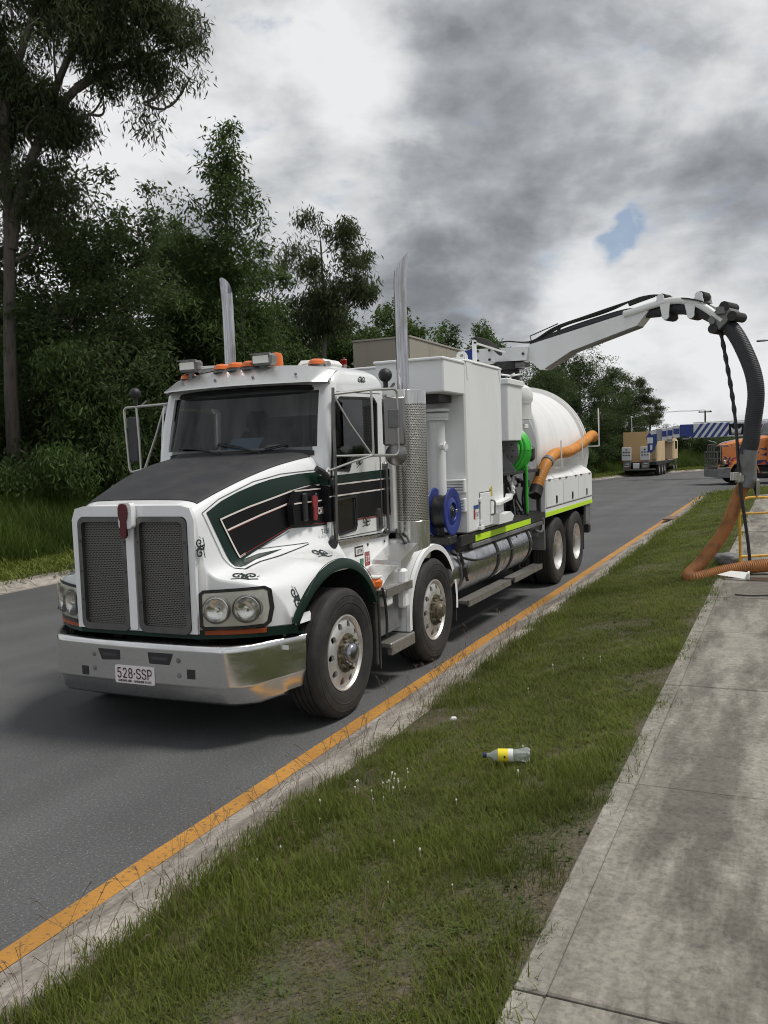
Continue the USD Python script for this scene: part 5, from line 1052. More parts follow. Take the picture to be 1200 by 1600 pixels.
# roof furniture
for x, y, z in ((-.66, .66, 2.845), (-.24, .60, 2.90), (-.09, .60, 2.905), (.06, .60, 2.905), (.60, .86, 2.905)):
    b = MB(); b.lathe([(0, .055), (.045, .05), (.07, .03), (.078, .0), (0, 0)], (x, y, z), 'z', 18); b.v[-1][:, 1] = (b.v[-1][:, 1] - y) * 1.35 + y
    mk = part('marker_light', b, amber, VT); part('marker_base', MB().lathe([(0, .012), (.084, .012), (.09, -.02), (0, -.02)], (x, y, z - .008), 'z', 18), grey_steel, mk)
for x, y in ((-.58, .58), (.22, .58)):
    b = MB().box([x, y, 2.955], [.21, .12, .105], .022).box([x, y, 2.88], [.04, .04, .08]); wl = part('work_light', b, grey_steel, VT)
    part('work_light_glass', MB().box([x, y - .062, 2.955], [.16, .006, .066]), lamp_panel, wl); part('work_light_visor', MB().span([x - .105, y - .075, 3.0], [x + .105, y - .05, 3.01]), grey_steel, wl)
part('beacon', MB().lathe([(0, .13), (.05, .12), (.065, .09), (.068, 0), (0, 0)], (.13, .92, 2.93), 'z', 20).lathe([(0, .0), (.08, .0), (.08, -.03), (0, -.03)], (.13, .92, 2.93), 'z', 20), amber, VT)
part('roof_horn', MB().tube([[-.50, .60, 2.92], [-.3, .62, 2.93], [-.12, .64, 2.93]], [.035, .018, .014], 10), stainless, VT); part('roof_horn', MB().tube([[.72, .85, 2.90], [.55, .9, 2.915], [.40, .95, 2.92]], [.03, .02, .014], 10), stainless, VT)
part('roof_pod', MB().span([.30, .98, 2.89], [.62, 1.35, 2.975], .04), white_sticker, VT); part('aerial', MB().tube([[-.10, .75, 2.9], [-.11, .76, 3.2], [-.125, .76, 3.48]], [.004, .003, .002], 5), black_plastic, VT)

# --- exhaust stacks with perforated shields
for s in (1, -1):
    X, Y_ = 1.06 * s, 1.84; n = 40; a = np.linspace(0, 2 * PI, n + 1); zs = np.linspace(1.42, 2.56, 8)
    P = np.array([[[X + .17 * math.sin(t), Y_ + .17 * math.cos(t), z] for z in zs] for t in a]); uv = np.array([[[t * .17, z] for z in zs] for t in a]).reshape(-1, 2)
    sp = part('exhaust_shield', MB().grid(P).get(), perforated, VT, smooth=True, uv=uv)
    part('shield_band', MB().lathe([(.168, 2.555), (.173, 2.56), (.173, 2.69), (.166, 2.695), (.06, 2.695)], (X, Y_, 0), 'z', 40), stainless, sp); part('shield_band', MB().lathe([(.166, 1.05), (.172, 1.055), (.172, 1.42), (.168, 1.425)], (X, Y_, 0), 'z', 40), stainless, sp)
    part('muffler', MB().lathe([(0, 1.07), (.15, 1.07), (.15, 2.6), (0, 2.6)], (X, Y_, 0), 'z', 24), rust, sp)
    px = X - .05 * s
    path = smooth_path([(px, Y_, 2.6), (px, Y_, 3.2), (px, Y_, 3.55), (px + .001 * s, Y_, 3.68), (px + .008 * s, Y_ + .003, 3.82), (px + .020 * s, Y_ + .008, 3.95)], 34)
    tb = MB().tube(path, .061, 24, False); V_ = tb.v[0].reshape(34, 24, 3)
    dn = unit(path[-1] - path[-2]); back = unit(np.array([s * .9, .4, 0]))
    for i in range(24, 34):          # slash-cut mouth
        for j in range(24):
            off = (V_[i, j] - path[i]) @ unit(back - dn * (back @ dn)); V_[i, j] += dn * off * 1.7 * ((i - 24) / 9.0) ** 2
    st_ = part('exhaust_stack', tb, stack_m, VT, smooth=50)
    inn = MB().tube(path[:22], .054, 20, False); part('stack_bore', inn, machine, st_, smooth=50)
part('filler_cap', MB().lathe([(0, 1.245), (.10, 1.24), (.11, 1.215), (.10, 1.20), (0, 1.2)], (.93, 1.72, 0), 'z', 20), white_sticker, VT)
part('filler_neck', MB().cyl([.93, 1.72, .95], [.93, 1.72, 1.2], .095, n=18), rust, VT)
part('stack_bracket', MB().span([.92, 1.64, 2.62], [1.1, 1.70, 2.70]).span([.93, 1.60, 1.35], [.98, 1.68, 2.6], .01), white_sticker, VT)
part('gauge_hose', MB().tube(smooth_path([(1.0, 1.66, 1.30), (1.08, 1.60, 1.22), (1.10, 1.63, 1.12)], 10), .018, 6), black_plastic, VT)

# --- steps, guard of the second axle, battery box
b = MB(); yy = np.linspace(math.radians(-8), math.radians(188), 30)
A = np.array([[[1.20, 1.94 - .66 * math.cos(t), .515 + .66 * math.sin(t)], [1.235, 1.94 - .655 * math.cos(t), .515 + .655 * math.sin(t)], [1.235, 1.94 - .60 * math.cos(t), .515 + .60 * math.sin(t)], [1.19, 1.94 - .60 * math.cos(t), .515 + .60 * math.sin(t)], [.75, 1.94 - .60 * math.cos(t), .515 + .60 * math.sin(t)]] for t in yy])
A2 = np.array([[[1.20, 1.94 - .66 * math.cos(t), .515 + .66 * math.sin(t)], [.75, 1.94 - .66 * math.cos(t), .515 + .66 * math.sin(t)]] for t in yy])
gd = pair('rear_guard', MB().grid(A), chassis, VT, smooth=40)
pair('guard_skin', MB().grid(A2, True).grid(A[:, :3] + np.array([.004, 0, 0]) * 1), body_white, gd, smooth=40)
pair('guard_front_skirt', MB().span([.70, 1.19, .66], [1.236, 1.30, 1.02], .02), body_white, gd)
part('guard_tread', MB().prism(Polygon([(1.19, 1.02), (1.30, 1.02), (1.62, 1.19), (1.62, 1.22), (1.22, 1.10)]), (.70, 0, 0), (0, 1, 0), (0, 0, 1), .50), visor_m, gd)
part('tread_patch', MB().box([1.08, 1.34, 1.10], [.10, .16, .004], 0, rotx(.52)), black_plastic, gd)
stp = part('step_box', MB().span([.62, .78, .47], [1.17, 1.26, .84], .015), grey_steel, VT)
part('upper_step', MB().span([.75, .74, .855], [1.25, 1.34, .90], .008).span([1.235, .76, .83], [1.255, 1.34, .905]), tread_alloy, stp); part('lower_step', MB().span([.80, .82, .37], [1.255, 1.36, .415], .008).span([1.20, .84, .30], [1.257, 1.36, .41], .01), tread_alloy, stp)
part('step_skirt', MB().prism(Polygon([(.72, .86), (.98, 1.0), (1.2, 1.06), (1.3, .96), (1.3, .88)]), (.88, 0, 0), (0, 1, 0), (0, 0, 1), .30), visor_m, stp)
part('white_cover', MB().span([1.12, .78, .74], [1.24, .93, .84], .02), white_sticker, stp)
part('side_lamp', MB().box([1.20, 1.33, .50], [.07, .08, .13], .015), amber_dark, stp); part('guard_lamp', MB().box([1.185, .70, .965], [.10, .10, .10], .03), amber, VT)
part('lamp_mount', MB().box([1.17, .715, 1.02], [.10, .10, .02], .006), white_sticker, VT)
for s in (1, -1):
    part('mud_flap', MB().span([.82 * s, .66, .25], [1.19 * s, .70, .95], .008).box([1.19 * s, .72, .55], [.015, .02, .68]), flap_rubber, VT); part('mud_flap', MB().span([.80 * s, 2.58, .28], [1.22 * s, 2.60, .75]), flap_rubber, VT)
part('work_rail', MB().tube(smooth_path([(1.245, .69, .93), (1.25, .73, .80), (1.252, .735, .5)], 12), .012, 6), black_plastic, VT)

# --- fuel tank and walkway
ft = MB().lathe([(0, -.035), (.24, -.03), (.30, -.012), (.315, .02), (.315, 3.16), (.30, 3.20), (.24, 3.225), (0, 3.23)], (.93, 2.45, .79), 'y', 44)
ftp = part('fuel_tank', ft, tank_alloy, VT, smooth=40)
for y in (2.75, 4.05, 4.62, 5.50): part('tank_band', MB().lathe([(.314, -.04), (.325, -.04), (.325, .04), (.314, .04)], (.93, y, .79), 'y', 44), black_plastic if y != 2.75 else grey_steel, ftp)
part('tank_seam', MB().lathe([(.313, -.006), (.319, 0), (.313, .006)], (.93, 4.34, .79), 'y', 44), tank_alloy, ftp)
part('fuel_line', MB().tube(smooth_path([(1.17, 2.6, 1.02), (1.255, 3.2, .86), (1.26, 4.2, .84), (1.26, 5.2, .82), (1.22, 5.6, .86)], 24), .011, 6), black_plastic, ftp)
part('fuel_valve', MB().box([1.26, 2.78, .80], [.06, .10, .14], .02, rotx(.4)).cyl([1.24, 2.70, 1.0], [1.27, 2.82, .68], .018, n=8), machine, ftp)
part('fuel_handle', MB().tube(smooth_path([(1.22, 4.9, 1.0), (1.235, 4.82, 1.0), (1.24, 4.88, .94)], 8), .008, 6), black_plastic, ftp)
for y0, y1 in ((2.85, 4.45), (4.62, 6.0)): part('side_step', MB().span([1.12, y0, .41], [1.27, y1, .45], .006).span([1.255, y0, .385], [1.275, y1, .455]), tread_alloy, VT)
for y in (3.0, 5.6): part('step_hanger', MB().span([1.0, y, .44], [1.05, y + .06, .62]).span([.9, y, .415], [1.2, y + .06, .44]), chassis, VT)
part('blue_tank', MB().span([.45, 2.62, .98], [1.15, 4.2, 1.12], .03).lathe([(0, -.3), (.12, -.29), (.13, 0), (.13, .6), (.12, .9), (0, .91)], (1.0, 2.95, 1.02), 'y', 20), blue_reel, VT)

# --- body: engine box, side rails, reels, machinery
eb = part('engine_box', MB().span([-1.25, 2.97, 1.18], [1.25, 4.31, 3.075], .018), body_white, VT, smooth=20)
part('box_roof', MB().span([-1.26, 2.95, 3.06], [1.26, 4.33, 3.085], .008).span([.80, 2.98, 3.085], [1.24, 3.02, 3.11]).span([1.20, 3.0, 3.08], [1.24, 4.3, 3.10]), body_white, eb)
part('corner_plate', MB().prism(Polygon([(3.02, 3.07), (3.22, 3.07), (3.06, 2.86)]), (1.251, 0, 0), (0, 1, 0), (0, 0, 1), .004), body_white, eb, smooth=False); part('corner_plate', MB().prism(Polygon([(4.20, 3.07), (4.30, 3.07), (4.30, 2.84)]), (1.251, 0, 0), (0, 1, 0), (0, 0, 1), .004), body_white, eb, smooth=False)
part('lifting_lug', MB().prism(Polygon([(.99, 3.08), (1.13, 3.08), (1.12, 3.19), (1.09, 3.225), (1.03, 3.225), (1.0, 3.19)]).difference(Point(1.06, 3.175).buffer(.024)), (0, 3.45, 0), (1, 0, 0), (0, 0, 1), .02).prism(Polygon([(3.1, 3.08), (3.2, 3.08), (3.19, 3.15), (3.11, 3.15)]).difference(Point(3.15, 3.12).buffer(.016)), (1.20, 0, 0), (0, 1, 0), (0, 0, 1), .02), body_white, eb)
part('air_duct', MB().span([.48, 2.33, 2.70], [1.25, 2.975, 3.045], .012).span([.47, 2.30, 3.03], [1.26, 2.975, 3.06], .008), body_white, VT, smooth=20)
part('duct_cap', MB().span([.35, 2.55, 2.62], [1.1, 2.95, 2.70]), machine, VT)
ap = part('air_pipe', MB().cyl([.98, 2.80, 1.30], [.98, 2.80, 2.46], .085, n=22).lathe([(.13, 2.46), (.13, 2.50), (.0, 2.50)], (.98, 2.80, 0), 'z', 22).lathe([(.14, 2.52), (.14, 2.55), (0, 2.55)], (.98, 2.80, 0), 'z', 22).lathe([(.0, 2.43), (.125, 2.43), (.125, 2.46)], (.98, 2.80, 0), 'z', 22).tube(smooth_path([(.98, 2.80, 1.6), (.97, 2.75, 1.35), (.90, 2.70, 1.2)], 10), .085, 18), body_white, VT)
part('pipe_valve', MB().cyl([1.05, 2.72, 2.14], [1.12, 2.68, 2.14], .035, n=12).lathe([(.045, -.01), (.06, 0), (.045, .01)], (1.11, 2.69, 2.14), 'x', 14), body_white, ap)
part('vent_box', MB().span([.98, 2.90, 1.63], [1.24, 2.968, 1.78], .008), body_white, eb); part('vent_box', MB().span([.98, 2.90, 1.42], [1.24, 2.968, 1.57], .008), body_white, eb)
vs2 = MB()
for z in (1.66, 1.69, 1.72, 1.75, 1.45, 1.48, 1.51, 1.54): vs2.span([1.0, 2.894, z], [1.22, 2.902, z + .008])
part('vent_slats', vs2, grey_steel, eb)
dr = part('access_door', MB().span([1.251, 3.36, 1.21], [1.266, 3.80, 1.60], .004), body_white, eb, smooth=False)
part('door_gap', MB().prism(rrect(3.35, 1.2, 3.81, 1.61, .005).difference(rrect(3.358, 1.208, 3.802, 1.602, .004)), (1.2515, 0, 0), (0, 1, 0), (0, 0, 1), .002), machine, dr, smooth=False)
part('door_hinge', MB().span([1.255, 3.33, 1.25], [1.275, 3.38, 1.29]).span([1.255, 3.33, 1.50], [1.275, 3.38, 1.55], .006).span([1.255, 3.28, 1.19], [1.29, 3.40, 1.23]), body_white, dr)
part('door_handle', MB().tube(smooth_path([(1.27, 3.72, 1.50), (1.31, 3.73, 1.49), (1.315, 3.73, 1.40), (1.31, 3.73, 1.34), (1.27, 3.72, 1.33)], 14), .012, 6), grey_steel, dr)
part('sticker', MB().span([1.2662, 3.74, 1.55], [1.268, 3.80, 1.66]), sticker_yellow, dr)
sg = part('sticker', MB().span([1.2505, 3.15, 1.43], [1.2525, 3.33, 1.475]), sticker_blue, eb); part('sticker', MB().span([1.2505, 3.15, 1.32], [1.2525, 3.20, 1.425]), red_lens, eb); part('sticker', MB().span([1.2505, 3.205, 1.32], [1.2525, 3.33, 1.425]), white_sticker, eb)
text_on('sticker_lettering', 'FLAT', .05, (1.2527, 3.267, 1.345), (0, 1, 0), (0, 0, 1), sticker_blue, eb, .0012, width=.10)
part('hose_cradle', MB().prism(Polygon([(3.78, 1.21), (4.32, 1.21), (4.40, 1.27), (4.26, 1.33), (4.0, 1.31), (3.80, 1.34)]), (1.25, 0, 0), (0, 1, 0), (0, 0, 1), .10).prism(Polygon([(3.9, 1.43), (4.40, 1.47), (4.47, 1.53), (4.40, 1.54), (4.36, 1.50), (3.92, 1.46)]), (1.25, 0, 0), (0, 1, 0), (0, 0, 1), .08), body_white, eb, smooth=20)
part('side_rail', MB().span([1.20, 2.75, 1.06], [1.24, 6.35, 1.17]).span([1.05, 2.80, .98], [1.12, 2.95, 1.2]), machine, VT)
part('reflective_tape', MB().span([1.241, 3.21, 1.065], [1.246, 5.55, 1.135]), tape, VT)
part('rail_strip', MB().span([1.20, 3.1, 1.0], [1.25, 6.2, 1.05], .006), grey_steel, VT)
# blue hose reel at the front corner of the engine box (axle across the truck)
R0, BY, BZ = .245, 2.62, 1.45
FL = [(.095, .012), (.10, .018), (.13, .010), (R0 * .62, .004), (R0 * .68, .012), (R0, .016), (R0 + .012, .006), (R0, -.006), (.095, -.004), (.095, .012)]
brp = part('blue_hose_reel', MB().lathe(FL, (1.19, BY, BZ), 'x', 44), blue_reel, VT, smooth=30)
part('reel_flange', MB().lathe([(r, -t) for r, t in FL], (1.0, BY, BZ), 'x', 44), blue_reel, brp, smooth=30)
part('reel_drum', MB().lathe([(.0, .0), (.17, .0), (.18, .04), (.17, .08), (.18, .12), (.17, .16), (.10, .175), (0, .175)], (1.01, BY, BZ), 'x', 30), machine, brp)
part('reel_hub', MB().lathe([(.07, .0), (.06, .012), (.04, .014), (.035, .03), (0, .03)], (1.185, BY, BZ), 'x', 20), machine, brp); part('reel_axle', MB().cyl([1.20, BY, BZ], [1.24, BY, BZ], .016, n=10).box([1.235, BY, BZ + .01], [.03, .05, .03], .006), chrome, brp)
part('reel_stand', MB().span([.95, 2.48, 1.10], [1.2, 2.74, 1.19], .01).span([1.04, 2.60, 1.15], [1.08, 2.66, 1.45]), machine, brp)
# second tall cabinet, filter pot
part('tall_cabinet', MB().span([.30, 4.75, 2.20], [1.20, 5.42, 2.93], .012).span([.28, 4.72, 2.92], [1.22, 5.46, 3.0], .012), body_white, VT, smooth=20)
part('cabinet_side', MB().span([.60, 4.33, 1.2], [.65, 6.2, 2.25], .005), body_white, VT)
fp = part('filter_pot', MB().lathe([(0, .02), (.16, .0), (.235, -.05), (.26, -.13), (.26, -.22), (.235, -.26), (.235, -.48), (0, -.48)], (.98, 5.80, 2.98), 'z', 30), tank_white, VT)
part('pot_handle', MB().cyl([.98, 5.64, 2.98], [.98, 5.64, 3.10], .014, n=8).tube([(.88, 5.54, 3.12), (.98, 5.64, 3.10), (1.08, 5.74, 3.12)], .014, 6).tube([(1.06, 5.56, 3.12), (.98, 5.64, 3.10), (.90, 5.72, 3.12)], .014, 6), body_white, fp)
part('pot_clamp', MB().box([1.10, 5.66, 2.84], [.05, .04, .16], .01), grey_steel, fp); part('tank_bracket', MB().span([.7, 5.75, 2.38], [1.08, 6.15, 2.44], .006).span([.95, 5.78, 2.12], [1.0, 6.1, 2.4]), body_white, VT)
# green hose reel (axle along the truck, its drilled end plate facing forward)
RX, RY, RZ = .93, 5.24, 2.07
part_reel = part('green_hose_reel', MB().lathe([(.0, -.03), (.05, -.03), (.055, -.01), (.20, -.01), (.25, .004), (.255, .02), (.24, .03), (0, .03)], (RX, RY, RZ), 'y', 44), grey_steel, VT, smooth=30); part('reel_flange', MB().lathe([(0, 0), (.30, 0), (.30, .01), (0, .01)], (RX, RY + .42, RZ), 'y', 36), grey_steel, part_reel)
hd = MB()
for k in range(14):
    a = 2 * PI * k / 14; c = np.array([RX + .185 * math.cos(a), RY - .008, RZ + .185 * math.sin(a)]); hd.cyl(c, c - [0, .006, 0], .013, n=8)
part('reel_holes', hd, machine, part_reel)
hz = MB()
for lay, r in enumerate((.235, .28, .32)):
    for k in range(8 - lay):
        y = RY + .07 + k * .05 + .024 * lay; a = np.linspace(0, 2 * PI, 29); rr = r + .006 * np.sin(3 * a + k)
        hz.tube(np.stack([RX + rr * np.cos(a), y + .012 * np.sin(a + k), RZ + rr * np.sin(a)], -1), .025, 7, False)
part('green_hose', hz, hose_green, part_reel, smooth=50); part('hose_tail', MB().tube(smooth_path([(1.21, 5.42, 2.02), (1.215, 5.50, 1.75), (1.215, 5.50, 1.5), (1.21, 5.52, 1.22)], 18), .020, 8), hose_green, part_reel)
part('reel_motor', MB().box([1.19, 5.80, 2.02], [.12, .16, .22], .04), machine, part_reel)
part('reel_cradle', MB().prism(Polygon([(.72, 1.79), (1.16, 1.79), (1.02, 2.02), (.86, 2.02)]), (0, RY - .03, 0), (1, 0, 0), (0, 0, 1), .012), grey_steel, part_reel)
mfr = part('pump_frame', MB().span([1.08, 4.42, 1.76], [1.2, 6.3, 1.80], .004).span([1.16, 6.18, 1.17], [1.21, 6.26, 1.80]).span([1.16, 5.52, 1.17], [1.20, 5.60, 1.78]).span([1.16, 4.42, 1.17], [1.2, 4.47, 1.78]).span([.7, 4.35, 1.15], [1.2, 6.3, 1.19]).span([1.17, 5.60, 1.46], [1.19, 6.2, 1.49]), machine, VT, smooth=False)
rm = np.random.default_rng(4); pm = MB()
for k in range(26):
    c = [rm.uniform(.78, 1.08), rm.uniform(4.45, 6.1), rm.uniform(1.22, 1.68)]; s_ = rm.uniform(.05, .17, 3)
    (pm.box(c, s_, .012) if k % 2 else pm.cyl(c, np.array(c) + [0, s_[1] * 1.3, 0] if k % 4 else np.array(c) + [0, 0, s_[1]], s_[0] * .42, n=12))
part('pump', pm, machine, mfr)
pv = MB()
for k in range(7): c = [rm.uniform(.95, 1.12), rm.uniform(4.5, 5.4), rm.uniform(1.5, 1.72)]; pv.cyl(c, np.array(c) + [.0, .05, .0], rm.uniform(.025, .05), n=14).box(np.array(c) + [.02, -.03, .05], [.03, .03, .08], .008)
part('pump_valves', pv, body_white, mfr)
hb = MB()
for k in range(9):
    a = np.array([rm.uniform(.95, 1.15), rm.uniform(4.5, 6.0), 1.2]); b2 = np.array([rm.uniform(.9, 1.15), rm.uniform(4.5, 6.1), rm.uniform(1.55, 1.78)]); hb.tube(smooth_path([a, (a + b2) / 2 + rm.normal(0, .09, 3) * [.4, 1, .6], b2], 12), .013, 6)
part('pump_hoses', hb, black_plastic, mfr)

# --- tank, lockers, tail
TR, TZ = 1.10, 2.03
tk = part('tank', MB().lathe([(0, -.10), (.55, -.07), (.95, -.02), (TR + .025, .0), (TR + .03, .03), (TR, .05), (TR, 1.1), (TR + .004, 1.12), (TR, 1.14), (TR, 2.2), (TR + .004, 2.22), (TR, 2.24), (TR + .02, 3.18), (TR + .075, 3.20), (TR + .075, 3.26)], (0, 6.42, TZ), 'y', 72), tank_white, VT, smooth=30)
part('tank_door', MB().lathe([(TR + .08, .0), (TR + .085, .05), (1.02, .16), (.7, .27), (.35, .33), (0, .35)], (0, 9.69, TZ), 'y', 64).lathe([(TR + .075, -.02), (TR + .10, -.01), (TR + .10, .035), (TR + .075, .04)], (0, 9.69, TZ), 'y', 64), tank_white, tk, smooth=30)
for y in (7.0, 8.1, 9.2): part('tank_cradle', MB().span([-1.0, y, 1.0], [1.0, y + .10, 1.4], .01), body_white, tk); part('tank_foot', MB().span([1.02, 6.45, 1.4], [1.10, 6.52, 2.1]), body_white, tk)
lk = Polygon([(.72, 1.08), (1.245, 1.08), (1.245, 1.62), (1.235, 1.64), (1.02, 1.84), (.92, 1.86), (.80, 1.86)])
lkm = MB().prism(lk, (0, 9.72, 0), (1, 0, 0), (0, 0, 1), 3.36); lb = part('side_locker', lkm, body_white, VT, smooth=20); part('side_locker', mir(MB().prism(lk, (0, 9.72, 0), (1, 0, 0), (0, 0, 1), 3.36)), body_white, VT, smooth=20)
for y0, y1 in ((6.40, 7.46), (7.49, 8.58), (8.61, 9.70)):
    lid = part('locker_lid', MB().span([1.246, y0, 1.225], [1.254, y1, 1.615], .003), body_white, lb, smooth=False)
    ym = y0 + .62
    part('locker_latch', MB().box([1.258, ym, 1.31], [.012, .07, .12], .008), machine, lid); part('latch_face', MB().box([1.266, ym, 1.315], [.006, .045, .085], .006), grille_frame, lid)
    for hy in (y0 + .2, y1 - .2): part('lid_hinge', MB().cyl([1.256, hy - .05, 1.622], [1.256, hy + .05, 1.622], .012, n=8), rust, lid)
part('locker_seam', MB().span([1.2455, 6.38, 1.205], [1.2475, 9.72, 1.213]).span([1.245, 6.38, 1.618], [1.247, 9.72, 1.624]), machine, lb, smooth=False)
part('reflective_tape', MB().span([1.2462, 6.37, 1.085], [1.2495, 9.72, 1.15]), tape, VT)
part('mud_guard', MB().span([.7, 6.38, .60], [1.22, 6.42, 1.08], .008), grey_steel, VT); part('mud_guard', MB().span([.60, 9.30, .72], [1.22, 9.70, 1.08], .01), grey_steel, VT)
pair('mud_flap', MB().span([.62, 9.18, .30], [1.20, 9.20, .9]), flap_rubber, VT)
part('tail_light', MB().span([1.05, 9.45, .56], [1.24, 9.60, .72], .02), black_plastic, VT)
part('rear_frame', MB().span([-1.2, 9.3, .75], [1.2, 9.72, 1.06], .02), chassis, VT); part('valve_cluster', MB().cyl([1.20, 6.22, 1.05], [1.26, 6.22, 1.05], .045, n=14).span([.85, 5.9, .85], [1.15, 6.36, 1.0], .02).cyl([1.0, 6.0, .9], [1.22, 6.02, .88], .05, n=12).tube(smooth_path([(1.2, 5.9, .95), (1.24, 6.1, .9), (1.2, 6.35, .98)], 10), .015, 6), grey_steel, VT)
# orange hose stowed along the tank
oh = smooth_path([(1.18, 6.12, 1.50), (1.20, 6.28, 1.68), (1.225, 6.55, 1.86), (1.25, 6.95, 1.99), (1.25, 7.5, 2.01), (1.25, 8.1, 2.04), (1.25, 8.8, 2.13), (1.25, 9.4, 2.23), (1.25, 9.85, 2.30), (1.24, 10.05, 2.26)], 220)
part('stowed_hose', MB().tube(oh, .083 + .004 * np.cos(np.arange(220) * 2.1), 18), hose_orange, VT, smooth=50)
part('hose_cuff', MB().tube(smooth_path([(1.17, 6.06, 1.42), (1.175, 6.10, 1.47), (1.185, 6.15, 1.54)], 6), .098, 18), machine, VT); part('hose_clamp', MB().tube(smooth_path([oh[32], oh[34], oh[36]], 5), .094, 18), grey_steel, VT)
for y, z0, z1 in ((7.0, 1.78, 2.2), (8.5, 1.9, 2.35), (9.95, 2.1, 2.78)): part('hose_hanger', MB().cyl([1.345, y, z0], [1.345, y, z1], .012, n=8).cyl([1.1, y, z0], [1.345, y, z0], .012, n=8), body_white, VT)
# --- suction boom on top (in the vertical plane through its pivot and tip)
BA = np.array([-4.11 - TX, 13.3 - TY]); BT = np.array([.93933, -.34301]); BN = np.array([-BT[1], BT[0]])      # BN points to the rear
def bp3(a, z, w=0.0): return np.array([BA[0] + BT[0] * a + BN[0] * w, BA[1] + BT[1] * a + BN[1] * w, z])
def plate(poly, w0, w1):   # polygon in (along, z), between two offsets across the boom
    return MB().prism(Polygon(poly), bp3(0, 0, w0), np.r_[BT, 0], (0, 0, 1), -(w1 - w0))
bm = part('boom', plate([(-.31, 3.70), (.67, 3.63), (.67, 3.43), (-.31, 3.48)], -.17, .17), body_white, VT, smooth=20)
part('boom_arm', plate([(.60, 3.64), (.72, 3.67), (1.33, 3.76), (2.30, 3.905), (2.50, 3.93), (2.66, 3.965), (2.62, 3.88), (2.46, 3.72), (1.41, 3.49), (.95, 3.28), (.86, 3.27), (.72, 3.40), (.62, 3.42)], -.10, .10), body_white, bm, smooth=20)
part('boom_underside', plate([(.95, 3.265), (1.41, 3.475), (2.46, 3.705), (2.46, 3.72), (1.41, 3.49), (.95, 3.28)], -.085, .085), grey_steel, bm)
pb = MB()
for a, z in ((-.25, 3.66), (-.02, 3.65), (-.25, 3.51), (-.02, 3.505), (.62, 3.53)): p = bp3(a, z, -.172); q = bp3(a, z, -.19); pb.cyl(p, q, .020, n=10)
part('boom_bolts', pb, machine, bm)
pd = part('boom_pedestal', MB().cyl(np.r_[BA + BT * .22, 3.0], np.r_[BA + BT * .22, 3.32], .16, n=24).cyl(np.r_[BA + BT * .22, 3.32], np.r_[BA + BT * .22, 3.44], .24, n=24), machine, VT)
part('slew_cylinder', MB().add(*_m) if False else plate([(.28, 3.33), (.60, 3.335), (.60, 3.41), (.28, 3.42)], -.12, .02), grey_steel, pd)
part('slew_motor', plate([(-.62, 3.46), (-.33, 3.46), (-.33, 3.66), (-.40, 3.72), (-.58, 3.70)], -.12, .12), blue_reel, bm, smooth=20)
tubeP = smooth_path([bp3(2.28, 3.905), bp3(2.56, 3.945), bp3(2.84, 3.982), bp3(3.11, 3.968), bp3(3.33, 3.89), bp3(3.52, 3.755), bp3(3.66, 3.63)], 40)
for w in (-.10, .10): part('boom_curve', MB().tube(tubeP + np.r_[BN * w, 0] + [0, 0, -.005], .047, 16), body_white, bm)
hp = smooth_path([bp3(.66, 3.645), bp3(1.33, 3.80), bp3(2.0, 3.895), bp3(2.35, 3.915), bp3(2.62, 3.885), bp3(2.93, 3.895), bp3(3.2, 3.865), bp3(3.42, 3.77), bp3(3.58, 3.66), bp3(3.72, 3.53), bp3(3.88, 3.25), bp3(3.99, 2.96), bp3(4.03, 2.64), bp3(3.99, 2.32), bp3(3.94, 2.0), bp3(3.90, 1.92)], 900)
ss = np.arange(900); part('suction_hose', MB().tube(hp, np.interp(ss, [0, 350, 470, 900], [.055, .07, .10, .103]) + .0022 * np.cos(ss * PI * .5), 20), hose_black, VT, smooth=60)
def roller(a, z, w=.10):
    c = bp3(a, z, -w); d = bp3(a, z, w); return MB().cyl(c, d, .062, n=18)
for a, z, up_ in ((2.83, 4.035, 1), (2.90, 3.79, -1), (3.36, 3.985, 1), (3.25, 3.76, -1)):
    rp = part('hose_roller', roller(a, z, .09), rubber, bm)
    for w in (-.125, .125):
        tz = 3.955 if a < 3 else 3.90
        part('roller_bracket', MB().prism(shapely.union_all([Point(a, z).buffer(.045), Polygon([(a - .075, tz), (a + .06, tz), (a + .04, z), (a - .04, z)])]).buffer(.006), bp3(0, 0, w), np.r_[BT, 0], (0, 0, 1), .014 if w < 0 else -.014), body_white, rp)
tipm = part('tip_carriage', plate([(3.48, 3.66), (3.60, 3.78), (3.66, 3.86), (3.74, 3.80), (3.80, 3.70), (3.72, 3.60), (3.62, 3.52), (3.52, 3.56)], -.14, .14), grey_steel, bm, smooth=20)
for a, z in ((3.80, 3.665), (3.55, 3.535), (3.70, 3.80)): part('hose_roller', roller(a, z, .16), rubber, tipm)
part('tip_bolts', MB().box(bp3(3.66, 3.75, -.15), [.12, .05, .10], .01).cyl(bp3(3.56, 3.62, -.14), bp3(3.56, 3.62, -.18), .03, n=10), grille_frame, tipm)
lines = MB()
for k in range(4):
    w = -.06 + .04 * k; j = .012 * k
    lines.tube(smooth_path([bp3(.0, 3.74 + j, w), bp3(.40, 3.74, w), bp3(.72, 3.72, w), bp3(1.0, 3.83, w), bp3(1.44, 3.93, w), bp3(2.07, 4.03, w), bp3(2.45, 4.085 + j, w), bp3(2.76, 4.09, w), bp3(2.95, 4.03, w), bp3(3.15, 3.98, w - .08), bp3(3.45, 3.88, w - .05)], 50), .012, 6)
part('hydraulic_lines', lines, black_plastic, bm)
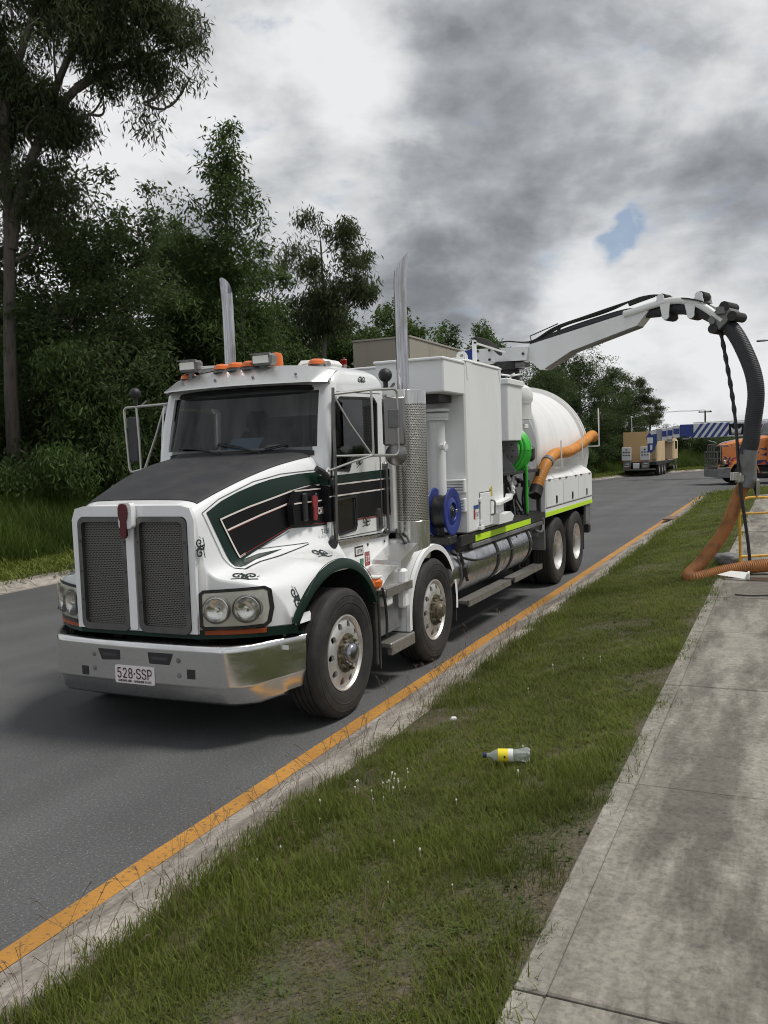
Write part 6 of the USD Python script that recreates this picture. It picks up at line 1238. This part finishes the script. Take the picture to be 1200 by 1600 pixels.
part('line_guard', MB().tube([bp3(.72, 3.72, -.1), bp3(.70, 3.79, -.1), bp3(.83, 3.82, -.1), bp3(1.2, 3.91, -.1)], .009, 6).tube([bp3(1.05, 3.72, 0), bp3(1.12, 3.80, 0), bp3(1.18, 3.88, 0)], .018, 6).tube([bp3(2.3, 4.04, 0), bp3(2.45, 4.08, 0), bp3(2.68, 4.10, 0)], [.03, .04, .02], 8), machine, bm)
rack = MB().cyl(bp3(-.95, 3.5, -1.0), bp3(-.95, 3.93, -1.0), .03, n=8)
part('hose_rack', MB().span([.98, 4.05, 3.08], [1.02, 4.10, 3.42]).span([1.0, 4.05, 3.38], [1.02, 5.3, 3.40]), body_white, VT)
hk = MB()
for k in range(4): hk.tube(smooth_path([(1.0, 4.15, 3.42 + .014 * k), (.98, 4.8, 3.44 + .01 * k), (.90, 5.4, 3.45), (bp3(-.1, 3.74)[0], bp3(-.1, 3.74)[1] - .25 + .05 * k, 3.74)], 20), .014, 6)
part('rack_hoses', hk, black_plastic, VT)

# ------------------------------------------------------------------ ground hose, rope, barrier, litter
HO = [(-.43, 11.98, 1.60), (-.50, 11.97, 1.48), (-.61, 11.93, 1.18), (-.76, 11.88, .86), (-.95, 11.78, .60), (-1.07, 11.70, .46), (-1.13, 11.62, .385), (-1.08, 11.58, .37), (-.95, 11.62, .385), (-.60, 11.75, .465), (-.2, 11.88, .515), (.4, 12.1, .515), (1.4, 12.45, .52)]
gp_ = smooth_path(HO, 840); ss = np.arange(840)
gh = thing('ground_hose', 'orange ribbed suction hose bent on the grass and running over the footpath', 'hose', (0, 0, 0))
part('hose', MB().tube(gp_[:300], .082 + .002 * np.cos(ss[:300] * PI * .5), 20), hose_brown, gh, smooth=60); part('ribbed_hose', MB().tube(gp_[299:], .082 + .0045 * np.cos(ss[299:] * PI * .4), 20), hose_brown, gh, smooth=60)
cpl = part('coupling', MB().tube([bp3(3.94, 1.98) + [TX, TY, 0], bp3(3.92, 1.85) + [TX, TY, 0], (-.42, 11.98, 1.62)], [.105, .108, .098], 20).cyl((-.42, 11.98, 1.62), (-.445, 11.98, 1.50), .115, n=20), grey_steel, gh)
part('coupling_latch', MB().box((-.52, 11.88, 1.62), (.10, .10, .14), .03).cyl((-.57, 11.86, 1.60), (-.57, 11.86, 1.70), .06, n=14), chrome, cpl); part('coupling_lever', MB().box((-.32, 11.9, 1.5), (.07, .12, .24), .03), chrome, cpl)
rp = smooth_path([bp3(3.59, 3.49) + [TX, TY, 0], bp3(3.68, 2.99) + [TX, TY, 0], bp3(3.77, 2.33) + [TX, TY, 0], bp3(3.875, 1.51) + [TX, TY, -0.0] + np.r_[BN * -.12, 0], bp3(3.96, .86) + [TX, TY, 0] + np.r_[BN * -.12, 0], bp3(3.98, .46) + [TX, TY, 0] + np.r_[BN * -.1, 0]], 90)
k = np.arange(90); solo('tether_rope', MB().tube(rp, np.where(k < 32, .026 + .006 * np.cos(k * 1.3), .021), 10), black_plastic, 'black control cable hanging from the boom tip down beside the orange hose', 'cable')
bar = thing('barrier', 'yellow tubular pedestrian barrier standing on the footpath at right', 'barrier', (-.56, 12.75, PATH_Z), math.radians(32))
W_, H_ = 2.0, .93
part('frame', MB().tube(smooth_path([(0, 0, .02), (0, 0, .4), (0, 0, .78), (.02, 0, .87), (.10, 0, .91), (.3, 0, .915), (1.0, 0, .915), (1.7, 0, .915), (1.9, 0, .91), (1.98, 0, .87), (2, 0, .78), (2, 0, .4), (2, 0, .02)], 70), .019, 10), barrier_yellow, bar)
part('rail', MB().cyl((0, 0, .70), (2, 0, .70), .016, n=10), barrier_yellow, bar); part('rail', MB().cyl((0, 0, .11), (2, 0, .11), .019, n=10), barrier_yellow, bar)
for x in np.linspace(.75, 1.9, 8): part('bar', MB().cyl((x, 0, .11), (x, 0, .70), .008, n=6), barrier_yellow, bar)
part('foot', MB().span([-.02, -.25, 0], [.02, .25, .02]), barrier_yellow, bar); part('foot', MB().span([1.98, -.25, 0], [2.02, .25, .02]), barrier_yellow, bar)
solo('metal_plate', MB().add([[-.78, 11.52, .43], [-.42, 11.36, .405], [-.42, 11.52, .47], [-.62, 11.62, .47]], [[0, 1, 2], [0, 2, 3]]).span([-.42, 11.36, .40], [-.40, 11.60, .475]), white_sticker, 'small white folded plate lying under the orange hose', 'plate', smooth=False)
rk = trimesh.creation.icosphere(3, .16); nv = rk.vertices; rk.vertices = nv * (1 + .5 * (meshkit.fbm(nv * 9, 3, 4)[:, None] - .5)) * [1.2, .8, .55]
solo('rag', (rk.vertices + [-.72, 12.9, .46], rk.faces), grey_steel, 'crumpled grey cloth on the grass edge behind the orange hose', 'cloth', smooth=60)
solo('stick', MB().tube(smooth_path([(-.50, 10.15, .412), (-.42, 10.11, .412), (-.25, 10.12, .414), (-.12, 10.17, .418)], 12), .008, 6), chassis, 'thin dark stick lying on the footpath slab', 'stick')
solo('puddle', (lambda q: (np.c_[q[0], np.full(len(q[0]), PATH_Z + .009)], q[1]))(fill2d(affinity.translate(affinity.scale(Point(0, 0).buffer(1), .42, .14), -.30, 11.38), .1)), plain('wet_concrete', (.06, .05, .042), .25), 'damp brown patch on the footpath under the orange hose', 'puddle', kind='structure', smooth=False)
# plastic bottle
bo = thing('plastic_bottle', 'crushed clear plastic bottle with yellow label lying on the verge', 'bottle', (-1.56, 4.62, verge_z(-1.45, 4.66) + .062), math.radians(17))
pet = mat('clear_plastic', {'f': ('fresnel', {'IOR': 1.45}), 't': ('transparent_bsdf', {'color': (.80, .83, .80)}), 'g': ('glossy_bsdf', {'color': (1, 1, 1), 'roughness': .08}), 'd': ('diffuse_bsdf', {'color': (.62, .66, .64)}), 'm': ('mix_closure', {}), 'm2': ('mix_closure', {'fac': .30})},
          [('f.fac', 'm.fac'), ('t.BSDF', 'm.closure1'), ('g.BSDF', 'm.closure2'), ('m.closure', 'm2.closure1'), ('d.BSDF', 'm2.closure2')], 'm2.closure')
b = MB().lathe([(.012, .0), (.0125, .022), (.018, .035), (.030, .055), (.0355, .075), (.036, .155), (.034, .17), (.036, .20), (.036, .235), (.030, .25), (.022, .243), (0, .236)], (0, 0, 0), 'x', 40)
V_ = b.v[0]; th = np.arctan2(V_[:, 2], V_[:, 1]); w = np.clip((V_[:, 0] - .16) / .07, 0, 1); V_[:, 1:] *= (1 + .30 * w * np.cos(5 * th) - .12 * np.clip((V_[:, 0] - .16) / .03, 0, 1) * (V_[:, 0] < .23))[:, None]
part('body', b, pet, bo, smooth=50)
part('cap', MB().lathe([(0, -.004), (.0145, -.003), (.0155, .0), (.0155, .018), (.013, .019)], (-.012, 0, 0), 'x', 20), plain('blue_cap', (.015, .022, .07), .4), bo)
part('label', MB().lathe([(.0368, .0), (.0372, .003), (.0372, .055), (.0368, .058)], (.070, 0, 0), 'x', 40), plain('yellow_label', (.72, .60, .02), .35), bo); part('label_edge', MB().lathe([(.0368, .0), (.0371, .001), (.0371, .027), (.0366, .028)], (.128, 0, 0), 'x', 40), white_sticker, bo)
part('label_mark', MB().box((.108, -.0372, .002), (.010, .002, .016), .002), machine, bo)
rl = np.random.default_rng(9)
lt = MB()
solo('litter', MB().box((-2.10, 5.55, verge_z(-2.10, 5.55) + .05), (.045, .02, .03), .01, rotz(.6)), white_sticker, 'small white scrap of litter in the grass near the kerb', 'litter')
dr_ = thing('drain', 'rusty drain cover set in the kerb near the intersection', 'drain cover', (-2.62, 24.4, .11)); part('cover', MB().span([-.34, -.45, -.03], [.22, .45, .012], .01), rust, dr_); part('lintel', MB().span([.22, -.7, -.03], [.40, .7, .03], .01), kerb_m, dr_)
# ------------------------------------------------------------------ beige building
bw = thing('building', 'plain beige tilt-up building with one small window behind the truck', 'building', (-18.5, 37.0, 0))
part('wall', MB().span([0, 0, -.2], [2.9, 9.6, 7.42]), wall_beige, bw, smooth=False)
for y in (2.4, 4.8, 7.2): part('wall_joint', MB().span([2.9, y, 0], [2.903, y + .03, 7.4]), plain(f'joint_{int(y * 10)}', (.20, .185, .15), .8), bw)
part('roof', MB().span([-.04, -.04, 7.42], [2.94, 9.64, 7.50]), plain('roof_flashing', (.33, .30, .25), .6), bw)
wn = part('window', MB().span([.22, -.02, 5.55], [.78, .05, 6.12]), dark_glass, bw); part('window_frame', MB().span([.18, -.03, 5.50], [.82, -.005, 5.55]).span([.18, -.03, 6.12], [.82, -.005, 6.17]), machine, wn)
part('vent', MB().span([2.36, -.03, 5.98], [2.56, .03, 6.22]), machine, bw)
sn = thing('red_sign', 'small red and white lamp on a pole beside the beige building', 'sign', (-18.75, 36.5, 0)); part('pole', MB().cyl((0, 0, 0), (0, 0, 6.7), .05), grey_steel, sn); part('lamp', MB().box((0, -.05, 6.35), (.34, .1, .5), .04), red_lens, sn); part('white_face', MB().box((.10, -.11, 6.2), (.14, .03, .3)), white_sticker, sn)

# ------------------------------------------------------------------ far vehicles
def far_wheel(par, x, y, r, w, side, metal=True):
    g = group_xf('wheel', par, (x, y, r), 0)
    b = MB().lathe([(r * .55, w / 2), (r * .8, w / 2 + .01), (r * .96, w / 2 - .02), (r, w / 2 - .05), (r, -w / 2 + .05), (r * .96, -w / 2 + .02), (r * .55, -w / 2)], (0, 0, 0), 'y', 28); part('tyre', b, rubber, g)
    part('rim', MB().lathe([(r * .58, side * w * .42), (r * .5, side * w * .45), (r * .45, side * w * .2), (r * .2, side * w * .25), (r * .18, side * w * .55), (0, side * w * .55)], (0, 0, 0), 'y', 24), alloy if metal else grey_steel, g)
# orange truck; local +x is its rear, -x its front, -y its near flank
OT = thing('orange_truck', 'orange bonneted truck with flame paint and steel bull bar leaving the side street', 'truck', (-2.85, 46.6, 0), math.radians(18))
orange_p = mat('flame_paint', {'tc': ('texture_coordinate', {}), 'mp': ('mapping', {'scale': (1.1, 1, 2.6), 'rotation': (0, .35, 0)}), 'n': ('noise_texture', {'scale': 1.0, 'detail': 1.5, 'distortion': 1.6}), 'r': ('rgb_ramp', {'ramp': [(0, (.60, .19, .02)), (.56, (.60, .17, .02)), (.58, (.03, .012, .06)), (.66, (.03, .012, .06)), (.68, (.50, .07, .03)), (1, (.50, .07, .03))]}), 'p': ('principled_bsdf', {'roughness': .25, 'coat_weight': .6})},
               [('tc.object', 'mp.vector'), ('mp.vector', 'n.vector'), ('n.fac', 'r.fac'), ('r.color', 'p.base_color')])
flame2 = mat('red_flame_paint', {'tc': ('texture_coordinate', {}), 'n': ('noise_texture', {'scale': 2.2, 'detail': 2.0, 'distortion': 2.0}), 'r': ('rgb_ramp', {'ramp': [(0, (.42, .03, .05)), (.50, (.42, .03, .05)), (.52, (.02, .012, .03)), (1, (.02, .012, .03))]}), 'p': ('principled_bsdf', {'roughness': .25, 'coat_weight': .6})}, [('tc.object', 'n.vector'), ('n.fac', 'r.fac'), ('r.color', 'p.base_color')])
purple = plain('purple_paint', (.05, .03, .12), .25, coat=.6)
secs = []
for x, hw, zt, zb in ((-.15, .62, 1.98, 1.0), (.1, .66, 2.10, .98), (.8, .74, 2.22, .95), (1.7, .84, 2.34, .95), (2.05, .86, 2.38, .95)):
    secs.append([[x, -hw, zb], [x, -hw, zt - .35], [x, -hw + .04, zt - .12], [x, -hw + .16, zt - .02], [x, 0, zt + .03], [x, hw - .16, zt - .02], [x, hw - .04, zt - .12], [x, hw, zt - .35], [x, hw, zb]])
part('bonnet', MB().grid(np.array(secs), True).add(secs[0], [[0, 1, 7], [0, 7, 8], [1, 2, 6], [1, 6, 7], [2, 3, 5], [2, 5, 6], [3, 4, 5]]), orange_p, OT, smooth=35)
a = np.linspace(0, PI, 20)
for s in (-1, 1):
    gx_ = np.array([[[.72 - .72 * math.cos(t), s * .70, .55 + .80 * math.sin(t) + .02], [.72 - .74 * math.cos(t), s * 1.0, .55 + .76 * math.sin(t)], [.72 - .72 * math.cos(t), s * 1.20, .55 + .70 * math.sin(t)], [.72 - .66 * math.cos(t), s * 1.22, .55 + .62 * math.sin(t)]] for t in a]); part('guard', MB().grid(gx_, s > 0), orange_p, OT, smooth=40)
    far_wheel(OT, .74, s * 1.06, .52, .30, s); far_wheel(OT, 4.6, s * 1.06, .52, .5, s); far_wheel(OT, 5.95, s * 1.06, .52, .5, s)
    part('headlight', MB().box([-.12, s * .86, 1.12], [.12, .3, .24], .05), lamp_bowl, OT); part('air_cleaner', MB().cyl((2.0, s * 1.08, 1.35), (2.0, s * 1.08, 2.2), .18, n=18), chrome, OT)
    part('exhaust_stack', MB().cyl((3.15, s * 1.0, 1.2), (3.15, s * 1.0, 4.0), .075, n=14), chrome, OT); part('fuel_tank', MB().cyl((2.4, s * .95, .80), (4.0, s * .95, .80), .33, n=24), chrome, OT)
    part('tank_step', MB().span([2.3, s * 1.05, .95], [3.6, s * 1.3, 1.0]).span([2.3, s * 1.05, .45], [3.6, s * 1.32, .50]), stainless, OT)
    part('mirror', MB().box([2.45, s * 1.35, 2.55], [.1, .2, .5], .03).cyl((2.5, s * .95, 2.75), (2.45, s * 1.35, 2.75), .02).cyl((2.5, s * .95, 2.3), (2.45, s * 1.35, 2.3), .02), chrome, OT)
part('grille', MB().box([-.17, 0, 1.5], [.05, 1.05, .88], .02), grille_frame, OT)
gsl = MB()
for y in np.linspace(-.48, .48, 13): gsl.box([-.205, y, 1.5], [.02, .03, .82])
part('grille_slats', gsl, chrome, OT)
bb = MB()
for z, w in ((.62, 1.2), (.95, 1.22), (1.30, 1.22), (1.62, 1.22)): bb.cyl((-.55 + .03 * (z > 1.2), -w, z), (-.55 + .03 * (z > 1.2), w, z), .04, n=10)
bb.cyl((-.50, -.62, 2.0), (-.50, .62, 2.0), .04, n=10)
for y in (-1.2, -.62, -.2, .2, .62, 1.2): bb.cyl((-.54, y, .5), (-.54, y, 1.62 if abs(y) > 1 else 2.0), .035, n=8)
part('bull_bar', bb, grille_frame, OT); part('bull_bar_plate', MB().span([-.60, -1.22, .38], [-.5, 1.22, .78], .03).span([-.55, -1.24, .36], [.08, -1.20, .86], .015).span([-.55, 1.20, .36], [.08, 1.24, .86], .015), grey_steel, OT)
part('bonnet_ornament', MB().tube([(-.25, 0, 2.05), (-.4, 0, 2.14), (-.62, .05, 2.20)], .02, 8), chrome, OT)
cb = part('cab', loft([ring(1.0, .98, 2.06, 3.6, .12, .06), ring(2.35, 1.0, 2.05, 3.6, .12, .06), ring(2.95, .95, 2.22, 3.6, .14, .08), ring(3.08, .85, 2.35, 3.55, .15, .1)]).transform([[0, 1, 0, 0], [1, 0, 0, 0], [0, 0, 1, 0]]) if False else MB().prism(Polygon([(2.05, 1.0), (3.6, 1.0), (3.6, 3.0), (2.3, 3.0), (2.06, 2.4)]), (0, 1.0, 0), (1, 0, 0), (0, 0, 1), 2.0), flame2, OT, smooth=20)
part('windscreen', MB().add([[2.045, -.9, 2.42], [2.045, .9, 2.42], [2.275, .86, 2.95], [2.275, -.86, 2.95]], [[0, 1, 2, 3]]), dark_glass, cb)
for s in (-1, 1): part('side_window', MB().span([2.45, s * 1.001, 2.35], [3.3, s * 1.006, 2.88]), dark_glass, cb)
part('door_seam', MB().span([2.3, -1.008, 1.2], [2.33, -1.001, 2.95]).span([3.4, -1.008, 1.2], [3.43, -1.001, 2.95]), purple, cb)
part('sleeper', MB().span([3.6, -1.15, .95], [5.0, 1.15, 3.35], .12), flame2, OT); part('roof_fairing', MB().prism(Polygon([(2.3, 3.0), (5.0, 3.36), (5.0, 3.75), (4.0, 3.72), (2.7, 3.25)]), (0, 1.05, 0), (1, 0, 0), (0, 0, 1), 2.1), purple, OT, smooth=20)
part('chassis_frame', MB().span([0, -.4, .6], [7.0, .4, .9]), chassis, OT)
part('trailer_box', MB().span([5.3, -1.2, 1.1], [13, 1.2, 3.6], .05), purple, OT)
part('pole_lamp', MB().cyl((1.0, -.66, 2.2), (1.0, -.66, 2.45), .03).cyl((1.5, -.7, 2.3), (1.5, -.7, 2.5), .03), white_sticker, OT)

# crane with striped boom
CR = thing('mobile_crane', 'mobile crane with blue and white striped boom lying level behind the orange truck', 'crane', (-7.1, 54.5, 0), math.radians(3))
crane_grey = plain('crane_grey', (.30, .31, .33), .4); crane_blue = plain('crane_blue', (.02, .045, .20), .4); crane_white = plain('crane_white', (.62, .63, .64), .45)
bmx = part('boom', MB().span([2.2, -.42, 2.42], [8.5, .42, 3.28], .03), crane_white, CR)
for k in range(6):
    x = 2.45 + k * .36; part('blue_stripe', MB().prism(Polygon([(x - .42, 2.44), (x - .24, 2.44), (x + .34, 3.26), (x + .16, 3.26)]), (0, -.422, 0), (1, 0, 0), (0, 0, 1), .004), crane_blue, bmx, smooth=False)
for x0, x1, m, h in ((1.45, 2.2, crane_blue, 3.24), (1.05, 1.45, crane_white, 3.2), (.72, 1.05, crane_white, 3.12), (.40, .72, crane_white, 3.08), (.12, .40, crane_grey, 3.05)):
    q = part('boom_section', MB().span([x0, -.38 + .03 * (2 - x1), h - .72], [x1 - .02, .38 - .03 * (2 - x1), h], .02), m, bmx)
    if m is crane_white: part('blue_band', MB().span([x0 + .03, -.40 + .03 * (2 - x1) - .004, h - .50], [x1 - .05, -.37 + .03 * (2 - x1), h - .18]), crane_blue, q)
part('boom_head', MB().prism(Polygon([(.15, 3.05), (.15, 2.4), (-.05, 1.8), (-.22, 1.62), (-.42, 1.68), (-.42, 2.2), (-.50, 2.55), (-.25, 2.95)]), (0, .25, 0), (1, 0, 0), (0, 0, 1), .5), crane_blue, CR, smooth=20); part('head_plate', MB().prism(Polygon([(-.45, 2.55), (-.1, 2.55), (-.1, 2.2), (-.43, 2.2)]), (0, -.255, 0), (1, 0, 0), (0, 0, 1), .01).prism(Polygon([(-.28, 2.1), (-.14, 2.1), (-.16, 1.8), (-.28, 1.8)]), (0, -.255, 0), (1, 0, 0), (0, 0, 1), .01).prism(Polygon([(-.3, 2.9), (.12, 3.02), (.12, 2.75), (-.2, 2.72)]), (0, -.255, 0), (1, 0, 0), (0, 0, 1), .01), crane_white, CR)
sgn = part('company_panel', MB().span([4.15, -.435, 2.52], [4.95, -.423, 3.16]), black_paint, bmx); part('crown_mark', MB().prism(Polygon([(4.3, 2.68), (4.8, 2.68), (4.84, 2.98), (4.68, 2.82), (4.55, 3.02), (4.42, 2.82), (4.26, 2.98)]), (0, -.438, 0), (1, 0, 0), (0, 0, 1), .006).span([4.3, -.443, 2.60], [4.8, -.437, 2.65]), crane_white, sgn, smooth=False)
for x in (5.3, 5.75, 6.2): part('blue_panel', MB().span([x, -.43, 2.62], [x + .32, -.423, 3.06]), crane_blue, bmx)
part('boom_top', MB().span([2.2, -.2, 3.28], [6.5, .2, 3.34]).span([6.5, -.4, 3.25], [8.6, .4, 3.6], .05), crane_grey, bmx)
part('carrier', MB().span([5.2, -1.25, .7], [14.5, 1.25, 1.7], .08), crane_grey, CR); part('turntable', MB().span([7.5, -1.1, 1.7], [11.5, 1.1, 2.5], .08), crane_grey, CR); part('cab', MB().span([6.6, -1.2, 1.6], [7.9, -.45, 2.4], .08), crane_white, CR)
for x in (5.9, 7.4, 11.5, 13.0):
    for s in (-1, 1): far_wheel(CR, x, s * 1.05, .6, .4, s, False)
part('hook_lugs', MB().box([.85, 0, 2.30], [.3, .3, .14], .04).box([1.75, 0, 2.42], [.4, .3, .12], .04).box([.70, 0, 3.25], [.28, .3, .22], .06), crane_white, CR)

# cream truck with low loader seen from behind
CT = thing('cream_truck', 'cream low-loader truck with raised white ramps parked facing away on the left', 'truck', (-8.95, 60.5, 0), math.radians(-1.5))
cream_p = plain('cream_panel', (.50, .33, .16), .5); cream_l = plain('cream_light', (.62, .47, .28), .5)
part('tray', MB().span([-1.15, 0, .75], [1.15, 9, .98], .02), chassis, CT)
part('load_panel', MB().span([-1.12, .5, .98], [.75, .62, 3.02]), cream_p, CT); part('load_panel', MB().prism(Polygon([(.45, 1.0), (3.8, 1.0), (3.8, 2.5), (2.6, 2.86), (.62, 2.78)]), (1.02, 0, 0), (0, 1, 0), (0, 0, 1), .12), cream_l, CT, smooth=20)
pl = MB()
for y in np.linspace(.9, 3.6, 6): pl.span([1.141, y, 1.02], [1.15, y + .03, 2.62])
part('panel_ribs', pl, cream_p, CT)
for x in (-.80, .42):
    rmp = part('ramp', MB().box([x, -.10, 1.55], [.62, .10, .90], .02, rotx(-.08)), crane_white, CT); hol = MB()
    for dz, xs in ((.28, (0,)), (.10, (-.18, 0, .18)), (-.10, (-.18, 0, .18))):
        for q in xs: hol.box([x + q, -.165, 1.55 + dz], [.11, .02, .07], 0, rotx(-.08))
    part('ramp_holes', hol, machine, rmp); part('ramp_stand', MB().box([x, -.06, .80], [.5, .16, .55], .03), grey_steel, rmp); part('ramp_lights', MB().box([x - .22, -.16, .98], [.09, .03, .10]).box([x + .22, -.16, .62], [.09, .03, .08]), red_lens, rmp)
    part('warning_marks', MB().box([x, -.16, .70], [.30, .03, .05]).box([x + .05, -.16, .86], [.24, .03, .05]), white_sticker, rmp)
part('tail_box', MB().box([-.18, -.05, .72], [.42, .12, .36], .02), crane_white, CT); part('rear_bar', MB().span([-1.05, -.1, .42], [1.05, .02, .52]), grey_steel, CT)
for y in (1.4, 2.6, 3.8, 8.3, 9.5):
    for s in (-1, 1):
        g = group_xf('wheel', CT, (s * 1.0, y, .45), PI / 2); part('tyre', MB().lathe([(.25, .14), (.4, .15), (.45, .1), (.45, -.1), (.4, -.15), (.25, -.14)], (0, 0, 0), 'y', 22), rubber, g); part('rim', MB().lathe([(.26, -s * .12), (.2, -s * .1), (.08, -s * .06), (0, -s * .15)], (0, 0, 0), 'y', 18), alloy, g)
part('cab', MB().span([-1.1, 8.6, .9], [1.1, 10.8, 2.5], .12).prism(Polygon([(7.7, 2.35), (8.9, 2.35), (10.2, 2.6), (8.6, 2.95), (7.7, 2.9)]), (-1.1, 0, 0), (0, 1, 0), (0, 0, 1), 2.2), cream_l, CT, smooth=20); part('side_window', MB().span([1.101, 9.2, 1.75], [1.106, 10.2, 2.35]), dark_glass, CT)
part('side_tank', MB().cyl((1.0, 5.2, .75), (1.0, 7.2, .75), .3, n=18), chrome, CT); part('aerial', MB().cyl((-.55, .6, 3.0), (-.55, .6, 4.0), .025, n=6), white_sticker, CT); part('aerial_knob', MB().mesh(trimesh.creation.icosphere(1, .06)).place(np.eye(3), [-.55, .6, 4.05]), white_sticker, CT)

# power pole, street lamp
PP = thing('power_pole', 'distant timber power pole with a single crossarm beyond the crane', 'power pole', (-10.9, 140, 0)); part('pole', MB().cyl((0, 0, 0), (0, 0, 7.0), .16, .12, 10), bark, PP); part('crossarm', MB().span([-.95, -.08, 6.75], [.95, .08, 6.92]), bark, PP)
wr = MB()
for x, z in ((-.8, 6.95), (0, 7.05), (.8, 6.95)): part('insulator', MB().cyl((x, 0, 6.9), (x, 0, 7.08), .05, n=8), grey_steel, PP); wr.tube([(x, 0, z + .1), (x - 22, -20, z - .5), (x - 40, -40, z + .6)], .02, 4, False)
part('wires', wr, machine, PP)
SL = thing('street_lamp', 'grey street lamp arm reaching in at the right edge above the orange truck', 'street lamp', (.6, 62, 0)); part('pole', MB().cyl((0, 0, 0), (0, 0, 8.4), .10, .06, 12), grey_steel, SL); part('arm', MB().tube([(0, 0, 8.3), (-.8, 0, 8.55), (-1.7, 0, 8.6)], .04, 8), grey_steel, SL); part('lantern', MB().box((-1.95, 0, 8.6), (.6, .24, .12), .05), grey_steel, SL)
